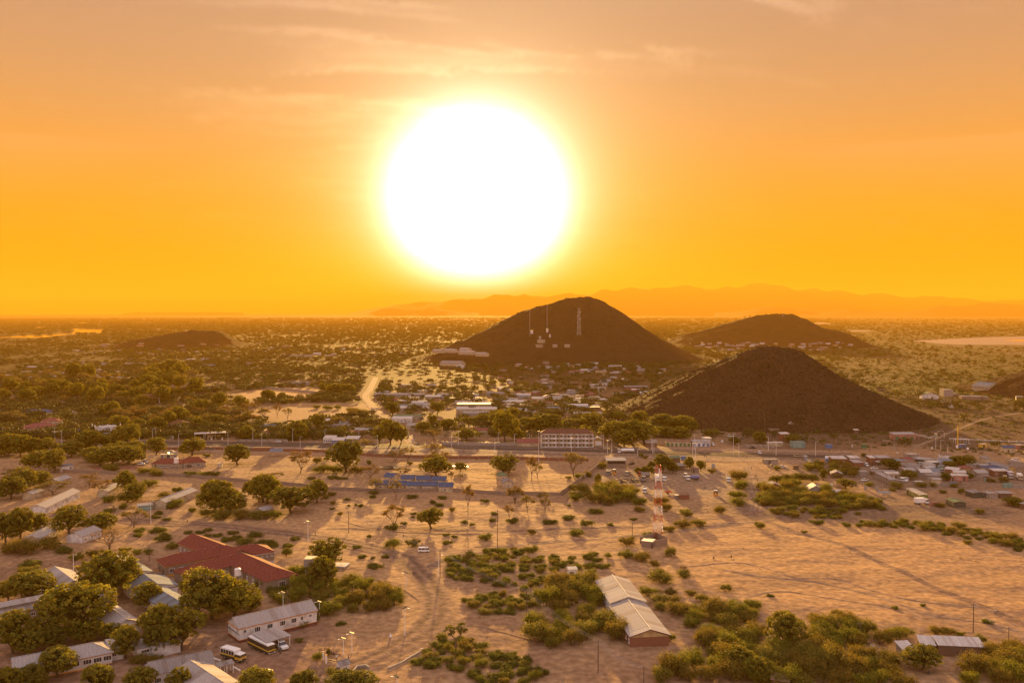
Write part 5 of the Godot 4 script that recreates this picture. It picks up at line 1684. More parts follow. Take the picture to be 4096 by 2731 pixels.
func cottages() -> void:
	var names_ := ["nearest the acacia", "second", "third", "fourth", "fifth"]
	var i := 0
	for r in [[515, 650, 988], [670, 832, 993], [838, 1003, 1001], [1010, 1172, 1007], [1182, 1340, 1013]]:
		var h := house("blue_cottage", "", "x", r[0], r[2], r[1], r[2], 2.9, 7.0, 1.7, "gable", "iron_deep_blue", "plaster_cream", {"windows": [["f", 0.45, 1.0, 1.3, 1.0]], "over": 0.3, "group": "small blue-roofed cream cottages behind the stone wall"})
		later(h, "front-row cream cottage with blue roof")
		if i == 2:
			landmark(h.position, "blue-roofed cottages")
		i += 1
	for r in [[785, 935, 934], [945, 1100, 940], [1108, 1265, 946]]:
		var h2 := house("blue_cottage", "", "x", r[0], r[2], r[1], r[2], 2.9, 7.0, 1.7, "gable", "iron_deep_blue", "plaster_cream", {"windows": [["f", 0.68, 1.0, 1.3, 1.0], ["f", 0.4, 0.0, 0.9, 2.0]], "door": "paint_blue", "over": 0.3, "group": "small blue-roofed cream cottages behind the stone wall"})
		later(h2, "back-row cream cottage with blue door and roof")
	house("blue_cottage", "back-row cream cottage with blue roof, turned gable-on beside the pond", "x", 600, 905, 705, 915, 2.9, 8.0, 1.7, "gable", "iron_deep_blue", "plaster_cream", {"windows": [["f", 0.6, 1.0, 1.2, 1.0]]})
	house("pale_cottage", "pale cream cottage with a greenish hip roof under the round tree", "x", 1812, 895, 1915, 890, 2.9, 7.0, 1.6, "hip", "iron_green", "plaster_cream", {"windows": [["f", 0.5, 0.9, 1.2, 1.0]]})
	var pc := house("pale_cottage", "pale cream cottage with a grey gable roof, nearer the stone wall", "x", 1860, 972, 1978, 968, 2.9, 7.5, 1.9, "gablef", "iron_grey", "plaster_cream", {"windows": [["f", 0.5, 0.9, 1.2, 1.1]]})
	landmark(pc.position, "pair of pale cottages")

func centre_right() -> void:
	# three-storey block
	var rows := []
	for f in 3:
		rows.append(["f", 14, 0.9 + 3.1 * f, 1.25, 1.5])
	var b := house("three_storey_block", "white three-storey block with open galleries and brown hip roof", "g", 345, 495, 802, 497, 10.2, 9.5, 2.6, "hip", "tile_brown", "plaster_cream", {"cat": "building", "row": rows, "over": 0.6})
	landmark(b.position, "three-storey block")
	var L := 38.0
	for f in 3:
		put(b, "gallery", box_mesh(Vector3(L - 1.0, 0.25, 1.6)), mats["plaster_white"], Vector3(0, 0.1 + 3.1 * f + 3.05, 5.0))
		put(b, "railing", box_mesh(Vector3(L - 1.0, 0.9, 0.12)), mats["plaster_white"], Vector3(0, 0.25 + 3.1 * f + 3.45 - 3.1 * 1.0 + 0.05, 5.7))
	for k in 8:
		put(b, "column", box_mesh(Vector3(0.55, 9.9, 0.55)), mats["plaster_white"], Vector3(-L / 2 + 0.8 + (L - 1.6) * k / 7.0, 4.95, 5.45))
	house("gate_block", "tan gabled gate block with a white door beside the three-storey block", "g", 802, 552, 876, 552, 4.2, 8.0, 1.6, "gablef", "iron_pale", "plaster_yellow", {"windows": [["f", 0.55, 0.1, 4.5, 2.8]], "door": "paint_white"})
	house("red_shed", "low dark pink roof of a shed beside the tin fence", "g", 145, 580, 335, 580, 3.0, 12.0, 2.0, "gable", "tile_pink", "plaster_cream", {"cat": "shed"})
	var st := house("shop_row", "row of small tin-roofed shops with shaded fronts along the road", "s", 882, 118, 1235, 122, 3.6, 6.0, 0.8, "mono", "iron_rust", "plaster_cream", {"cat": "shop", "sheets": 9, "row": [["f", 6, 0.1, 1.6, 2.3]], "door": "paint_green"})
	landmark(st.position, "row of tin-roofed shops")
	house("shop_row", "pale tin-roofed shops with a white sign board, end of the row", "s", 1238, 122, 1495, 122, 3.6, 6.0, 0.8, "mono", "iron_pale", "plaster_white", {"cat": "shop", "sheets": 7, "row": [["f", 4, 0.1, 1.6, 2.3]], "door": "paint_blue"})
	house("water_kiosk", "white-roofed tan kiosk behind the row of shops", "s", 1392, 80, 1510, 78, 4.6, 6.0, 0.3, "mono", "iron_white", "plaster_cream", {"cat": "kiosk"})
	house("tent_shade", "dusty grey cloth shade stretched behind the road", "s", 615, 138, 775, 138, 3.4, 6.0, 1.6, "gable", "plaster_grey", "mud_wall", {"cat": "shade"})
	# yard workshop
	var ws := house("workshop", "stone-walled open workshop with a wide pale tin roof", "s", 90, 374, 360, 374, 4.4, 8.5, 0.6, "mono", "iron_pale", "stone_block", {"cat": "workshop", "sheets": 7, "windows": [["f", 0.27, 2.5, 5.5, 1.6], ["f", 0.72, 2.5, 5.5, 1.6]], "frame": "timber"})
	landmark(ws.position, "stone-walled workshop")
	house("yard_shed", "grey tin-roofed yard shed between the small trees", "s", 915, 440, 1150, 442, 3.2, 6.0, 0.8, "mono", "iron_grey", "mud_wall", {"cat": "shed", "sheets": 5})
	house("green_tarp_shed", "shed under a pale green sheet roof beside the road", "s", 945, 345, 1090, 345, 3.2, 5.0, 0.8, "mono", "iron_green", "mud_wall", {"cat": "shed"})
	house("blue_container", "small blue container beside the green-roofed shed", "s", 1092, 322, 1168, 322, 2.6, 2.5, 0.0, "flat", "iron_blue", "paint_blue", {"cat": "container", "over": 0.02})
	house("mud_hut", "flat mud-brick hut with an open doorway under the small tree", "s", 1232, 478, 1345, 478, 2.8, 4.5, 0.2, "flat", "iron_rust", "stone_block", {"cat": "hut", "windows": [["f", 0.25, 0.0, 1.0, 2.0]]})
	house("tin_stall", "tin stall with a pale roof behind the yard trees", "s", 720, 488, 820, 488, 2.6, 4.0, 0.4, "mono", "iron_pale", "tin_wall", {"cat": "stall"})
	house("scrap_shelter", "rusty brown sheet-iron shelter in the scrap heap", "s", 1070, 850, 1215, 850, 2.4, 3.6, 0.8, "mono", "iron_rust", "brick_red", {"cat": "shelter"})
	house("white_scrap_box", "dented white sheet-metal box beside the rusty shelter", "s", 1018, 848, 1068, 846, 2.0, 2.4, 0.0, "flat", "iron_white", "tin_wall", {"cat": "box", "over": 0.02})
	house("pump_house", "grey sheet-iron kiosk by the track junction", "t", 40, 350, 262, 345, 2.8, 5.0, 0.2, "flat", "iron_grey", "tin_wall", {"cat": "kiosk", "windows": [["f", 0.35, 0.0, 1.6, 2.1]]})

func market() -> void:
	var g := {"cat": "shop"}
	var b1 := house("brick_shop", "long red-brick shop with a bright white roof beside the blue truck", "t", 1100, 334, 1342, 334, 3.6, 8.0, 0.7, "mono", "iron_white", "brick_red", {"cat": "shop", "sheets": 8, "windows": [["f", 0.25, 0.0, 1.1, 2.1], ["f", 0.5, 1.1, 1.0, 1.0], ["f", 0.8, 1.1, 1.0, 1.0]]})
	landmark(b1.position, "long brick shop")
	house("brick_shop", "red-brick shop with a white roof, second one out from the blue truck", "t", 1378, 323, 1547, 323, 3.6, 7.0, 0.6, "mono", "iron_white", "brick_red", {"cat": "shop", "sheets": 5})
	house("lean_to", "sloping grey lean-to roof in front of the second brick shop", "t", 1440, 394, 1606, 394, 2.6, 9.0, 0.6, "mono", "iron_pale", "brick_red", {"cat": "shed", "sheets": 4})
	house("tall_brick_shop", "tall narrow red-brick shop with a white roof", "t", 1690, 318, 1786, 318, 4.8, 7.0, 0.6, "mono", "iron_white", "brick_red", {"cat": "shop", "windows": [["f", 0.4, 0.0, 1.2, 2.2]]})
	house("brick_shop", "wide red-brick shop with a pale roof beside the tall narrow one", "t", 1792, 318, 2038, 318, 4.2, 7.0, 0.6, "mono", "iron_pale", "brick_red", {"cat": "shop", "sheets": 6, "windows": [["f", 0.2, 0.0, 1.2, 2.1], ["f", 0.5, 0.0, 1.2, 2.1]]})
	house("blue_shed", "pale blue tin shed behind the market tree", "t", 2112, 375, 2275, 378, 3.4, 8.0, 0.3, "mono", "iron_sky", "tin_wall", {"cat": "shed", "sheets": 4})
	house("small_stall", "small grey awning stall at the foot of the wide brick shop", "t", 1790, 385, 1890, 385, 2.4, 4.0, 0.3, "open", "iron_pale", "tin_wall", {"cat": "stall", "posts": 2})
	var lr := house("long_shed", "long diagonal mauve-grey shed roof ending by the parked cars", "u", 235, 742, 490, 845, 3.0, 6.0, 0.5, "gable", "iron_grey", "tin_wall", {"cat": "shed", "ridge": true, "sheets": 9})
	landmark(lr.position, "long diagonal shed roof")
	house("long_shed", "rust-stained shed roof alongside the diagonal mauve-grey one", "u", 160, 770, 300, 850, 2.6, 5.0, 0.4, "gable", "iron_rust", "tin_wall", {"cat": "shed", "ridge": true, "sheets": 5})
	house("market_shed", "wide flat tin shed at the back of the car yard", "u", 400, 695, 640, 715, 3.2, 7.0, 0.4, "mono", "iron_pale", "tin_dark", {"cat": "shed", "sheets": 6})
	house("market_shed", "bright white tin shed roof over the parked cars", "u", 605, 752, 850, 752, 3.0, 5.0, 0.5, "mono", "iron_white", "tin_dark", {"cat": "shed", "sheets": 6})
	house("market_shed", "flat grey tin shed between the two market trees", "u", 690, 705, 880, 722, 3.0, 6.0, 0.3, "mono", "iron_pale", "tin_wall", {"cat": "shed", "sheets": 4})
	house("teal_shed", "narrow teal tin store among the parked cars", "u", 752, 790, 830, 800, 3.2, 3.0, 0.2, "mono", "iron_sky", "plaster_turquoise", {"cat": "store"})
	house("billboard_shed", "shed with a tall white side wall facing the car yard", "u", 856, 838, 1068, 862, 3.8, 4.0, 1.0, "mono", "iron_white", "brick_red", {"cat": "shed"})
	house("pink_block", "low pinkish block with a long white roof below the car yard", "u", 922, 946, 1226, 948, 3.0, 5.0, 0.4, "mono", "iron_white", "plaster_pink", {"cat": "shop", "sheets": 9, "windows": [["f", 0.2, 0.0, 1.0, 2.1], ["f", 0.45, 1.0, 1.0, 1.0], ["f", 0.8, 0.0, 1.0, 2.1]]})
	house("small_shed", "grey tin roof joined to the low pinkish block", "u", 590, 945, 800, 948, 2.6, 5.0, 0.4, "mono", "iron_grey", "tin_wall", {"cat": "shed", "sheets": 5})
	house("cream_hut", "small cream hut with a mauve roof before the car yard", "u", 695, 998, 828, 998, 2.8, 4.0, 0.4, "mono", "iron_pale", "plaster_cream", {"cat": "hut", "sheets": 3})
	house("cream_shop", "cream shop with brown doors and a bright white roof under the tree", "u", 0, 914, 225, 914, 3.0, 5.5, 0.5, "mono", "iron_white", "plaster_cream", {"cat": "shop", "sheets": 6, "windows": [["f", 0.3, 0.0, 1.2, 2.1], ["f", 0.62, 0.0, 1.2, 2.1]]})
	house("row_house", "long narrow tin-roofed row house running between hedges", "t", 1815, 535, 2080, 662, 2.9, 4.6, 0.3, "gable", "iron_pale", "tin_wall", {"ridge": true, "sheets": 9})
	house("tin_store", "upright tin store beside the row house hedge", "t", 1540, 528, 1660, 528, 2.8, 3.5, 0.2, "flat", "iron_pale", "tin_wall", {"cat": "store", "over": 0.05})
	house("sunlit_shack", "low shack with a pale flat roof behind the row house", "t", 1720, 524, 2100, 520, 2.4, 3.0, 0.2, "flat", "iron_pale", "mud_wall", {"cat": "shack", "over": 0.1})
	house("white_table_roof", "tiny white flat roof stall beside the hedge", "u", 425, 1030, 542, 1032, 1.6, 3.0, 0.1, "flat", "iron_white", "tin_wall", {"cat": "stall", "over": 0.1})
	# right end
	var bh := house("blue_hip_shop", "shop with a blue hip roof beside the long grey warehouse", "u", 1480, 835, 1780, 838, 3.4, 8.0, 1.4, "hip", "iron_deep_blue", "plaster_cream", {"cat": "shop"})
	landmark(bh.position, "blue hip-roofed shop")
	house("brick_depot", "brick depot with a bright white roof in front of the blue one", "u", 1590, 872, 1822, 874, 3.4, 6.0, 0.5, "mono", "iron_white", "brick_red", {"cat": "depot", "sheets": 6, "windows": [["f", 0.2, 1.2, 1.0, 1.0], ["f", 0.62, 0.0, 3.2, 2.4]]})
	house("grey_warehouse", "long grey-roofed yellow warehouse stepping back from the road", "u", 1540, 722, 1850, 800, 3.6, 8.0, 0.6, "gable", "iron_grey", "plaster_yellow", {"cat": "warehouse", "ridge": true, "sheets": 9})
	house("grey_warehouse", "upper bay of the grey warehouse with a tilted end wall", "u", 1460, 690, 1560, 690, 3.8, 7.0, 0.6, "mono", "iron_grey", "plaster_cream", {"cat": "warehouse"})
	house("low_tin_roof", "low mauve tin roof between the market trees and the warehouse", "u", 1385, 788, 1585, 790, 2.8, 5.0, 0.3, "mono", "iron_pale", "tin_wall", {"cat": "shed", "sheets": 5})
	house("white_roof_bay", "small white roof bay beside the brick depot", "u", 1822, 900, 1905, 902, 3.0, 5.0, 0.3, "mono", "iron_white", "brick_red", {"cat": "shed"})
	house("blue_door_hut", "narrow brick hut with a pale blue door", "u", 1432, 945, 1528, 952, 3.0, 3.0, 0.2, "mono", "iron_grey", "brick_red", {"cat": "hut", "windows": [["f", 0.3, 0.0, 1.2, 2.2]], "door": "plaster_turquoise"})
	# yards in front
	var gs := house("green_shop_row", "row of green-painted stalls under one long pale roof", "u", 345, 1126, 555, 1228, 2.9, 5.0, 0.3, "gable", "iron_pale", "plaster_green", {"cat": "stall", "ridge": true, "sheets": 7, "row": [["f", 5, 0.0, 1.0, 2.0]]})
	landmark(gs.position, "row of green stalls")
	house("dark_green_hut", "dark green sheet-iron hut with a matching roof on bare soil", "u", 965, 1262, 1095, 1322, 2.8, 6.5, 0.5, "gable", "iron_green", "tin_dark", {"cat": "hut", "ridge": true, "sheets": 4})
	var gh := house("grey_tin_hut", "dark grey tin hut with a chimney pipe and patched roof", "u", 1240, 1145, 1370, 1190, 2.8, 6.5, 0.4, "gable", "iron_grey", "tin_dark", {"cat": "hut", "ridge": true, "sheets": 4})
	landmark(gh.position, "grey tin hut")
	house("pale_tin_hut", "pale tin hut with one small window beside the grey hut", "u", 1505, 1172, 1600, 1205, 2.7, 5.5, 0.3, "gable", "iron_pale", "tin_wall", {"cat": "hut", "ridge": true, "sheets": 3, "windows": [["f", 0.65, 0.6, 0.5, 1.2]]})
	house("open_stall", "open-fronted stall with a flat pale roof, last of the tin huts", "u", 1682, 1206, 1885, 1206, 2.6, 4.5, 0.3, "mono", "iron_pale", "mud_wall", {"cat": "stall", "windows": [["f", 0.5, 0.0, 2.6, 2.0]]})
	house("edge_shed", "tin shed cut by the edge beside the round tree", "u", 1965, 1360, 2080, 1385, 2.6, 5.0, 0.4, "mono", "iron_pale", "mud_wall", {"cat": "shed"})
	var tg := house("tin_gable_house", "white tin house with a bright gable roof among the bushes", "t", 718, 808, 970, 812, 2.6, 8.0, 2.2, "gablef", "iron_white", "tin_wall", {"sheets": 4, "windows": [["f", 0.35, 0.0, 1.0, 1.9]]})
	landmark(tg.position, "white tin gable house")
	house("hip_hut", "brick hut with a grey hip roof beside the track", "t", 62, 778, 330, 782, 2.6, 7.0, 2.0, "gablef", "iron_grey", "brick_red", {"cat": "hut"})
	house("flat_hut", "grey-roofed hut half hidden above the white tin house", "t", 1075, 560, 1270, 568, 2.6, 7.0, 1.4, "gablef", "iron_pale", "mud_wall", {"cat": "hut"})
	house("latrine", "upright white latrine beside the white tin house", "t", 1058, 728, 1112, 728, 2.4, 1.6, 0.1, "mono", "iron_white", "plaster_white", {"cat": "latrine", "over": 0.1})
	house("low_white_roof", "low white sheet roof at the edge of the thicket", "t", 1105, 868, 1302, 868, 1.6, 6.0, 0.9, "mono", "iron_white", "tin_wall", {"cat": "shed", "sheets": 4})
	house("rust_hut", "small rusty tin hut with a dark door in the sunlit lot", "t", 488, 440, 575, 442, 2.4, 3.0, 0.2, "flat", "iron_rust", "mud_wall", {"cat": "hut", "over": 0.05})
	house("awning", "blue and white awning over piled wares in the yard", "t", 1830, 868, 2032, 866, 2.6, 3.2, 0.3, "open", "iron_sky", "tin_wall", {"cat": "awning", "posts": 3})
	# across the road at the hill foot
	var arc := house("pink_arcade", "pink arcaded shop with three arches and green doors", "u", 92, 328, 441, 325, 4.0, 7.0, 0.8, "mono", "iron_pale", "plaster_pink", {"cat": "shop", "row": [["f", 3, 0.0, 2.6, 2.4]], "door": "paint_green"})
	landmark(arc.position, "pink arcaded shop")
	for k in 4:
		put(arc, "pillar", box_mesh(Vector3(0.8, 3.4, 0.5)), mats["plaster_pink"], Vector3(-11.0 + k * 7.2, 1.7, 3.6))
	var sh := house("blue_roof_shop", "small shop with a blue roof where a pickup is parked", "u", 1745, 530, 1932, 528, 3.2, 6.0, 1.2, "gable", "iron_deep_blue", "plaster_cream", {"cat": "shop", "windows": [["f", 0.4, 0.0, 1.2, 2.1], ["f", 0.75, 1.0, 1.2, 1.1]]})
	landmark(sh.position, "small blue-roofed shop")
	house("white_canopy", "white flat canopy with a car under it beside the yellow sign", "u", 1022, 402, 1232, 402, 3.2, 4.0, 0.1, "open", "iron_white", "plaster_white", {"cat": "canopy", "posts": 2, "post_mat": "paint_white"})
	house("blue_kiosk", "dark blue kiosk with a white roof at the roadside", "u", 1080, 475, 1182, 475, 2.6, 2.6, 0.1, "flat", "iron_white", "paint_blue", {"cat": "kiosk", "over": 0.1, "windows": [["f", 0.68, 0.0, 1.4, 2.0]]})
	house("yellow_kiosk", "bright yellow kiosk with a dark door at the roadside", "u", 1388, 468, 1490, 468, 2.5, 2.6, 0.1, "flat", "iron_white", "paint_yellow", {"cat": "kiosk", "over": 0.1, "windows": [["f", 0.6, 0.0, 1.6, 1.8]]})
	house("pink_shop", "pinkish shop cut by the edge beside the blue-roofed shop", "u", 1940, 485, 2060, 483, 3.0, 5.0, 0.3, "flat", "iron_pale", "plaster_pink", {"cat": "shop"})
	var tq := house("turquoise_shell", "roofless turquoise-based house shell with sloping cream walls", "t", 488, 85, 680, 82, 3.6, 6.0, 0.1, "flat", "plaster_grey", "plaster_turquoise", {"cat": "house", "parapet": 0.6, "over": 0.05})
	house("blue_box_shop", "blue metal box shop at the hill foot", "t", 1008, 108, 1102, 108, 2.6, 3.0, 0.0, "flat", "paint_blue", "paint_blue", {"cat": "kiosk", "over": 0.03})
	house("green_box_shop", "dark green metal box shop at the hill foot", "t", 1575, 112, 1642, 112, 2.4, 3.0, 0.0, "flat", "paint_green", "paint_green", {"cat": "kiosk", "over": 0.03})
	house("roadside_stall", "pale roadside stall behind the market crossing", "h", 165, 580, 300, 578, 2.8, 4.0, 0.2, "mono", "iron_white", "plaster_cream", {"cat": "stall"})
	house("tower_house", "two-storey brick house with a tilted white roof at the hill foot", "h", 278, 505, 355, 502, 5.2, 5.0, 0.8, "mono", "iron_white", "brick_red", {"windows": [["f", 0.5, 3.0, 1.6, 1.2]]})
	house("plank_shelter", "open plank shelter with a tilted roof at the hill foot", "h", 1160, 568, 1232, 566, 3.0, 4.0, 0.4, "open", "iron_rust", "mud_wall", {"cat": "shelter", "posts": 3, "post_mat": "timber"})

func hillside() -> void:
	var ht := house("stone_hut", "stone hut with a grey gable roof on the hill foot", "h", 272, 415, 338, 415, 4.5, 6.0, 1.4, "gablef", "iron_grey", "stone_block", {"cat": "hut", "windows": [["f", 0.5, 2.0, 1.2, 0.6]]})
	house("stone_hut", "taller stone hut with a grey gable roof, the other of the hill-foot pair", "h", 340, 417, 400, 417, 5.4, 6.0, 1.4, "gablef", "iron_grey", "stone_block", {"cat": "hut"})
	landmark(ht.position, "stone huts at the hill foot")
	house("rubble_hut", "low rubble hut below the pair of stone huts", "h", 182, 462, 268, 460, 2.6, 5.0, 0.3, "flat", "iron_rust", "stone_block", {"cat": "hut"})
	house("small_hut", "small brown hut with a white roof on the hill slope", "h", 905, 470, 948, 470, 3.6, 4.0, 0.4, "mono", "iron_white", "mud_wall", {"cat": "hut"})
	house("hill_villa", "white villa with a pink hip roof behind the yellow-lit trees", "g", 1270, 380, 1395, 380, 4.2, 12.0, 2.4, "hip", "tile_pink", "plaster_white", {"row": [["f", 3, 1.4, 1.3, 1.3]]})
	# the compound beyond the dark hill
	var sc := house("church_hall", "large cream hall with a blue-grey roof and a row of tall windows", "h", 1902, 88, 2045, 102, 8.0, 24.0, 4.5, "gable", "iron_blue", "plaster_cream", {"cat": "hall", "row": [["f", 9, 4.6, 1.4, 2.4], ["f", 9, 1.0, 1.4, 1.6]]})
	landmark(sc.position, "large blue-roofed hall")
	house("blue_roof_block", "long dark-walled block with a blue roof beside the large hall", "h", 2112, 128, 2310, 130, 4.0, 10.0, 1.8, "gable", "iron_deep_blue", "stone_block", {"row": [["f", 6, 1.0, 1.6, 1.5]]})
	house("green_gable_hall", "white hall with a green roof and porch beyond the dark hill", "h", 1485, 170, 1630, 172, 4.4, 14.0, 2.6, "gablef", "iron_green", "plaster_white", {"windows": [["f", 0.3, 1.2, 1.2, 1.2], ["f", 0.6, 0.0, 2.0, 2.4]]})
	house("long_tin_roof", "long low tin roof below the large blue-roofed hall", "h", 1820, 184, 2010, 186, 3.0, 9.0, 0.6, "mono", "iron_grey", "stone_block", {"sheets": 6})
	house("small_tin_roof", "short grey tin roof at the end of the long low one", "h", 2015, 188, 2062, 188, 3.0, 6.0, 0.5, "mono", "iron_grey", "stone_block", {})
	house("tin_roof_pair", "small tin-roofed sheds behind the water tower", "h", 1735, 162, 1795, 160, 3.0, 6.0, 0.5, "mono", "iron_grey", "stone_block", {"cat": "shed"})
	house("white_shed", "small white pump shed at the foot of the steel water tower", "h", 1718, 256, 1758, 256, 2.8, 4.0, 0.2, "flat", "iron_white", "plaster_white", {"cat": "shed"})
	house("dark_shed", "dark open shed with a pale roof at the edge of the compound", "h", 2288, 185, 2352, 187, 3.6, 6.0, 0.5, "mono", "iron_pale", "door_dark", {"cat": "shed"})
	house("plain_hut", "lonely flat hut on the plain behind the dark hill", "h", 1112, 120, 1168, 120, 3.0, 6.0, 0.3, "mono", "iron_grey", "mud_wall", {"cat": "hut"})
	tank_at("large panelled steel water tank on a tall lattice stand", "h", 1688, 280, 178, 122, 78, true, "water_tower")
	landmark(G("h", 1688, 280), "steel water tower")
	# the compound at the foot of the pyramid hill
	var k := 0
	for r in [[285, 365, 572, "iron_pale"], [362, 442, 570, "iron_pale"], [445, 535, 568, "iron_pale"], [598, 682, 564, "iron_pale"], [552, 690, 604, "iron_grey"], [672, 800, 592, "iron_grey"], [690, 820, 615, "iron_grey"], [760, 830, 568, "iron_grey"], [905, 985, 602, "iron_pale"], [955, 1035, 610, "iron_pale"]]:
		var o := house("compound_block", "", "k", r[0], r[2], r[1], r[2] + 2, 4.5, 14.0, 2.4, "gable", r[3], "plaster_cream", {"row": [["f", 6, 1.2, 1.6, 1.6]], "group": "long cream blocks at the foot of the pyramid hill"})
		later(o, "long cream block with tin roof")
		if k == 3:
			landmark(o.position, "hill compound")
		k += 1
	house("compound_hall", "large tin-roofed hall in the compound at the pyramid hill", "k", 790, 566, 945, 570, 6.0, 22.0, 4.0, "gable", "iron_grey", "plaster_cream", {"cat": "hall", "row": [["f", 8, 1.5, 1.8, 2.4]]})
	house("long_shed", "long pale roof strip above the large compound hall", "k", 790, 532, 985, 546, 3.0, 4.0, 0.3, "mono", "iron_white", "plaster_white", {"cat": "shed"})
	for r in [[305, 370, 490], [450, 492, 488], [552, 602, 488], [318, 388, 450], [330, 355, 418]]:
		var o2 := house("hill_house", "", "k", r[0], r[2], r[1], r[2], 4.0, 8.0, 0.5, "mono", "iron_pale", "plaster_cream", {"hill": true, "row": [["f", 3, 1.0, 1.8, 1.8]], "group": "pale houses on the slope of the pyramid hill"})
		later(o2, "pale house on the slope")
	for r in [[260, 285, 366], [395, 415, 352], [420, 436, 398]]:
		var o3 := house("hill_cabin", "", "k", r[0], r[2], r[1], r[2], 5.0, 6.0, 0.2, "flat", "iron_white", "plaster_white", {"hill": true, "group": "white cabins high on the pyramid hill"})
		later(o3, "white slope cabin")
	k = 0
	for r in [[1555, 1630, 535], [1650, 1752, 532], [1780, 1912, 548], [1785, 1860, 522], [1925, 2015, 562]]:
		var o4 := house("slope_school", "", "j", r[0], r[2], r[1], r[2] + 3, 4.5, 12.0, 2.2, "gable", "iron_pale", "plaster_cream", {"hill": true, "row": [["f", 6, 1.0, 1.6, 1.8]], "group": "school blocks on the low slope of the pyramid hill"})
		later(o4, "pale school block")
		if k == 1:
			landmark(o4.position, "slope school")
		k += 1
	house("plain_hall", "dark wide-roofed hall beyond the trees below the slope school", "j", 1620, 645, 1800, 650, 5.0, 20.0, 4.0, "gable", "iron_grey", "plaster_cream", {"cat": "hall"})
	house("gabled_hall", "white-gabled hall beside the dark wide-roofed one", "j", 1760, 668, 1832, 668, 5.0, 16.0, 5.0, "gablef", "iron_grey", "plaster_white", {"cat": "hall"})
	house("hill_kiosk", "tiny pavilion on the crest of the far hill", "l", 288, 236, 314, 236, 3.0, 5.0, 3.0, "hip", "timber", "timber", {"cat": "pavilion", "hill": true})

func near_right() -> void:
	var cl := house("classroom", "gabled classroom with brick base and mauve roof, nearer of the sunlit pair", "c", 1005, 812, 1182, 1047, 3.7, 12.2, 1.9, "gable", "iron_pale", "brick_red", {"cat": "school", "ridge": true, "sheets": 9, "cap": "iron_white", "over": 0.5, "row": [["f", 7, 1.0, 1.3, 1.4]]})
	landmark(cl.position, "pair of sunlit classrooms")
	var gb := Builder.new()   # cream boarding that closes the near gable
	gb.tf = Transform3D(Basis(Vector3.UP, PI / 2), Vector3.ZERO)
	gb.prism([Vector2(-5.7, 3.3), Vector2(5.7, 3.3), Vector2(0, 5.12)], 0.0, 0.08)
	var gm := put_b(cl, "gable_board", gb, mats["plaster_yellow"])
	gm.position = Vector3(cl_len(cl), 0, 0)
	put(cl, "veranda_slab", box_mesh(Vector3(20, 0.5, 1.8)), mats["concrete"], Vector3(0, 0.05, -6.4))
	house("classroom", "gabled classroom with a golden sunlit slope, farther of the pair", "c", 880, 624, 1010, 798, 3.9, 12.0, 1.9, "gable", "iron_pale", "plaster_white", {"cat": "school", "ridge": true, "sheets": 8, "cap": "iron_white", "over": 0.5, "row": [["f", 6, 1.0, 1.3, 1.4]]})
	house("latrine_block", "small white latrine block with vent holes in the shrubs", "c", 535, 585, 612, 582, 2.8, 3.0, 0.3, "mono", "iron_white", "plaster_white", {"cat": "latrine", "over": 0.15, "windows": [["f", 0.35, 0.3, 1.6, 1.9]]})
	var lat := house("mast_compound", "stone-walled mast compound with a low pale-roofed room", "c", 1108, 362, 1200, 372, 2.6, 4.5, 0.1, "flat", "iron_white", "stone_block", {"cat": "compound", "over": 0.05, "windows": [["f", 0.94, 0.0, 0.9, 2.0]]})
	# long mud house with patched white roof
	var lm := house("mud_long_house", "long mud-walled house with a rust-patched white tin roof", "r", 1455, 742, 1955, 764, 2.9, 5.0, 1.0, "mono", "iron_white", "mud_wall", {"sheets": 16, "over": 0.25})
	landmark(lm.position, "long mud-walled house")
	house("mud_short_house", "short mud-walled house end with white roof beside the long one", "r", 1265, 720, 1440, 735, 2.9, 5.0, 1.0, "mono", "iron_white", "mud_wall", {"sheets": 6, "over": 0.25})
	house("white_tin_shed", "white tin roof slope between the bushes beside the mud house", "r", 1100, 800, 1245, 795, 2.2, 5.5, 1.0, "mono", "iron_white", "tin_wall", {"cat": "shed", "sheets": 4})
	house("green_latrine", "narrow greenish latrine with a tilted tin roof in the bushes", "r", 752, 748, 805, 752, 2.6, 1.8, 0.3, "mono", "iron_grey", "tin_dark", {"cat": "latrine", "over": 0.1})
	house("dark_hut", "dark hut with a drooping brown roof deep in the bushes", "r", 200, 905, 300, 888, 2.4, 5.0, 1.2, "gable", "iron_rust", "mud_wall", {"cat": "hut"})
	house("edge_roof", "rusty roof sheet showing at the lower edge between bushes", "d", 365, 1452, 520, 1475, 2.4, 4.0, 0.5, "mono", "iron_rust", "mud_wall", {"cat": "hut", "sheets": 4})

func cl_len(o: Node3D) -> float:
	var most := 0.0
	for c in o.get_children():
		if c is MeshInstance3D and c.name.begins_with("wall"):
			most = c.mesh.get_aabb().end.x
	return most

# streets of small tin-roofed houses between the road and the hills
func block(called: String, looks: String, p: Vector3, roof: String, wall: String, L: float, D: float, style: String, turn: float, group: String, win := true) -> void:
	var o := building(called, "", Vector3(p.x, maxf(hill_height(p.x, p.z), 0.0) - 0.1, p.z), turn, L, D, rng.randf_range(2.7, 3.4), 0.5 if style == "mono" else D * 0.17, style, roof, wall, {"group": group, "windows": [["f", 0.3, 0.0, 1.0, 2.0], ["f", 0.7, 1.0, 1.1, 1.0]] if win else [], "over": 0.3})
	later(o, looks)

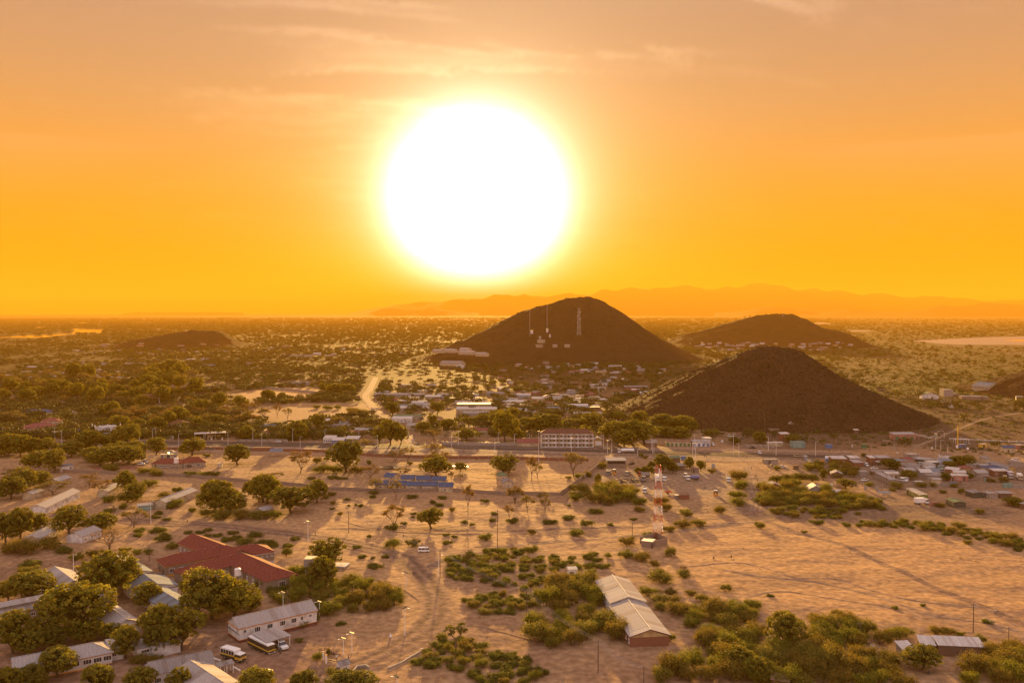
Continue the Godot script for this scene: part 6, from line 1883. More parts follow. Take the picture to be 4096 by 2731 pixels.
func streets(win: String, outline: Array, n: int, s0: float, s1: float, landmark_name: String, wins := true) -> void:
	var poly := PackedVector2Array()
	var lo := Vector2(INF, INF)
	var hi := -lo
	for p in outline:
		var q := Vector2(p[0], p[1])
		poly.append(q)
		lo = lo.min(q)
		hi = hi.max(q)
	var got := []
	var tries := 0
	var mid := Vector3.ZERO
	while got.size() < n and tries < n * 50:
		tries += 1
		var q2 := Vector2(rng.randf_range(lo.x, hi.x), rng.randf_range(lo.y, hi.y))
		if not Geometry2D.is_point_in_polygon(q2, poly):
			continue
		var at := on_land(P(win, q2.x, q2.y))
		if at.y > 12.0 or (at.y > 1.0 and at.z > -1000.0):
			continue
		var L := rng.randf_range(s0, s1) * (1.8 if rng.randf() < 0.18 else 1.0)
		var D := rng.randf_range(5.0, 8.5)
		var clash := false
		for g in got:
			if Vector2(at.x - g[0].x, (at.z - g[0].z) * 1.2).length() < (L + g[1]) * 0.55:
				clash = true
				break
		if clash:
			continue
		got.append([at, L])
		mid += at
		var roofs := ["iron_pale", "iron_pale", "iron_pale", "iron_white", "iron_grey", "iron_rust", "iron_sky", "tile_pink"]
		var roof: String = roofs[rng.randi() % roofs.size()]
		var walls := ["plaster_cream", "plaster_grey", "mud_wall", "tin_wall", "plaster_white", "plaster_yellow"]
		var wall: String = walls[rng.randi() % walls.size()]
		var style := "gable" if rng.randf() < 0.5 else "mono"
		if roof == "tile_pink":
			style = "hip"
		var word: String = {"iron_pale": "pale", "iron_white": "white", "iron_grey": "grey", "iron_rust": "rusty", "iron_sky": "bluish", "tile_pink": "red"}[roof]
		block("town_house", "%s-roofed %stown house" % [word, "long " if L > s1 else ""], at, roof, wall, L, D, style, rng.randfn() * 0.18 + (PI / 2 if rng.randf() < 0.15 else 0.0) + (PI if rng.randf() < 0.4 else 0.0), "tin-roofed houses of the town", wins)
	if landmark_name:
		landmark(mid / maxf(got.size(), 1.0), landmark_name)

func town() -> void:
	# long roofs that can be told apart
	for r in [["f", 1060, 1490, 165, "iron_pale", "plaster_grey", "long tin-roofed block just across from the curving town road"], ["f", 1490, 1625, 184, "iron_white", "plaster_cream", "glinting narrow roof above the yellow storeyed block"], ["f", 1250, 1480, 264, "iron_sky", "plaster_white", "long bluish roof beside the town road bend"], ["f", 1262, 1382, 282, "iron_white", "plaster_grey", "short white roof below the long bluish one"], ["f", 1362, 1560, 248, "iron_pale", "plaster_pink", "long pale roof behind the long bluish one"], ["f", 1800, 2030, 234, "iron_pale", "plaster_cream", "long pale roof above the yellow storeyed block"], ["f", 1760, 2110, 290, "iron_white", "plaster_cream", "long glinting roof below the yellow storeyed block"], ["f", 1820, 2045, 325, "iron_pale", "plaster_grey", "pillared block with pale roof below the glinting long roof"], ["f", 2140, 2340, 228, "iron_white", "plaster_cream", "long glinting roof in the middle of the town"], ["f", 2120, 2290, 208, "iron_pale", "plaster_grey", "pale roof behind the long glinting one"], ["f", 1220, 1470, 352, "iron_green", "plaster_grey", "long greenish roof beside the town road"], ["f", 1210, 1380, 372, "iron_white", "plaster_white", "white roof below the long greenish one"], ["f", 1335, 1450, 430, "iron_pale", "plaster_cream", "pale roof at the mouth of the town road"], ["f", 1808, 2035, 472, "tile_pink", "plaster_cream", "long dark pink roof among round trees by the road"], ["f", 890, 1115, 470, "iron_pale", "brick_red", "flat pale roof over brick shops beside the road mouth"], ["f", 620, 720, 540, "iron_white", "plaster_white", "small white shop canopy facing the highway"], ["f", 690, 800, 558, "iron_white", "paint_blue", "small blue-fronted shop facing the highway"], ["f", 810, 925, 545, "iron_white", "plaster_grey", "pale shop roof beside the brick shops"], ["g", 555, 755, 262, "iron_white", "brick_red", "long glinting roof before the dark hill"], ["g", 270, 420, 200, "iron_white", "plaster_cream", "narrow glinting roof above the middle of the town"], ["g", 1060, 1265, 100, "iron_grey", "brick_red", "wide grey roof near the foot of the dark hill"], ["g", 1195, 1275, 150, "iron_white", "plaster_white", "bright white roof touching the foot of the dark hill"], ["g", 210, 300, 300, "iron_pale", "plaster_white", "pale pitched roof above the three-storey block"], ["g", 630, 870, 330, "iron_pale", "tin_wall", "long stepped tin roof behind the roadside trees"], ["i", 1060, 1230, 650, "iron_grey", "plaster_yellow", "long yellow block with grey roof across the town near the river"], ["i", 620, 720, 752, "tile_red", "plaster_cream", "bright red roof in the town near the river"], ["i", 415, 520, 762, "iron_pale", "plaster_cream", "pale roof beside the bright red one"], ["i", 500, 625, 778, "iron_pale", "plaster_cream", "flat pale roof before the bright red one"], ["i", 740, 890, 765, "iron_pale", "plaster_cream", "long pale roof on the other side of the bright red one"], ["i", 0, 100, 750, "iron_pale", "plaster_cream", "pale roof cut by the edge in the town near the river"], ["j", 300, 500, 815, "iron_grey", "plaster_grey", "dark broad roof above the sports field wall"], ["j", 250, 530, 580, "iron_grey", "plaster_cream", "very broad low grey roof in the town near the river"]]:
		var o := house("town_block", r[6], r[0], r[1], r[3], r[2], r[3] + 1, 3.4, 8.0, 1.2, "gable" if r[4] != "iron_white" else "mono", r[4], r[5], {"row": [["f", 5, 0.9, 1.2, 1.3]], "over": 0.3})
	var ys := house("yellow_storey_block", "two-storey yellow block with a long glinting roof in the town", "f", 1768, 248, 2056, 248, 6.4, 8.0, 0.6, "mono", "iron_white", "plaster_yellow", {"row": [["f", 12, 4.0, 1.2, 1.2], ["f", 12, 1.0, 1.2, 1.2]]})
	landmark(ys.position, "yellow storeyed block")
	streets("f", [[1080, 70], [1500, 90], [2352, 120], [2352, 330], [2150, 330], [1700, 320], [1500, 330], [1180, 330], [1130, 200]], 44, 8, 14, "town streets by the curving road")
	streets("g", [[0, 110], [900, 100], [1250, 130], [1180, 220], [1000, 280], [880, 320], [500, 340], [100, 330], [0, 300]], 52, 8, 14, "town streets under the dark hill")
	streets("k", [[0, 650], [500, 640], [1000, 660], [1400, 690], [1400, 770], [1250, 840], [900, 840], [0, 840]], 56, 9, 15, "town streets below the pyramid hill")
	streets("i", [[100, 700], [700, 640], [1400, 600], [2300, 560], [2300, 680], [1500, 760], [1000, 800], [150, 780]], 36, 10, 18, "streets near the river", false)
	streets("i", [[850, 480], [1500, 460], [2000, 500], [1900, 590], [1200, 590], [600, 560]], 26, 10, 18, "streets under the low hill", false)
	streets("j", [[0, 470], [600, 480], [1000, 520], [1500, 560], [1200, 700], [600, 640], [0, 640]], 22, 10, 18, "far streets before the sun", false)
	streets("k", [[1560, 440], [2300, 420], [2300, 520], [2000, 560], [1700, 540]], 34, 9, 14, "streets between the two hills", false)
	streets("l", [[0, 410], [500, 420], [900, 470], [850, 520], [600, 570], [0, 490]], 26, 9, 14, "streets under the far hill", false)
	streets("u", [[150, 690], [900, 690], [1400, 770], [1900, 770], [2030, 900], [1400, 1010], [300, 960]], 24, 5, 8, "", false)
	streets("f", [[560, 380], [960, 380], [960, 440], [850, 480], [560, 470]], 7, 8, 12, "")

# ---------------------------------------------------------------- walls and fences

func wall_line(called: String, label: String, category: String, win: String, pts: Array, h: float, thick: float, m: String, piece := 4.0, posts := "", cope := "") -> Node3D:
	var first := G(win, pts[0][0], pts[0][1])
	var o := thing(called, label, category, ground_at(first))
	for i in range(1, pts.size()):
		var a := G(win, pts[i - 1][0], pts[i - 1][1])
		var b := G(win, pts[i][0], pts[i][1])
		var n := maxi(1, int(a.distance_to(b) / piece))
		var turn := atan2(-(b.z - a.z), b.x - a.x)
		var l := a.distance_to(b) / n
		for k in n:
			var p := a.lerp(b, (k + 0.5) / n)
			var y := land(p.x, p.z) - o.position.y
			var at := Vector3(p.x - o.position.x, y, p.z - o.position.z)
			put(o, "panel", box_mesh(Vector3(snappedf(l, 0.05) - (0.1 if posts else 0.0), h + 0.5, thick)), mats[m], at + Vector3(0, (h - 0.5) / 2 + rng.randf_range(-0.04, 0.04), 0), turn)
			if posts:
				var e := a.lerp(b, float(k) / n)
				put(o, "post", box_mesh(Vector3(0.22, h + 0.9, 0.26)), mats[posts], Vector3(e.x - o.position.x, (h + 0.5) / 2 - 0.3 + land(e.x, e.z) - o.position.y + 0.2, e.z - o.position.z), turn)
			if cope:
				put(o, "coping", box_mesh(Vector3(snappedf(l, 0.05), 0.12, thick + 0.12)), mats[cope], at + Vector3(0, h + 0.08, 0), turn)
	return o

func make_walls() -> void:
	wall_line("boundary_wall", "long rough stone boundary wall below the cottages and villa", "wall", "f", [[-1960, 810], [-1400, 838], [-900, 858], [-500, 875], [0, 920], [270, 935], [700, 985], [1100, 1000], [1740, 1000], [2150, 1022], [2660, 1035]], 1.8, 0.4, "stone_block", 5.0)
	wall_line("boundary_wall", "stone wall climbing beside the truck yard up to the workshop", "wall", "g", [[520, 1035], [600, 975], [700, 905], [800, 830], [865, 770], [905, 745]], 2.6, 0.4, "stone_block", 5.0)
	wall_line("road_wall", "low brown roadside wall with pale posts along the highway", "wall", "f", [[-900, 640], [-300, 640], [350, 655], [700, 668], [1060, 700], [1700, 715], [2300, 722], [2900, 738]], 2.0, 0.2, "brick_red", 6.0, "concrete")
	wall_line("tin_fence", "pale sheet-iron fence beside the three-storey block", "fence", "f", [[1640, 598], [1900, 606], [2100, 608], [2352, 612], [2480, 612]], 2.6, 0.08, "tin_wall", 3.0)
	wall_line("tin_fence", "pale sheet-iron fence in front of the three-storey block", "fence", "g", [[345, 612], [540, 612], [695, 612]], 2.2, 0.08, "tin_wall", 3.0)
	wall_line("field_wall", "low stone wall along the near side of the sports field", "wall", "f", [[60, 240], [380, 215], [700, 200], [940, 190]], 1.8, 0.3, "mud_wall", 8.0)
	wall_line("field_wall", "pale block wall along the far side of the sports field", "wall", "f", [[60, 110], [300, 130], [600, 160], [900, 178]], 2.4, 0.3, "plaster_grey", 8.0)
	wall_line("bungalow_wall", "tan block wall behind the blue-roofed bungalow", "wall", "v", [[790, 110], [1080, 118], [1340, 120]], 3.0, 0.25, "plaster_grey", 5.0)
	wall_line("shop_wall", "long brown yard wall beside the petrol station", "wall", "w", [[1560, 462], [1900, 462], [2130, 455], [2352, 462]], 2.0, 0.25, "plaster_grey", 5.0)
	wall_line("cinder_wall", "grey block wall under the market trees at the hill foot", "wall", "s", [[1925, 205], [2110, 205], [2352, 215]], 2.4, 0.25, "plaster_grey", 4.0)
	wall_line("white_rail_wall", "low white rail wall running along the hill foot from the arch", "wall", "u", [[935, 402], [1100, 410], [1350, 420], [1700, 440], [2060, 450]], 0.9, 0.15, "concrete", 5.0, "paint_white", "paint_white")
	wall_line("white_rail_wall", "stepped white rail wall between the pink arcade and the arch", "wall", "u", [[445, 350], [550, 365], [620, 398], [715, 372]], 1.1, 0.15, "plaster_cream", 4.0, "paint_white", "paint_white")
	wall_line("tin_screen", "pale blue sheet-iron screen before the parked lorries", "fence", "u", [[1718, 1122], [1875, 1122]], 2.6, 0.06, "plaster_turquoise", 2.5)
	wall_line("tin_screen", "white sheet-iron screen running off the edge by the lorries", "fence", "u", [[1880, 1125], [2060, 1132]], 2.4, 0.06, "tin_wall", 2.5)
	wall_line("tin_screen", "grey-blue sheet-iron screen before the low pinkish block", "fence", "u", [[928, 1088], [1050, 1088]], 2.4, 0.06, "iron_sky", 2.5)
	wall_line("tin_screen", "crooked pale sheet-iron screen beside the grey-blue one", "fence", "u", [[790, 1085], [905, 1090]], 1.6, 0.06, "tin_wall", 2.5)
	wall_line("tin_screen", "narrow rusty screen on the other side of the grey-blue one", "fence", "u", [[1052, 1070], [1112, 1066]], 1.4, 0.06, "iron_rust", 2.5)
	wall_line("gate_sheet", "pale sheet gate leaf between the hedges, nearer the green stalls", "gate", "t", [[1775, 832], [1833, 832]], 2.4, 0.06, "tin_wall", 3.0)
	wall_line("gate_sheet", "pale sheet gate leaf between the hedges, nearer the white tin house", "gate", "t", [[1595, 826], [1650, 826]], 2.4, 0.06, "tin_wall", 3.0)
	wall_line("brick_stub", "short pink mud-brick wall stub beside the white box lorry", "wall", "u", [[635, 1395], [770, 1395]], 2.4, 0.3, "plaster_pink", 3.0)
	# the yard of the lattice mast
	wall_line("mast_wall", "grey stone wall enclosing the foot of the lattice mast", "wall", "c", [[1100, 382], [1212, 412], [1312, 388], [1225, 345], [1100, 378]], 2.7, 0.3, "stone_block", 3.0)
	# thorn fence, kerb stones and gate of the school yard
	var gate := thing("boom_gate", "white-posted gate with a yellow boom beside the guard house", "gate", ground_at(G("q", 210, 600)))
	for x in [[165, 548], [212, 600]]:
		var p := G("q", x[0], x[1]) - gate.position
		put(gate, "post", box_mesh(Vector3(0.4, 2.3, 0.4)), mats["paint_white"], Vector3(p.x, 1.1, p.z))
		put(gate, "cap", box_mesh(Vector3(0.5, 0.15, 0.5)), mats["paint_orange"], Vector3(p.x, 2.32, p.z))
	var b := Builder.new()
	var e0 := G("q", 225, 560, 1.0) - gate.position
	var e1 := G("q", 365, 590, 1.0) - gate.position
	b.tube(e0 + Vector3(0, 0.6, 0), e1 + Vector3(0, 0.6, 0), 0.05, 0.05, 5)
	b.tube(e0, e1, 0.04, 0.04, 5)
	put_b(gate, "boom", b, mats["paint_yellow"])
	wall_line("culvert", "concrete culvert headwall where the drain meets the road", "culvert", "q", [[640, 745], [700, 668], [830, 655], [885, 690]], 0.7, 0.35, "concrete", 3.0)
	wall_line("drain_kerb", "low stone kerb along the drain beside the road bend", "kerb", "q", [[1180, 680], [1400, 590], [1560, 490], [1690, 415]], 0.35, 0.4, "concrete", 3.0)
	wall_line("stone_edging", "row of white edging stones between the bus lorry and the walkway roof", "edging", "p", [[1205, 1306], [1300, 1332]], 0.3, 0.35, "paint_white", 0.9)
	wall_line("stone_edging", "row of white edging stones beyond the end of the walkway roof", "edging", "p", [[1432, 1398], [1510, 1442]], 0.3, 0.35, "paint_white", 0.9)
	wall_line("slab", "flat concrete tank slab lying on the sand beside the thin tree", "slab", "b", [[640, 548], [700, 556], [765, 560]], 0.5, 5.0, "plaster_white", 6.0)

# ---------------------------------------------------------------- poles, masts, signs

var lamp_proto: Node3D

func street_lamp(win: String, x: float, y: float, top: float, group: String, looks: String) -> Node3D:
	var at := G(win, x, y)
	var h: float = (y - top) * WIN[win][2] * mpp(at)
	var o := thing("street_lamp", "", "street lamp", ground_at(at), rng.randf_range(-0.4, 0.4) + (PI if rng.randf() < 0.5 else 0.0), group)
	var key := "lamp%d" % roundi(h)
	if not box_cache.has(key):
		var b := Builder.new()
		b.tube(Vector3(0, -0.3, 0), Vector3(0, h, 0), 0.13, 0.07, 7)
		var c := Builder.new()
		c.tube(Vector3(0, h * 0.93, 0), Vector3(1.1, h * 0.97, 0), 0.045, 0.04, 5)
		var d := Builder.new()
		d.tf = Transform3D(Basis(Vector3(0, 0, 1), 0.35), Vector3(0, h + 0.1, 0))
		d.box(Vector3.ZERO, Vector3(1.3, 0.06, 0.8))
		var e := Builder.new()
		e.box(Vector3(1.25, h * 0.965, 0), Vector3(0.6, 0.1, 0.25))
		box_cache[key] = [b.mesh(), c.mesh(), d.mesh(), e.mesh()]
	var q: Array = box_cache[key]
	put(o, "pole", q[0], mats["paint_white"])
	put(o, "arm", q[1], mats["paint_white"])
	put(o, "solar_panel", q[2], mats["solar_cell"])
	put(o, "lamp_head", q[3], mats["paint_white"])
	later(o, looks)
	return o

func power_pole(win: String, x: float, y: float, top: float) -> Vector3:
	var at := G(win, x, y)
	var h: float = (y - top) * WIN[win][2] * mpp(at)
	var o := thing("power_pole", "", "power pole", ground_at(at), rng.randf_range(-0.3, 0.3), "wooden power poles")
	var b := Builder.new()
	b.tube(Vector3(0, -0.3, 0), Vector3(0, h, 0), 0.16, 0.11, 7)
	put_b(o, "pole", b, mats["timber"])
	put(o, "cross_arm", box_mesh(Vector3(1.8, 0.14, 0.14)), mats["timber"], Vector3(0, h - 0.5, 0))
	for s in [-0.8, 0.0, 0.8]:
		var i := Builder.new()
		i.tube(Vector3(s, h - 0.43, 0), Vector3(s, h - 0.15 + (0.3 if s == 0.0 else 0.0), 0), 0.07, 0.05, 6)
		put_b(o, "insulator", i, mats["concrete"])
	later(o, "wooden power pole")
	return o.position + Vector3(0, h - 0.2, 0)

func wires(label: String, pts: Array, sag := 1.2) -> void:
	var o := thing("power_line", label, "power line", Vector3(pts[0].x, 0, pts[0].z))
	for s: float in [-0.7, 0.0, 0.7]:
		var b := Builder.new()
		for i in range(1, pts.size()):
			var a: Vector3 = pts[i - 1]
			var c: Vector3 = pts[i]
			var side := (c - a).cross(Vector3.UP).normalized() * s
			var last := a + side
			for k in range(1, 13):
				var t := k / 12.0
				var p := a.lerp(c, t) + side - Vector3(0, sag * 4.0 * t * (1.0 - t), 0)
				b.tube(last - o.position, p - o.position, 0.022, 0.022, 3, false)
				last = p
		put_b(o, "wire", b, mats["steel_dull"])

func lattice(called: String, label: String, at: Vector3, h: float, w0: float, w1: float, n: int, colours: Array, thick: float) -> Node3D:
	var o := thing(called, label, "mast", at)
	for i in n:
		var y0 := h * i / n
		var y1 := h * (i + 1) / n
		var b := Builder.new()
		var a0 := lerpf(w0, w1, float(i) / n) / 2
		var a1 := lerpf(w0, w1, float(i + 1) / n) / 2
		var cs := [Vector2(-1, -1), Vector2(1, -1), Vector2(1, 1), Vector2(-1, 1)]
		var sub := 2
		for k in 4:
			var c: Vector2 = cs[k]
			var d: Vector2 = cs[(k + 1) % 4]
			b.tube(Vector3(c.x * a0, y0, c.y * a0), Vector3(c.x * a1, y1, c.y * a1), thick, thick, 4)
			for s in sub:
				var u0 := float(s) / sub
				var u1 := float(s + 1) / sub
				var r0 := lerpf(a0, a1, u0)
				var r1 := lerpf(a0, a1, u1)
				var z0 := lerpf(y0, y1, u0)
				var z1 := lerpf(y0, y1, u1)
				b.tube(Vector3(c.x * r0, z0, c.y * r0), Vector3(d.x * r1, z1, d.y * r1), thick * 0.6, thick * 0.6, 3, false)
				b.tube(Vector3(d.x * r0, z0, d.y * r0), Vector3(c.x * r1, z1, c.y * r1), thick * 0.6, thick * 0.6, 3, false)
				b.tube(Vector3(c.x * r1, z1, c.y * r1), Vector3(d.x * r1, z1, d.y * r1), thick * 0.6, thick * 0.6, 3, false)
		put_b(o, "red_section" if i % 2 == 0 else "white_section", b, mats[colours[i % 2]])
	return o

func make_street_things() -> void:
	mat("paint_red", Color(0.42, 0.075, 0.035), 0.6)
	var yard := "slim white solar lamps round the school yard and dirt road"
	for r in [["b", 453, 370, 205], ["b", 1478, 650, 455], ["b", 1212, 1108, 878], ["b", 798, 1240, 1078], ["b", 732, 1255, 1120], ["b", 543, 940, 830], ["b", 258, 900, 760], ["b", 1225, 740, 610], ["b", 1150, 1520, 1425], ["a", 573, 640, 468], ["a", 203, 940, 858], ["a", 1180, 230, 40], ["a", 1183, 980, 893], ["b", 160, 1500, 1388]]:
		street_lamp(r[0], r[1], r[2], r[3], yard, "slim white solar lamp")
	var road_ := "tall white lamps along the highway"
	for r in [["e", 1302, 555, 445], ["e", 1330, 550, 445], ["e", 1190, 560, 500], ["e", 1525, 600, 500], ["e", 1625, 530, 475], ["e", 1742, 590, 505], ["e", 1948, 610, 480], ["e", 2160, 570, 450], ["e", 2237, 610, 510], ["e", 317, 540, 465], ["e", 365, 540, 460], ["e", 462, 545, 445], ["e", 525, 600, 480], ["e", 20, 540, 450], ["e", 117, 500, 445], ["f", 363, 575, 455], ["f", 427, 630, 515], ["f", 640, 585, 455], ["f", 930, 550, 465], ["f", 1088, 645, 525], ["f", 1140, 595, 470], ["f", 1352, 600, 480], ["f", 1385, 600, 520], ["f", 1723, 655, 530], ["f", 1783, 605, 475], ["f", 2094, 665, 540], ["f", 2123, 605, 480], ["f", 2262, 605, 495], ["g", 123, 605, 497], ["g", 251, 605, 490], ["g", 331, 740, 475], ["g", 612, 668, 540], ["g", 885, 640, 510], ["g", 920, 690, 560], ["g", 956, 672, 545], ["g", 1298, 640, 515], ["g", 1306, 672, 540], ["g", 1318, 678, 555], ["g", 1650, 690, 580], ["g", 1666, 640, 515], ["g", 1673, 717, 580], ["g", 1997, 690, 490], ["g", 2045, 715, 585], ["g", 2297, 650, 520], ["g", 1178, 690, 625], ["h", 168, 652, 525], ["h", 234, 692, 560], ["h", 572, 697, 560], ["u", 726, 545, 350], ["u", 905, 660, 450], ["u", 108, 560, 450], ["u", 800, 560, 415]]:
		street_lamp(r[0], r[1], r[2], r[3], road_, "tall white highway lamp")
	var pp := []
	for r in [["b", 773, 290, 120], ["b", 1490, 640, 430], ["b", 2170, 960, 735], ["c", 770, 1395, 1125], ["c", 1128, 1540, 1340]]:
		pp.append(power_pole(r[0], r[1], r[2], r[3]))
	wires("sagging wires of the power line crossing above the road bend", pp, 1.4)
	pp = []
	for r in [["d", 1068, 1150, 992], ["d", 1958, 1080, 842], ["d", 2235, 1165, 1022], ["d", 2600, 1290, 1120]]:
		pp.append(power_pole(r[0], r[1], r[2], r[3]))
	wires("sagging wires of the power line beside the long mud-walled house", pp.slice(1), 1.6)
	pp = []
	for r in [["h", 135, 470, 370], ["h", 763, 600, 475], ["h", 1036, 660, 580], ["u", 862, 600, 455], ["u", 955, 370, 190], ["u", 1355, 240, 55]]:
		pp.append(power_pole(r[0], r[1], r[2], r[3]))
	for r in [["b", 1940, 410, 110], ["c", 1038, 365, 215], ["g", 1835, 590, 410], ["g", 2265, 530, 370], ["g", 983, 690, 480], ["e", 965, 1210, 1110], ["a", 890, 140, 75], ["a", 1168, 520, 400], ["f", 1040, 380, 275], ["f", 850, 470, 375], ["f", 218, 620, 500], ["x", 480, 270, 180], ["x", 250, 440, 300], ["v", 2040, 400, 290], ["v", 1165, 420, 170], ["v", 1232, 470, 290], ["w", 768, 400, 215], ["w", 873, 70, -40], ["h", 2135, 370, 270], ["u", 1530, 900, 740], ["t", 1953, 760, 570], ["t", 2078, 210, 85], ["c", 1480, 0, 0.0]]:
		if r[3] != 0.0:
			power_pole(r[0], r[1], r[2], r[3])
	# stay of the leaning pole pair
	var m := lattice("lattice_mast", "tall red and white lattice mast rising from the stone compound", ground_at(G("c", 1240, 345)), 31.0, 3.6, 1.9, 9, ["paint_red", "paint_white"], 0.085)
	landmark(m.position, "red and white lattice mast")
	for s in [[-1.3, 26.0, 0.6], [1.2, 27.5, 0.2], [-1.2, 23.5, 0.9], [1.3, 23.0, 0.8], [0.2, 28.5, 1.2]]:
		put(m, "antenna", box_mesh(Vector3(0.45, 2.2, 0.3)), mats["paint_white"], Vector3(s[0], s[1], s[2]))
	var hb := on_land(P("k", 675, 415))
	var ht := lattice("hill_mast", "pale lattice mast with dishes on the slope of the pyramid hill", hb, 235 * 0.46769 * mpp(hb), 7.0, 3.0, 8, ["steel_dull", "tin_wall"], 0.28)
	landmark(hb, "mast on the pyramid hill")
	for s in [[2.4, 0.62, 1.0], [-2.2, 0.7, 1.0], [2.2, 0.86, 1.0], [-2.4, 0.45, 1.4]]:
		put(ht, "dish", box_mesh(Vector3(1.8, 2.2, 0.5)), mats["paint_white"], Vector3(s[0], 235 * 0.46769 * mpp(hb) * s[1], s[2]))
	for r in [["k", 255, 425, 185, "thin guyed mast lower on the pyramid hill"], ["k", 403, 362, 165, "thin guyed mast higher on the pyramid hill"]]:
		var q := on_land(P(r[0], r[1], r[2]))
		lattice("thin_mast", r[4], q, (r[2] - r[3]) * 0.46769 * mpp(q), 1.2, 1.0, 8, ["steel_dull", "steel_dull"], 0.1)
	# yellow pylon sign
	var sp := G("u", 1052, 545)
	var sg := thing("pylon_sign", "tall yellow pylon sign with a bare rung frame beside it", "sign", ground_at(sp))
	landmark(sp, "yellow pylon sign")
	var k: float = 0.26791 * mpp(sp)
	put(sg, "pylon", box_mesh(Vector3(16 * k, 345 * k, 12 * k)), mats["paint_yellow"], Vector3(0, 172 * k, 0))
	put(sg, "board", box_mesh(Vector3(34 * k, 40 * k, 4 * k)), mats["paint_white"], Vector3(-12 * k, 38 * k, 9 * k))
	var lb := Builder.new()
	for s in [26.0, 54.0]:
		lb.tube(Vector3(s * k, 180 * k, -6.0 * k), Vector3(s * k, 408 * k, -6.0 * k), 1.6 * k, 1.6 * k, 4)
	for i in 6:
		lb.tube(Vector3(26 * k, (250 + i * 30) * k, -6.0 * k), Vector3(54 * k, (244 + i * 30) * k, -6.0 * k), 1.8 * k, 1.8 * k, 4)
	put_b(sg, "rung_frame", lb, mats["paint_yellow"])
	var lf := Builder.new()
	lf.tube(Vector3(40 * k, -0.2, -6.0 * k), Vector3(40 * k, 185 * k, -6.0 * k), 3.0 * k, 2.4 * k, 5)
	put_b(sg, "stalk", lf, mats["steel_dull"])
	# arch over the hill track
	var ap := G("u", 805, 382)
	var ar := thing("gate_arch", "cream arched gateway over the hill track with a small side turret", "gateway", ground_at(ap))
	landmark(ap, "cream gateway arch")
	k = 0.26791 * mpp(ap)
	for s in [-62.0, 50.0]:
		put(ar, "pillar", box_mesh(Vector3(12 * k, 80 * k, 12 * k)), mats["plaster_cream"], Vector3(s * k, 39 * k, 0))
	var ab := Builder.new()
	for i in 12:
		var t0 := PI * i / 12.0
		var t1 := PI * (i + 1) / 12.0
		ab.tube(Vector3(-6 * k + cos(t0) * 56 * k, 78 * k + sin(t0) * 34 * k, 0), Vector3(-6 * k + cos(t1) * 56 * k, 78 * k + sin(t1) * 34 * k, 0), 5.5 * k, 5.5 * k, 6)
	put_b(ar, "arch", ab, mats["plaster_cream"])
	put(ar, "turret", box_mesh(Vector3(30 * k, 85 * k, 20 * k)), mats["plaster_cream"], Vector3(-84 * k, 42 * k, 0))
	put(ar, "notice", box_mesh(Vector3(18 * k, 24 * k, 2 * k)), mats["plaster_turquoise"], Vector3(-84 * k, 40 * k, 11 * k))
	# small signs
	for r in [["q", 1712, 410, 358, 26, 30, "paint_white", "small white signboard on posts beside the road bend"], ["u", 1203, 595, 520, 34, 34, "paint_white", "white signboard on two legs at the roadside"], ["u", 152, 645, 586, 24, 16, "paint_white", "small white road sign beside the highway verge"], ["u", 725, 530, 505, 12, 18, "paint_white", "small white sign on a pole near the arch track"], ["u", 673, 545, 512, 22, 26, "paint_white", "white notice board on a pole near the arch track"], ["q", 1326, 900, 805, 26, 30, "window_glass", "small dark solar panel on a pole at the lower edge"], ["t", 1412, 155, 110, 12, 44, "paint_white", "narrow white marker post at the hill foot"]]:
		var q2 := G(r[0], r[1], r[2])
		var s2: float = WIN[r[0]][2] * mpp(q2)
		var so := thing("signboard", r[7], "sign", ground_at(q2))
		var hh: float = (r[2] - r[3]) * s2
		put(so, "post", box_mesh(Vector3(0.1, hh + 0.3, 0.1)), mats["steel_dull"], Vector3(0, hh / 2 - 0.15, 0))
		put(so, "board", box_mesh(Vector3(r[4] * s2, r[5] * s2, 0.06)), mats[r[6]], Vector3(0, hh - r[5] * s2 / 2, 0.09))
	var tri := thing("marker_cone", "small white pyramid marker on the bank beside the lamp", "marker", ground_at(G("q", 1222, 190)))
	var tb := Builder.new()
	for i in 4:
		tb.tri(Vector3(cos(i * PI / 2) * 0.55, 0, sin(i * PI / 2) * 0.55), Vector3(0, 1.3, 0), Vector3(cos((i + 1) * PI / 2) * 0.55, 0, sin((i + 1) * PI / 2) * 0.55))
	put_b(tri, "cone", tb, mats["paint_white"])

# ---------------------------------------------------------------- vehicles

var veh := {}

func wheel_mesh(r: float, w: float) -> Array:
	var key := "w%.2f_%.2f" % [r, w]
	if not box_cache.has(key):
		var t := Builder.new()
		t.tube(Vector3(0, 0, -w / 2), Vector3(0, 0, w / 2), r, r, 12)
		var rim := Builder.new()
		rim.tube(Vector3(0, 0, w / 2 - 0.02), Vector3(0, 0, w / 2 + 0.02), r * 0.55, r * 0.5, 10)
		rim.tube(Vector3(0, 0, -w / 2 - 0.02), Vector3(0, 0, -w / 2 + 0.02), r * 0.5, r * 0.55, 10)
		box_cache[key] = [t.mesh(), rim.mesh()]
	return box_cache[key]

func wheels(o: Node3D, xs: Array, half: float, r: float, w: float) -> void:
	var m := wheel_mesh(r, w)
	for x in xs:
		for s in [-1, 1]:
			var t := put(o, "wheel", m[0], mats["tyre"], Vector3(x, r, s * half))
			put(t, "rim", m[1], mats["steel_dull"])

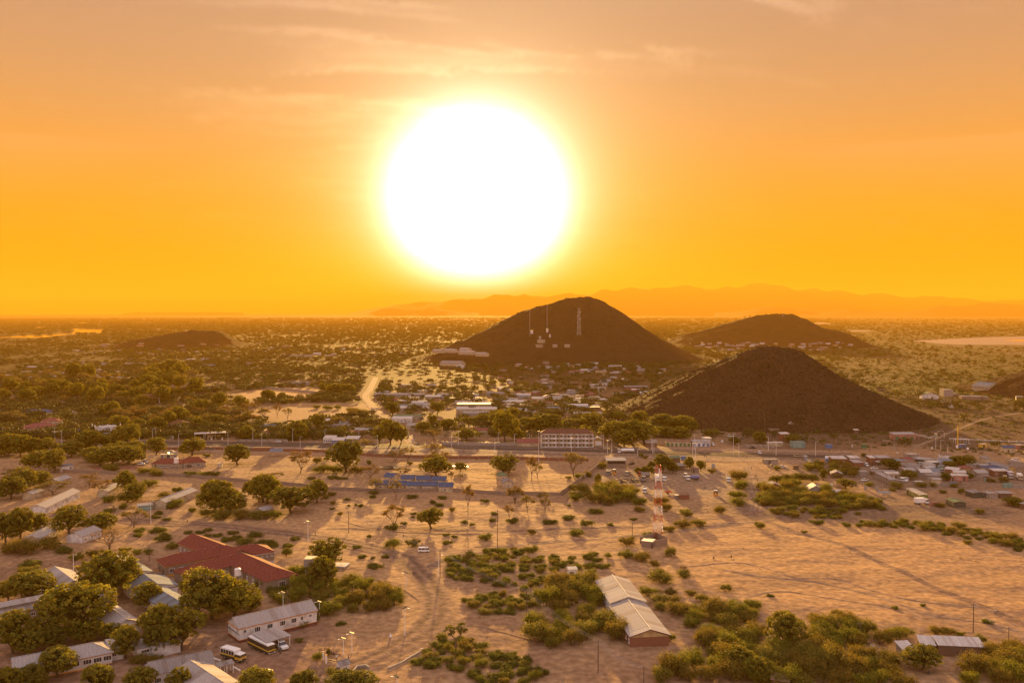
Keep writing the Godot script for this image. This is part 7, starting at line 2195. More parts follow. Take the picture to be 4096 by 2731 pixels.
func shell(o: Node3D, called: String, outline: Array, half: float, m: Material, taper := 1.0) -> void:
	var b := Builder.new()
	var pts := []
	for p in outline:
		pts.append(Vector2(p[0], p[1]))
	b.prism(pts, -half, half)
	if taper != 1.0:   # lean the sides in above the waist
		var lo := INF
		var hi := -INF
		for p in b.v:
			lo = minf(lo, p.y)
			hi = maxf(hi, p.y)
		for i in b.v.size():
			var q := b.v[i]
			q.z *= lerpf(1.0, taper, (q.y - lo) / (hi - lo))
			b.v[i] = q
	put_b(o, called, b, m)

func lamps(o: Node3D, x: float, y: float, half: float) -> void:
	for s in [-1, 1]:
		put(o, "headlight", box_mesh(Vector3(0.08, 0.18, 0.32)), mats["lamp_glass"], Vector3(x, y, s * half))

# model with its nose along +x and its base at the origin
func make_car(kind: String, paint: String) -> Node3D:
	var o := Node3D.new()
	var m: Material = mats[paint]
	var g: Material = mats["window_glass"]
	match kind:
		"suv":
			shell(o, "body", [[-2.25, 0.45], [2.2, 0.45], [2.25, 0.95], [1.2, 1.1], [0.85, 1.12], [-2.2, 1.15]], 0.9, m)
			shell(o, "cabin", [[-2.2, 1.14], [0.9, 1.11], [0.35, 1.78], [-2.05, 1.84]], 0.86, g, 0.86)
			shell(o, "roof", [[-2.1, 1.83], [0.4, 1.77], [0.3, 1.86], [-2.0, 1.92]], 0.76, m)
			wheels(o, [-1.4, 1.4], 0.8, 0.38, 0.26)
			lamps(o, 2.24, 0.85, 0.65)
		"pickup":
			shell(o, "body", [[-2.6, 0.5], [2.4, 0.5], [2.45, 1.0], [1.3, 1.12], [-0.6, 1.15], [-2.6, 1.1]], 0.9, m)
			shell(o, "cabin", [[-0.65, 1.14], [1.15, 1.12], [0.55, 1.76], [-0.55, 1.8]], 0.85, g, 0.86)
			shell(o, "roof", [[-0.6, 1.79], [0.6, 1.75], [0.5, 1.84], [-0.5, 1.87]], 0.75, m)
			put(o, "load_bed", box_mesh(Vector3(1.8, 0.06, 1.5)), mats["tank_black"], Vector3(-1.6, 1.15, 0))
			wheels(o, [-1.6, 1.5], 0.8, 0.38, 0.26)
			lamps(o, 2.44, 0.88, 0.65)
		"sedan":
			shell(o, "body", [[-2.2, 0.35], [2.15, 0.35], [2.2, 0.75], [1.1, 0.92], [-1.5, 0.98], [-2.2, 0.9]], 0.85, m)
			shell(o, "cabin", [[-1.6, 0.97], [1.0, 0.91], [0.3, 1.4], [-0.9, 1.42]], 0.8, g, 0.84)
			shell(o, "roof", [[-0.95, 1.41], [0.35, 1.39], [0.25, 1.46], [-0.8, 1.48]], 0.68, m)
			wheels(o, [-1.3, 1.35], 0.75, 0.32, 0.22)
			lamps(o, 2.18, 0.68, 0.6)
		"van":
			shell(o, "body", [[-2.3, 0.4], [2.2, 0.4], [2.3, 0.95], [2.2, 1.15], [-2.3, 1.15]], 0.88, m)
			shell(o, "cabin", [[-2.28, 1.14], [2.2, 1.14], [1.6, 1.75], [-2.2, 1.78]], 0.86, g, 0.9)
			shell(o, "roof", [[-2.25, 1.77], [1.65, 1.74], [1.4, 1.98], [-2.1, 2.02]], 0.8, m)
			for x in [-2.2, -0.9, 0.5]:
				put(o, "pillar", box_mesh(Vector3(0.14, 0.66, 1.72)), m, Vector3(x, 1.46, 0))
			wheels(o, [-1.4, 1.45], 0.78, 0.34, 0.24)
			lamps(o, 2.29, 0.85, 0.65)
		"bus":
			shell(o, "body", [[-5.4, 0.45], [5.2, 0.45], [5.4, 0.8], [5.35, 1.6], [-5.4, 1.6]], 1.22, mats["paint_black"])
			shell(o, "stripe", [[-5.42, 1.2], [5.42, 1.2], [5.42, 1.55], [-5.42, 1.55]], 1.24, mats["paint_yellow"])
			shell(o, "window_band", [[-5.38, 1.6], [5.34, 1.6], [5.1, 2.75], [-5.35, 2.75]], 1.2, g, 0.97)
			shell(o, "roof", [[-5.4, 2.74], [5.15, 2.74], [4.9, 3.0], [-5.2, 3.05]], 1.2, mats["paint_white"], 0.85)
			wheels(o, [-3.2, 3.4], 1.05, 0.5, 0.32)
			lamps(o, 5.4, 0.85, 0.85)
			put(o, "bumper", box_mesh(Vector3(0.2, 0.3, 2.3)), mats["steel_dull"], Vector3(5.36, 0.6, 0))
		"bus_truck":
			shell(o, "chassis", [[-3.6, 0.7], [3.9, 0.7], [3.9, 0.95], [-3.6, 0.95]], 0.7, mats["paint_black"])
			shell(o, "lower_body", [[-3.7, 0.85], [1.6, 0.85], [1.6, 1.45], [-3.7, 1.45]], 1.2, mats["paint_black"])
			shell(o, "stripe", [[-3.72, 1.4], [1.62, 1.4], [1.62, 1.75], [-3.72, 1.75]], 1.22, mats["paint_yellow"])
			shell(o, "window_band", [[-3.68, 1.75], [1.58, 1.75], [1.58, 2.9], [-3.68, 2.9]], 1.16, g)
			for i in 6:
				put(o, "pillar", box_mesh(Vector3(0.1, 1.16, 2.38)), mats["paint_white"], Vector3(-3.6 + i * 1.03, 2.32, 0))
			shell(o, "roof", [[-3.75, 2.88], [1.7, 2.88], [1.55, 3.12], [-3.6, 3.16]], 1.24, mats["paint_white"], 0.88)
			shell(o, "cab", [[1.75, 0.75], [3.85, 0.75], [3.9, 1.5], [1.75, 1.5]], 1.12, mats["paint_yellow"])
			shell(o, "cab_glass", [[1.75, 1.5], [3.88, 1.5], [3.65, 2.2], [1.75, 2.2]], 1.1, g, 0.96)
			shell(o, "cab_roof", [[1.7, 2.19], [3.7, 2.19], [3.5, 2.36], [1.75, 2.4]], 1.1, mats["paint_white"], 0.9)
			put(o, "bumper", box_mesh(Vector3(0.22, 0.5, 2.2)), mats["paint_black"], Vector3(3.9, 0.75, 0))
			wheels(o, [-2.2, 2.9], 1.0, 0.5, 0.34)
			lamps(o, 4.0, 0.95, 0.85)
		"tipper", "flatbed", "box_lorry", "tanker_lorry", "tank_trailer":
			var long: float = 8.0 if kind == "tank_trailer" else 4.2
			shell(o, "chassis", [[-long, 0.75], [2.6, 0.75], [2.6, 1.0], [-long, 1.0]], 0.5, mats["paint_black"])
			shell(o, "cab", [[0.9, 0.7], [2.75, 0.7], [2.8, 1.65], [0.9, 1.65]], 1.15, m)
			shell(o, "cab_glass", [[0.92, 1.65], [2.78, 1.65], [2.6, 2.4], [0.92, 2.4]], 1.12, g, 0.97)
			shell(o, "cab_roof", [[0.85, 2.39], [2.65, 2.39], [2.45, 2.75], [0.95, 2.8]], 1.13, m, 0.88)
			for s in [-1, 1]:
				put(o, "door_pillar", box_mesh(Vector3(0.12, 0.8, 0.06)), m, Vector3(1.2, 2.02, s * 1.12))
			put(o, "bumper", box_mesh(Vector3(0.2, 0.4, 2.3)), mats["steel_dull"], Vector3(2.8, 0.75, 0))
			lamps(o, 2.83, 1.05, 0.85)
			if kind == "tank_trailer":
				wheels(o, [-7.2, -6.0, -4.8, -1.2, 0.0, 1.9], 0.98, 0.5, 0.32)
			else:
				wheels(o, [-3.2, -2.0, 1.9], 0.98, 0.5, 0.32)
			if kind == "tipper":
				var bm: Material = mats["steel_dull"] if paint != "paint_orange" else mats["paint_orange"]
				for s in [-1, 1]:
					put(o, "bin_side", box_mesh(Vector3(4.6, 1.4, 0.12)), bm, Vector3(-1.7, 1.85, s * 1.15))
				put(o, "bin_front", box_mesh(Vector3(0.12, 1.7, 2.3)), bm, Vector3(0.62, 2.0, 0))
				put(o, "tail_gate", box_mesh(Vector3(0.12, 1.4, 2.3)), bm, Vector3(-4.0, 1.85, 0))
				put(o, "bin_floor", box_mesh(Vector3(4.6, 0.15, 2.2)), bm, Vector3(-1.7, 1.12, 0))
			elif kind == "flatbed":
				put(o, "bed", box_mesh(Vector3(4.9, 0.2, 2.3)), mats["timber"], Vector3(-1.8, 1.12, 0))
				for s in [-1, 1]:
					put(o, "side_board", box_mesh(Vector3(4.9, 0.7, 0.1)), mats["timber"], Vector3(-1.8, 1.56, s * 1.12))
			elif kind == "box_lorry":
				put(o, "box", box_mesh(Vector3(4.9, 2.3, 2.35)), mats["paint_white"], Vector3(-1.75, 2.2, 0))
				put(o, "box_rim", box_mesh(Vector3(4.98, 0.12, 2.42)), mats["steel_dull"], Vector3(-1.75, 1.06, 0))
			else:
				var tl := 8.6 if kind == "tank_trailer" else 4.8
				var tb := Builder.new()
				tb.tube(Vector3(0.5, 2.1, 0), Vector3(0.5 - tl, 2.1, 0), 1.05, 1.05, 14)
				put_b(o, "tank", tb, mats["tank_paint_blue"] if kind == "tanker_lorry" else mats["paint_white"])
				for i in 3:
					var hb := Builder.new()
					hb.tube(Vector3(-tl * (0.2 + 0.28 * i), 3.1, 0), Vector3(-tl * (0.2 + 0.28 * i), 3.3, 0), 0.3, 0.25, 8)
					put_b(o, "hatch", hb, mats["steel_dull"])
				put(o, "saddle", box_mesh(Vector3(tl, 0.25, 1.2)), mats["paint_black"], Vector3(0.5 - tl / 2, 1.08, 0))
		"tractor":
			shell(o, "bonnet", [[0.2, 0.8], [2.0, 0.8], [2.0, 1.5], [0.2, 1.6]], 0.4, m)
			shell(o, "cab", [[-1.3, 0.9], [0.2, 0.9], [0.1, 2.4], [-1.2, 2.4]], 0.7, g)
			put(o, "cab_roof", box_mesh(Vector3(1.6, 0.14, 1.6)), mats["paint_white"], Vector3(-0.55, 2.46, 0))
			put(o, "blade", box_mesh(Vector3(0.25, 0.9, 2.4)), m, Vector3(2.7, 0.55, 0))
			for s in [-1, 1]:
				put(o, "blade_arm", box_mesh(Vector3(1.6, 0.15, 0.15)), m, Vector3(1.9, 0.7, s * 0.7))
			var big := wheel_mesh(0.8, 0.45)
			for s in [-1, 1]:
				var t := put(o, "wheel", big[0], mats["tyre"], Vector3(-0.7, 0.8, s * 0.85))
				put(t, "rim", big[1], mats["paint_yellow"])
			wheels(o, [1.4], 0.7, 0.45, 0.28)
		"trailer":
			put(o, "bed", box_mesh(Vector3(3.4, 0.15, 2.0)), m, Vector3(0, 0.9, 0))
			for s in [-1, 1]:
				put(o, "side_board", box_mesh(Vector3(3.4, 0.5, 0.08)), m, Vector3(0, 1.2, s * 1.0))
			put(o, "drawbar", box_mesh(Vector3(1.6, 0.12, 0.12)), m, Vector3(2.4, 0.7, 0))
			wheels(o, [-0.4], 0.85, 0.42, 0.25)
		"motorbike":
			var wm := wheel_mesh(0.32, 0.12)
			for x in [-0.65, 0.65]:
				var t2 := put(o, "wheel", wm[0], mats["tyre"], Vector3(x, 0.32, 0))
				put(t2, "rim", wm[1], mats["steel_dull"])
			shell(o, "frame", [[-0.7, 0.45], [0.4, 0.4], [0.55, 0.85], [-0.75, 0.75]], 0.13, m)
			put(o, "seat", box_mesh(Vector3(0.75, 0.1, 0.26)), mats["tank_black"], Vector3(-0.35, 0.85, 0))
			var hb2 := Builder.new()
			hb2.tube(Vector3(0.65, 0.35, 0), Vector3(0.45, 1.05, 0), 0.04, 0.04, 5)
			hb2.tube(Vector3(0.45, 1.05, -0.35), Vector3(0.45, 1.05, 0.35), 0.03, 0.03, 5)
			put_b(o, "handlebar", hb2, mats["steel_dull"])
	return o

func vehicle(kind: String, paint: String, label: String, win: String, x0: float, y0: float, x1: float, y1: float, group := "", size := 1.0) -> Node3D:
	var key := kind + paint
	if not veh.has(key):
		veh[key] = make_car(kind, paint)
	var o: Node3D = veh[key].duplicate()
	o.name = numbered({"suv": "off_road_car", "sedan": "car", "pickup": "pickup", "van": "van", "bus": "bus", "bus_truck": "bus_lorry", "tipper": "tipper_lorry", "flatbed": "flatbed_lorry", "box_lorry": "box_lorry", "tanker_lorry": "tanker_lorry", "tank_trailer": "tanker_lorry", "tractor": "tractor", "trailer": "trailer", "motorbike": "motorbike"}[kind])
	add_child(o)
	var a := G(win, x0, y0)
	var b := G(win, x1, y1)
	var mid := ground_at((a + b) / 2.0)
	o.position = Vector3(mid.x, mid.y + 0.04, mid.z)
	o.rotation.y = atan2(-(b.z - a.z), b.x - a.x)
	o.scale = Vector3.ONE * size
	var cat: String = {"suv": "car", "sedan": "car", "pickup": "pickup", "van": "van", "bus": "bus", "bus_truck": "bus", "tractor": "tractor", "trailer": "trailer", "motorbike": "motorbike"}.get(kind, "lorry")
	tag(o, "" if label.begins_with("~") else label, cat, group)
	if label.begins_with("~"):
		later(o, label.substr(1))
	return o

func make_vehicles() -> void:
	mat("tyre", Color(0.02, 0.019, 0.018), 0.85)
	mat("paint_black", Color(0.025, 0.022, 0.02), 0.4)
	mat("paint_silver", Color(0.42, 0.41, 0.40), 0.35, 0.4)
	mat("paint_grey", Color(0.14, 0.135, 0.13), 0.4)
	mat("paint_tan", Color(0.40, 0.30, 0.18), 0.5)
	mat("car_white", Color(0.80, 0.78, 0.76), 0.3)
	mat("car_blue", Color(0.12, 0.22, 0.42), 0.35)
	mat("tank_paint_blue", Color(0.14, 0.14, 0.30), 0.4)
	mat("lamp_glass", Color(0.75, 0.72, 0.68), 0.15)
	var v := vehicle("bus_truck", "paint_yellow", "black and yellow striped bus lorry with white roof and separate cab", "m", 230, 1110, 500, 1185)
	landmark(v.position, "yellow striped bus lorry")
	vehicle("bus", "paint_white", "long black bus with yellow stripe parked under the carport", "m", 700, 900, 1045, 1070)
	vehicle("suv", "car_white", "white-bonneted dark off-road car under the carport beside the bus", "m", 1150, 905, 1320, 1020, "", 1.1)
	vehicle("motorbike", "paint_black", "motorbike parked between the bus and the off-road car", "m", 1170, 1020, 1220, 1070)
	v = vehicle("van", "car_white", "white van on the dirt road with the sun glinting off it", "b", 1322, 450, 1405, 449)
	landmark(v.position, "white van on the road")
	vehicle("suv", "car_white", "white off-road car behind the villa's gate lodge, nearer the road", "w", 500, 645, 590, 640)
	vehicle("suv", "paint_silver", "silver off-road car beside the white one at the gate lodge", "w", 420, 672, 515, 668)
	vehicle("suv", "car_white", "white off-road car at the end of the sunlit strip", "w", 0, 825, 105, 822)
	vehicle("pickup", "car_white", "white pickup behind the off-road car beside the villa", "w", 80, 785, 135, 792)
	vehicle("pickup", "paint_grey", "loaded dark pickup on the verge below the petrol station", "w", 1060, 590, 1220, 590)
	vehicle("suv", "car_white", "white off-road car on the highway beside the brown pole", "w", 2150, 466, 2245, 464)
	vehicle("motorbike", "paint_black", "motorbike on the highway, nearer the roadside tree", "w", 1555, 472, 1585, 470)
	vehicle("motorbike", "paint_black", "motorbike on the highway, nearer the fuel pumps' lamp post", "w", 1632, 492, 1660, 490)
	v = vehicle("tank_trailer", "car_white", "long white fuel tanker lorry driving on the highway", "s", 475, 276, 118, 276)
	lettering(v, "tank_lettering", "DANGER PETROLEUM", 0.42, Vector3(-3.6, 2.0, -1.07), PI, mat("letter_red", Color(0.3, 0.05, 0.03), 0.7))
	landmark(v.position, "white fuel tanker")
	var yard := "lorries standing in the truck yard"
	vehicle("flatbed", "car_white", "white-cabbed crane lorry between the road and the yard trees", "s", 900, 372, 672, 366)
	vehicle("sedan", "paint_black", "black car with a white roof beside the workshop", "s", 478, 424, 372, 440)
	vehicle("tipper", "paint_grey", "grey tipper lorry beside the orange tractor", "s", 132, 530, 92, 600, yard)
	vehicle("tractor", "paint_orange", "orange tractor beside the grey tipper", "s", 190, 535, 195, 572)
	vehicle("flatbed", "paint_tan", "tan lorry loaded with poles behind the tyre pile", "s", 385, 540, 352, 600, yard)
	vehicle("tipper", "paint_red", "dark red lorry among the small round trees", "s", 650, 600, 500, 590, yard)
	vehicle("flatbed", "paint_grey", "grey lorry facing out beside the tyre pile", "s", 590, 620, 595, 665, yard)
	vehicle("box_lorry", "car_white", "white lorry partly behind the lattice mast", "s", 765, 620, 772, 680, yard)
	vehicle("tipper", "car_white", "white lorry with the sun flashing in its windscreen", "s", 868, 620, 872, 685, yard)
	v = vehicle("tanker_lorry", "car_white", "white-cabbed lorry with a blue tank in the yard", "s", 1352, 645, 1108, 645, yard)
	landmark(v.position, "blue tank lorry")
	vehicle("flatbed", "car_white", "second white cab showing behind the blue tank lorry", "s", 1290, 612, 1100, 610, yard)
	v = vehicle("tipper", "car_white", "white tipper lorry alone in the yard, facing the mast", "s", 600, 780, 604, 830, yard)
	landmark(v.position, "lone white tipper")
	vehicle("tractor", "paint_orange", "orange tractor with a front blade on the open soil", "s", 1560, 820, 1556, 868)
	vehicle("tipper", "car_white", "white-roofed lorry nosing out of the thicket", "s", 1730, 640, 1735, 680, yard)
	vehicle("tipper", "paint_grey", "grey lorry with upright white stakes in the yard", "s", 1525, 500, 1525, 470, yard)
	vehicle("trailer", "paint_red", "small rusty red trailer below the yard trees", "s", 880, 828, 962, 824)
	vehicle("suv", "car_white", "white off-road car driving down the highway junction", "s", 2130, 270, 2165, 302)
	var cars := "cars about the shops by the hill foot"
	for r in [["suv", "car_white", 1735, 62, 1780, 60], ["suv", "paint_silver", 1800, 80, 1850, 78], ["sedan", "paint_grey", 1880, 90, 1930, 90], ["sedan", "car_white", 1645, 120, 1645, 142], ["suv", "car_white", 1508, 165, 1535, 182], ["pickup", "paint_black", 2000, 222, 2110, 222], ["sedan", "paint_grey", 1290, 160, 1250, 160]]:
		vehicle(r[0], r[1], "~%s %s by the shops" % ["white" if r[1] == "car_white" else "dark", {"suv": "off-road car", "sedan": "car", "pickup": "pickup"}[r[0]]], "s", r[2], r[3], r[4], r[5], cars)
	vehicle("pickup", "paint_tan", "tan pickup at the roadside beside the stone-coloured tipper", "t", 608, 306, 498, 302)
	vehicle("tipper", "paint_silver", "stone-coloured tipper lorry facing the market lot", "t", 655, 330, 690, 365)
	vehicle("suv", "car_white", "white off-road car between the tipper and the yellow lorry", "t", 705, 398, 800, 396)
	vehicle("tipper", "paint_yellow", "small yellow lorry beside the thorn bushes in the lot", "t", 700, 420, 745, 448)
	vehicle("tipper", "paint_orange", "orange tipper lorry with a white cab beside the blue lorry", "t", 935, 400, 940, 452)
	v = vehicle("box_lorry", "car_blue", "tall blue and white lorry at the end of the brick shops", "t", 1015, 360, 1020, 415)
	landmark(v.position, "tall blue lorry")
	for r in [["suv", "car_white", 1620, 430, 1660, 468], ["sedan", "car_white", 1640, 405, 1685, 420], ["sedan", "car_white", 1730, 502, 1790, 502], ["pickup", "paint_tan", 1950, 502, 2080, 500], ["sedan", "car_white", 1580, 690, 1640, 680], ["suv", "car_white", 2180, 690, 2255, 702], ["pickup", "paint_tan", 100, 470, 195, 475], ["sedan", "car_white", 295, 470, 335, 470]]:
		vehicle(r[0], r[1], "~%s %s near the brick shops" % ["white" if r[1] == "car_white" else "tan", {"suv": "off-road car", "sedan": "car", "pickup": "pickup"}[r[0]]], "t", r[2], r[3], r[4], r[5], "cars near the brick shops")
	var paints := ["car_white", "car_white", "paint_silver", "paint_grey", "car_white", "paint_tan"]
	var i := 0
	for p in [[470, 800], [530, 785], [640, 800], [690, 800], [665, 835], [735, 822], [690, 872], [640, 900], [745, 900], [800, 870], [850, 895], [915, 910], [480, 900], [545, 910], [330, 905], [1190, 905], [1240, 905], [1340, 955], [250, 1025], [600, 870], [580, 800], [1000, 900]]:
		var k: String = ["suv", "sedan", "pickup", "van", "suv"][i % 5]
		var c: String = paints[i % 6]
		vehicle(k, c, "~%s %s in the car yard" % [{"car_white": "white", "paint_silver": "silver", "paint_grey": "grey", "paint_tan": "tan"}[c], {"suv": "off-road car", "sedan": "car", "pickup": "pickup", "van": "van"}[k]], "u", p[0] - 24 * (1 if i % 3 else -1), p[1] - 4, p[0] + 24 * (1 if i % 3 else -1), p[1] + (6 if i % 2 else -5), "old cars packed in the car yard")
		i += 1
	landmark(G("u", 690, 850), "car yard")
	vehicle("tanker_lorry", "paint_silver", "blue tank lorry facing out behind the pale blue screen", "u", 1800, 950, 1880, 1030)
	vehicle("flatbed", "paint_tan", "dusty tan lorry beside the blue tank lorry", "u", 1725, 970, 1780, 1035)
	vehicle("box_lorry", "paint_tan", "white-topped lorry cut by the edge behind the screen", "u", 1950, 980, 2020, 1040)
	vehicle("suv", "car_white", "white off-road car on the verge beyond the grey warehouse", "u", 1965, 720, 1858, 718)
	vehicle("box_lorry", "car_white", "white box lorry standing on bare soil by the green stalls", "u", 450, 1372, 615, 1366)
	vehicle("pickup", "paint_yellow", "yellow pickup before the small blue-roofed shop", "u", 1830, 580, 1925, 585)
	vehicle("suv", "paint_silver", "silver car under the white flat canopy", "u", 1160, 480, 1225, 482)
	vehicle("box_lorry", "car_white", "white lorry body showing between the trees by the highway", "v", 1600, 640, 1790, 638)
	# tyres heaped in the yard
	var tm := wheel_mesh(0.55, 0.3)
	var centre := G("s", 405, 660)
	for n in 64:
		var a := rng.randf() * TAU
		var rr := sqrt(rng.randf())
		var at := centre + Vector3(cos(a) * rr * 9.0, 0, sin(a) * rr * 5.0)
		var ty := thing("tyre", "worn black tyre in the large pile in the truck yard", "tyre", ground_at(at) + Vector3(0, 0.2 + (1.0 - rr) * 1.3 + rng.randf() * 0.4, 0), rng.randf() * TAU, "tyres in the large pile")
		ty.rotation.x = PI / 2 + rng.randf_range(-0.5, 0.5)
		put(ty, "tread", tm[0], mats["tyre"])
		put(ty, "rim", tm[1], mats["iron_rust"])

# ---------------------------------------------------------------- people: one skin over a skeleton of tapered bones, meshed as surface nets

func seg(p: Vector3, a: Vector3, b: Vector3, r0: float, r1: float) -> float:
	var d := b - a
	var t := clampf((p - a).dot(d) / d.length_squared(), 0, 1)
	return p.distance_to(a + d * t) - lerpf(r0, r1, t)

func person_mesh(pose: int) -> Array:
	var bones := []
	var hip := 0.92 if pose < 2 else 0.32
	var neck := hip + 0.52
	bones.append([Vector3(0, hip, 0), Vector3(0, neck - 0.12, 0), 0.15, 0.17])
	bones.append([Vector3(-0.16, neck - 0.07, 0), Vector3(0.16, neck - 0.07, 0), 0.075, 0.075])
	bones.append([Vector3(0, neck - 0.08, 0), Vector3(0, neck + 0.06, 0.01), 0.06, 0.05])
	bones.append([Vector3(0, neck + 0.13, 0.02), Vector3(0, neck + 0.2, 0.0), 0.085, 0.1])
	bones.append([Vector3(0, neck + 0.13, 0.1), Vector3(0, neck + 0.12, 0.115), 0.02, 0.015])
	var st := 0.0 if pose == 0 else 0.24
	for s in [-1.0, 1.0]:
		var f: float = s * st
		if pose < 2:
			var knee := Vector3(s * 0.1, hip - 0.44, f * 0.7 + 0.03)
			var foot := Vector3(s * 0.1, 0.06, f * 1.1 - (0.08 if f < 0 else 0.0))
			bones.append([Vector3(s * 0.09, hip, 0), knee, 0.095, 0.062])
			bones.append([knee, foot, 0.06, 0.042])
			bones.append([foot, foot + Vector3(0, -0.02, 0.15), 0.042, 0.034])
		else:
			var k2 := Vector3(s * 0.16, 0.42, 0.38)
			bones.append([Vector3(s * 0.09, hip - 0.12, 0), k2, 0.095, 0.065])
			bones.append([k2, Vector3(s * 0.12, 0.06, 0.3), 0.06, 0.045])
			bones.append([Vector3(s * 0.12, 0.05, 0.3), Vector3(s * 0.12, 0.03, 0.44), 0.04, 0.03])
		var elbow := Vector3(s * 0.25, neck - 0.34, -f * 0.5)
		var hand := Vector3(s * 0.24, neck - 0.58, -f * 0.9 + 0.06) if pose < 2 else Vector3(s * 0.15, 0.46, 0.34)
		bones.append([Vector3(s * 0.18, neck - 0.07, 0), elbow, 0.055, 0.042])
		bones.append([elbow, hand, 0.042, 0.03])
		for q in 4:   # fingers
			bones.append([hand + Vector3((q - 1.5) * 0.018, 0, 0.01), hand + Vector3((q - 1.5) * 0.02, -0.085 + absf(q - 1.4) * 0.012, 0.02), 0.013, 0.011])
		bones.append([hand + Vector3(-s * 0.02, 0.02, 0.02), hand + Vector3(-s * 0.035, -0.03, 0.045), 0.014, 0.011])
	var cell := 0.034
	var lo := Vector3(-0.42, -0.06, -0.42)
	var nx := 25
	var ny := int((neck + 0.4) / cell)
	var nz := 30
	var f := PackedFloat32Array()
	f.resize(nx * ny * nz)
	for z in nz:
		for y in ny:
			for x in nx:
				var p := lo + Vector3(x, y, z) * cell
				var d := 1.0
				for bn in bones:
					var e := seg(p, bn[0], bn[1], bn[2], bn[3])
					if e < 0.25:
						var h := clampf(0.5 + 0.5 * (d - e) / 0.035, 0.0, 1.0)
						d = lerpf(d, e, h) - 0.035 * h * (1.0 - h)
				f[(z * ny + y) * nx + x] = d
	var idx := {}
	var v := PackedVector3Array()
	for z in nz - 1:
		for y in ny - 1:
			for x in nx - 1:
				var sum := Vector3.ZERO
				var n := 0
				for e in [[0, 0, 0, 1, 0, 0], [0, 1, 0, 1, 1, 0], [0, 0, 1, 1, 0, 1], [0, 1, 1, 1, 1, 1], [0, 0, 0, 0, 1, 0], [1, 0, 0, 1, 1, 0], [0, 0, 1, 0, 1, 1], [1, 0, 1, 1, 1, 1], [0, 0, 0, 0, 0, 1], [1, 0, 0, 1, 0, 1], [0, 1, 0, 0, 1, 1], [1, 1, 0, 1, 1, 1]]:
					var a: float = f[((z + e[2]) * ny + y + e[1]) * nx + x + e[0]]
					var b: float = f[((z + e[5]) * ny + y + e[4]) * nx + x + e[3]]
					if (a < 0) != (b < 0):
						var t := a / (a - b)
						sum += Vector3(e[0], e[1], e[2]).lerp(Vector3(e[3], e[4], e[5]), t)
						n += 1
				if n:
					idx[(z * ny + y) * nx + x] = v.size()
					v.append(lo + (Vector3(x, y, z) + sum / n) * cell)
	var tris := PackedInt32Array()
	for z in range(1, nz - 1):
		for y in range(1, ny - 1):
			for x in range(1, nx - 1):
				var at := (z * ny + y) * nx + x
				for ax in 3:
					var step: int = [1, nx, nx * ny][ax]
					var u: int = [nx, nx * ny, 1][ax]
					var w: int = [nx * ny, 1, nx][ax]
					var a2 := f[at]
					var b2 := f[at + step]
					if (a2 < 0) != (b2 < 0):
						var q := [idx.get(at), idx.get(at - u), idx.get(at - u - w), idx.get(at - w)]
						if q.has(null):
							continue
						if a2 < 0:
							tris.append_array([q[0], q[2], q[1], q[0], q[3], q[2]])
						else:
							tris.append_array([q[0], q[1], q[2], q[0], q[2], q[3]])
	var nrm := PackedVector3Array()
	nrm.resize(v.size())
	for i in range(0, tris.size(), 3):
		var m := (v[tris[i + 2]] - v[tris[i]]).cross(v[tris[i + 1]] - v[tris[i]])
		for k in 3:
			nrm[tris[i + k]] += m
	for i in nrm.size():
		nrm[i] = nrm[i].normalized()
	return [v, nrm, tris, neck, hip]

# skin, shirt and trousers are colours on the one body
func dressed(parts: Array, shirt: Color, legs: Color, long: bool) -> ArrayMesh:
	var c := PackedColorArray()
	for p in parts[0]:
		var arm: bool = absf(p.x) > 0.2 and p.y < parts[3] - 0.22
		if p.y > parts[3] - 0.01 or arm:
			c.append(Color(0.06, 0.033, 0.022))
		elif p.y > parts[4] + 0.02:
			c.append(shirt)
		elif p.y > (0.1 if long else 0.55):
			c.append(legs)
		else:
			c.append(Color(0.06, 0.033, 0.022))
	var arr := []
	arr.resize(Mesh.ARRAY_MAX)
	arr[Mesh.ARRAY_VERTEX] = parts[0]
	arr[Mesh.ARRAY_NORMAL] = parts[1]
	arr[Mesh.ARRAY_COLOR] = c
	arr[Mesh.ARRAY_INDEX] = parts[2]
	var m := ArrayMesh.new()
	m.add_surface_from_arrays(Mesh.PRIMITIVE_TRIANGLES, arr)
	return m

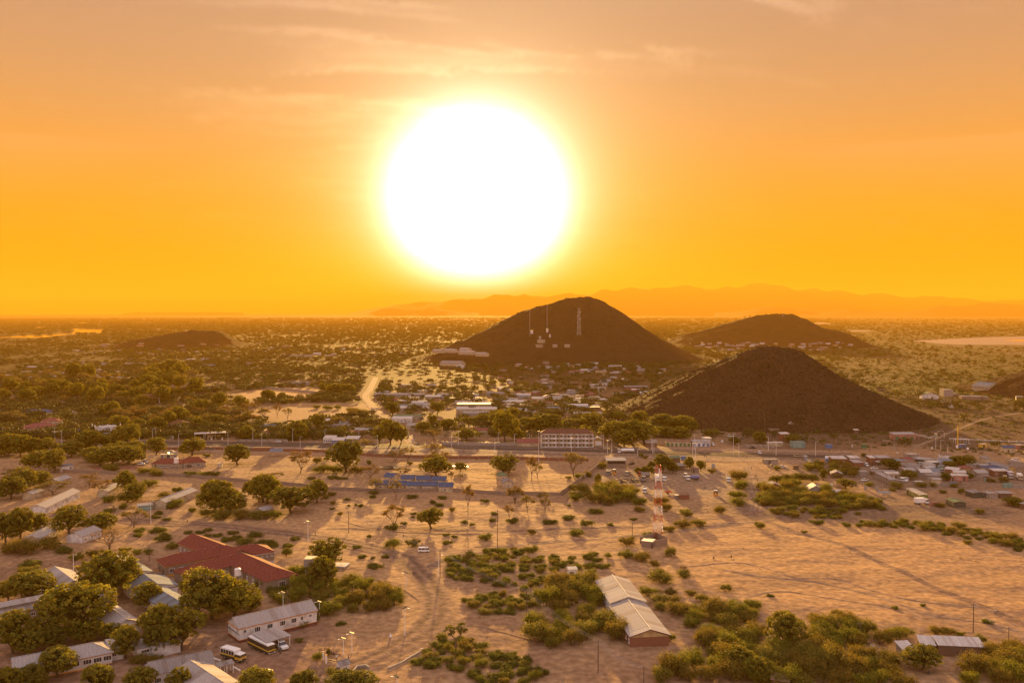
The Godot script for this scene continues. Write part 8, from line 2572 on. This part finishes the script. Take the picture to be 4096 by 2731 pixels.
func make_people() -> void:
	var poses := [person_mesh(0), person_mesh(1), person_mesh(2)]
	var skin := mat("person_skin_and_cloth", Color(1, 1, 1), 0.85)
	skin.vertex_color_use_as_albedo = true
	var hair := mat("hair_black", Color(0.012, 0.01, 0.009), 0.9)
	var cloth := {"dark": Color(0.05, 0.045, 0.05), "white": Color(0.7, 0.68, 0.66), "red": Color(0.35, 0.06, 0.05), "green": Color(0.08, 0.18, 0.08), "blue": Color(0.08, 0.12, 0.28)}
	for r in [["a", 1465, 220, "dark", 1, "person in dark clothes walking along the dirt road past the thicket"], ["b", 510, 318, "dark", 1, "person in dark clothes walking beside the solar lamp on the sand"], ["b", 1201, 332, "dark", 1, "person in dark clothes walking across the sand near the van"], ["q", 375, 552, "white", 0, "person with a white top standing behind the guard house"], ["q", 562, 566, "dark", 0, "person in dark clothes standing at the guard house wall"], ["q", 298, 472, "dark", 2, "person sitting on the ground beneath the lollipop tree, nearer the gate"], ["q", 330, 472, "dark", 2, "person sitting on the ground behind the one nearer the gate"], ["c", 1815, 495, "dark", 1, "person in dark clothes walking across the open sand field"], ["c", 1678, 498, "dark", 2, "small seated person on the open sand field"], ["d", 2133, 925, "white", 1, "person in a white shirt walking beside the power line poles"], ["d", 1610, 1405, "dark", 2, "person sitting under the round tree by the mud house"], ["s", 455, 472, "white", 0, "person in a white shirt standing before the workshop"], ["s", 1260, 532, "white", 0, "person in a white shirt in the mud hut doorway"], ["s", 1615, 587, "dark", 1, "person in dark clothes walking in the truck yard"], ["s", 2037, 502, "dark", 1, "person in dark clothes walking on the sunlit lot by the track"], ["s", 2090, 607, "dark", 0, "person on the track, first of three by the thicket"], ["s", 2110, 602, "red", 0, "person in red on the track beside the other two"], ["s", 2118, 657, "dark", 1, "person in dark clothes farther down the track"], ["s", 1410, 337, "green", 1, "person in green walking by the highway"], ["s", 1432, 337, "green", 1, "person walking beside the one in green"], ["s", 1655, 357, "dark", 1, "person crossing the verge below the highway lamps"], ["s", 1937, 337, "dark", 1, "person walking the verge, first of a pair"], ["s", 1977, 337, "dark", 1, "person walking the verge, second of a pair"], ["s", 985, 572, "dark", 0, "person standing in the shade behind the lorries"], ["s", 1020, 577, "dark", 0, "person standing next to the blue tank lorry's shade"], ["u", 685, 607, "red", 0, "person in red standing at the roadside by the arch track"], ["u", 730, 580, "dark", 0, "person in dark clothes near the notice board pole"], ["u", 805, 607, "dark", 0, "person in dark clothes standing alone at the roadside"], ["u", 635, 567, "dark", 1, "person walking off towards the pink arcade"], ["u", 870, 582, "dark", 0, "person beside the power pole at the roadside"], ["u", 1105, 580, "blue", 0, "person in blue before the dark blue kiosk"], ["t", 1237, 230, "red", 1, "person in red with a white head cloth on the verge"], ["t", 1057, 232, "red", 0, "person in red standing at the highway's edge"], ["t", 800, 347, "dark", 0, "person in dark clothes beside the parked cars"], ["t", 232, 317, "dark", 0, "person in dark clothes behind the grey kiosk"], ["x", 445, 68, "dark", 1, "person walking on the curving town road, higher up"], ["x", 980, 562, "dark", 1, "person crossing at the mouth of the town road"], ["x", 940, 528, "white", 1, "person in white at the mouth of the town road"], ["u", 1995, 706, "white", 0, "person in white beside the car on the far verge"], ["x", 1450, 648, "dark", 1, "person walking along the glinting highway kerb"]]:
		var at := ground_at(G(r[0], r[1], r[2]))
		var o := thing("person", r[5], "person", at, rng.randf() * TAU)
		var legs: Color = [Color(0.06, 0.05, 0.045), Color(0.10, 0.08, 0.06), Color(0.05, 0.06, 0.10)][rng.randi() % 3]
		put(o, "body", dressed(poses[r[4]], cloth[r[3]], legs, rng.randf() < 0.7), skin)
		var hb := Builder.new()
		var top: float = poses[r[4]][3]
		for i in 3:
			hb.tube(Vector3(0, top + 0.2 + i * 0.035, -0.02), Vector3(0, top + 0.235 + i * 0.035, -0.02), [0.108, 0.1, 0.075][i], [0.1, 0.075, 0.02][i], 8)
		put_b(o, "hair", hb, hair)

# ---------------------------------------------------------------- the far country

func range_mesh(pts: Array, dist: float, deep: float, seed_: int) -> ArrayMesh:
	var n := FastNoiseLite.new()
	n.seed = seed_
	n.frequency = 0.0012
	n.fractal_octaves = 4
	var v := PackedVector3Array()
	var c := PackedColorArray()
	var cols := 160
	var prof := [[-1.0, 0.0], [-0.8, 0.12], [-0.6, 0.3], [-0.4, 0.52], [-0.2, 0.8], [0.0, 1.0], [0.0, 1.0], [0.3, 0.8], [0.6, 0.4], [1.0, -0.05]]
	for p in prof:
		for i in cols + 1:
			var x: float = lerpf(pts[0][0], pts[-1][0], float(i) / cols)
			var y: float = pts[-1][1]
			for k in range(1, pts.size()):
				if x <= pts[k][0]:
					y = lerpf(pts[k - 1][1], pts[k][1], (x - pts[k - 1][0]) / (pts[k][0] - pts[k - 1][0]))
					break
			var d := ray(Vector2(x, y) * 1.7415)
			var q := Vector3(0, EYE, 0) + d * (dist / -d.z)
			var z: float = -dist - p[0] * deep
			var xx: float = q.x * (z / -dist)
			var w := n.get_noise_2d(xx, z)
			v.append(Vector3(xx, maxf(q.y, 1.0) * p[1] * (1.0 + w * 0.35 * (1.0 - absf(p[1] - 0.5))) - (6.0 if p[1] <= 0 else 0.0), z))
			c.append(Color(1, 1, 1))
	return grid_mesh(v, c, prof.size(), cols + 1)

func far_tree_mesh(seed_: int, flat_: float) -> ArrayMesh:
	var r := RandomNumberGenerator.new()
	r.seed = seed_
	var b := Builder.new()
	var lobes := []
	for i in 6:
		var az := TAU * i / 6.0 + r.randf() * 0.6
		lobes.append([Vector3(cos(az) * 0.5, r.randf_range(0.45, 0.75), sin(az) * 0.5), r.randf_range(0.34, 0.5)])
	for i in 130:
		var l: Array = lobes[r.randi() % 6]
		var d := Vector3(r.randfn(), r.randfn() * 0.8 + 0.2, r.randfn()).normalized()
		var p: Vector3 = l[0] + d * l[1] * r.randf_range(0.7, 1.05)
		p.y = maxf(0.1, lerpf(p.y, 0.8, flat_))
		tone(b, r, Color(1, 1, 1), 0.3)
		leaf(b, r, p, d, 0.26, 0.4)
	b.colour = Color(0.8, 0.7, 0.6)
	b.tube(Vector3(0, -0.05, 0), Vector3(0, 0.6, 0), 0.05, 0.03, 4, false)
	return b.mesh(true)

var sheets_laid := []

func flat_sheet(called: String, win: String, pts: Array, y: float, m: Material) -> void:
	var poly := PackedVector2Array()
	for p in pts:
		var q := G(win, p[0], p[1])
		poly.append(Vector2(q.x, q.z))
	sheets_laid.append(poly)
	var b := Builder.new()
	var idx := Geometry2D.triangulate_polygon(poly)
	for i in range(0, idx.size(), 3):
		var a := Vector3(poly[idx[i]].x, y, poly[idx[i]].y)
		var c := Vector3(poly[idx[i + 1]].x, y, poly[idx[i + 1]].y)
		var d := Vector3(poly[idx[i + 2]].x, y, poly[idx[i + 2]].y)
		if (c - a).cross(d - a).y < 0:
			b.tri(a, d, c)
		else:
			b.tri(a, c, d)
	var o := put(self, called, b.mesh(), m)
	tag(o, "", "", "", "structure")

func make_far() -> void:
	var rock := mat("far_rock", Color(0.05, 0.04, 0.03), 1.0)
	for a in [[[[800, 719], [830, 713], [900, 701], [960, 695], [1010, 691], [1060, 685], [1110, 683], [1140, 677], [1152, 674], [1166, 675], [1178, 681], [1230, 680], [1290, 677], [1360, 673], [1400, 668], [1430, 664], [1500, 660], [1600, 659], [1700, 656], [1760, 655], [1790, 658], [1820, 662], [1900, 667], [2000, 676], [2100, 681], [2180, 682], [2240, 690], [2400, 690], [2560, 700], [2700, 719]], 25000.0, 4200.0, 61], [[[1640, 719], [1700, 715], [1740, 709], [1780, 705], [1830, 710], [1880, 716], [1960, 714], [2080, 716], [2120, 710], [2170, 701], [2195, 704], [2230, 701], [2260, 697], [2320, 697], [2370, 706], [2440, 700], [2520, 712], [2600, 719]], 18000.0, 1900.0, 62], [[[848, 719], [880, 708], [905, 706], [930, 711], [960, 710], [985, 706], [1010, 711], [1060, 716], [1100, 719]], 20500.0, 1400.0, 63], [[[280, 719], [312, 718], [320, 716], [328, 718], [352, 718], [360, 715.5], [370, 718], [410, 717.6], [480, 717], [560, 719]], 24000.0, 700.0, 64]]:
		var o := put(self, "mountain_range", range_mesh(a[0], a[1], a[2], a[3]), rock)
		tag(o, "", "", "", "structure")
	var water := mat("river_water", Color(0.10, 0.085, 0.06), 0.10)
	water.metallic_specular = 0.6
	flat_sheet("river", "i", [[-80, 425], [20, 422], [160, 411], [300, 407], [430, 404], [520, 397], [610, 388], [640, 372], [606, 356], [640, 349], [720, 351], [800, 353], [890, 355], [880, 375], [850, 388], [760, 388], [690, 384], [620, 398], [540, 404], [480, 412], [410, 424], [300, 431], [150, 429], [-80, 432]], 0.35, water)
	flat_sheet("river_pool", "i", [[592, 300], [735, 300], [735, 304], [592, 304]], 0.35, water)
	flat_sheet("river_pool", "i", [[290, 336], [392, 338], [388, 344], [300, 342]], 0.35, water)
	flat_sheet("pond", "f", [[1098, 797], [1140, 786], [1200, 780], [1270, 784], [1292, 793], [1240, 803], [1160, 806]], 0.5, water)
	flat_sheet("pond", "f", [[1708, 786], [1760, 776], [1860, 778], [1864, 788], [1800, 792]], 0.45, water)
	var bed := mat("river_sand", Color(0.44, 0.30, 0.20), 0.96, 0.0, tex_grain, 0.01)
	flat_sheet("river_bed", "l", [[1390, 455], [1560, 448], [1760, 438], [1900, 430], [2100, 423], [2500, 415], [2500, 492], [2100, 491], [1800, 490], [1600, 478]], 0.3, bed)
	flat_sheet("river_bed", "l", [[520, 303], [640, 301], [735, 308], [600, 313]], 0.3, bed)
	flat_sheet("river_bed", "l", [[800, 366], [1000, 364], [1100, 370], [900, 375]], 0.3, bed)
	flat_sheet("river_channel", "l", [[2180, 452], [2500, 444], [2500, 456], [2300, 458]], 0.45, water)
	woods()

func woods() -> void:
	var trees := [far_tree_mesh(71, 0.0), far_tree_mesh(72, 0.0), far_tree_mesh(73, 0.75)]
	var m := leaf_mat("far_leaf", Color(1, 1, 1), 0.5)
	var where := [[], [], []]
	var low := []
	var mats_ := [Color(0.085, 0.085, 0.02), Color(0.11, 0.09, 0.025), Color(0.07, 0.065, 0.018), Color(0.10, 0.10, 0.024)]
	var dens := FastNoiseLite.new()
	dens.seed = 81
	dens.frequency = 0.006
	dens.fractal_octaves = 3
	var paved := {}
	for q in road_points:
		if q.z > -600.0:
			continue
		for a in range(-2, 3):
			for b in range(-2, 3):
				if Vector2(a, b).length() * 8.0 < q.y * 0.5 + 6.0:
					paved[Vector2i(int(q.x / 8.0) + a, int(q.z / 8.0) + b)] = true
	for i in 95000:
		var u := rng.randf()
		var d := 660.0 * pow(14000.0 / 660.0, u)
		var a := deg_to_rad(rng.randf_range(-32.0, 32.0))
		var x := sin(a) * d
		var z := -cos(a) * d
		if paved.has(Vector2i(int(x / 8.0), int(z / 8.0))):
			continue
		var h := hill_height(x, z)
		if h > 0.2:
			continue
		var s := x / -z
		var right := smoothstep(0.30, 0.42, s)
		var n := dens.get_noise_2d(x, z)
		var soft := dens.get_noise_2d(x * 0.3, z * 0.3)
		var field := false
		for q in soils:
			var e: float = pow((x - q[0]) / q[2], 2) + pow((z - q[1]) / q[3], 2)
			if e < 0.9 and q[4].r > 0.40:
				field = true
		for q in sheets_laid:
			if Geometry2D.is_point_in_polygon(Vector2(x, z), q) or Geometry2D.is_point_in_polygon(Vector2(x, z) * 1.02, q) or Geometry2D.is_point_in_polygon(Vector2(x, z) * 1.05, q) or Geometry2D.is_point_in_polygon(Vector2(x, z) * 1.08, q):
				field = true
		if field:
			continue
		var p := clampf(0.68 + n * 1.5 + soft * 0.9, 0.05, 1.0)
		p *= lerpf(1.0, 0.16, right)
		if s > -0.14 and s < 0.22 and d < 1500.0:
			p *= 0.28
		if s >= 0.2 and d < 950.0:
			p *= 0.05
		if s < -0.1 and d > 2100.0 and d < 5200.0 and s > -0.62 and absf(s + 0.42) < 0.2 and n < 0.1:
			p *= 0.6
		if rng.randf() < p:
			var w := rng.randf_range(2.6, 5.0) * (1.0 + smoothstep(1500.0, 7000.0, d) * 2.6)
			var t := w * rng.randf_range(0.8, 1.35) / (1.0 + smoothstep(2000.0, 7000.0, d))
			where[rng.randi() % 3].append(Transform3D(Basis(Vector3.UP, rng.randf() * TAU).scaled(Vector3(w, t, w)), Vector3(x, -0.1, z)).scaled_local(Vector3.ONE * rng.randf_range(0.75, 1.4)))
		elif right > 0.2 and rng.randf() < (0.85 if d > 950.0 else 0.25):
			var w2 := rng.randf_range(1.0, 2.6) * (1.0 + smoothstep(1500.0, 6000.0, d) * 2.0)
			low.append(Transform3D(Basis(Vector3.UP, rng.randf() * TAU).scaled(Vector3(w2, w2 * 0.8, w2)), Vector3(x, -0.05, z)))
	for i in 3:
		multi("woodland", trees[i], m, where[i], mats_, ["rounded trees of the far town and plain, too many to count", "taller trees of the far town and plain, too many to count", "flat-topped trees of the far town and plain, too many to count"][i], "woodland")
	multi("scrubland", shrub_far_mesh(5), m, low, [Color(0.12, 0.12, 0.026), Color(0.15, 0.13, 0.03), Color(0.10, 0.095, 0.024)], "green scrub covering the plain beyond the dark hill", "scrub")
	# dry tufts, litter and stones over the near soil
	var tuft := []
	var bits := []
	for i in 26000:
		var d2 := sqrt(rng.randf()) * 430.0 + 205.0
		var a2 := deg_to_rad(rng.randf_range(-32.0, 32.0))
		var x2 := sin(a2) * d2
		var z2 := -cos(a2) * d2
		var c := soil_at(x2, z2)
		var thick := clampf((0.50 - c.r) * 3.0, 0.04, 1.0) * (0.35 + n_mid.get_noise_2d(x2 * 0.7, z2 * 0.7) * 1.3)
		if rng.randf() > thick:
			continue
		var y2 := land(x2, z2)
		if rng.randf() < 0.6:
			var s2 := rng.randf_range(0.12, 0.45)
			tuft.append(Transform3D(Basis(Vector3.UP, rng.randf() * TAU).scaled(Vector3(s2, s2 * 0.8, s2)), Vector3(x2, y2, z2)))
		else:
			var s3 := rng.randf_range(0.05, 0.2)
			bits.append(Transform3D(Basis(Vector3.UP, rng.randf() * TAU).scaled(Vector3(s3, s3 * 0.6, s3)), Vector3(x2, y2 + 0.02, z2)))
	multi("dry_tufts", shrub_far_mesh(6), m, tuft, [Color(0.14, 0.11, 0.035), Color(0.17, 0.12, 0.05), Color(0.10, 0.095, 0.03)], "small dry tufts scattered over the near soil", "tufts")
	var gm := mat("gravel", Color(1, 1, 1), 0.95)
	gm.vertex_color_use_as_albedo = true
	multi("gravel", stone_mesh(), gm, bits, [Color(0.3, 0.22, 0.16), Color(0.2, 0.14, 0.1), Color(0.42, 0.33, 0.26)], "loose stones scattered over the near soil", "gravel")
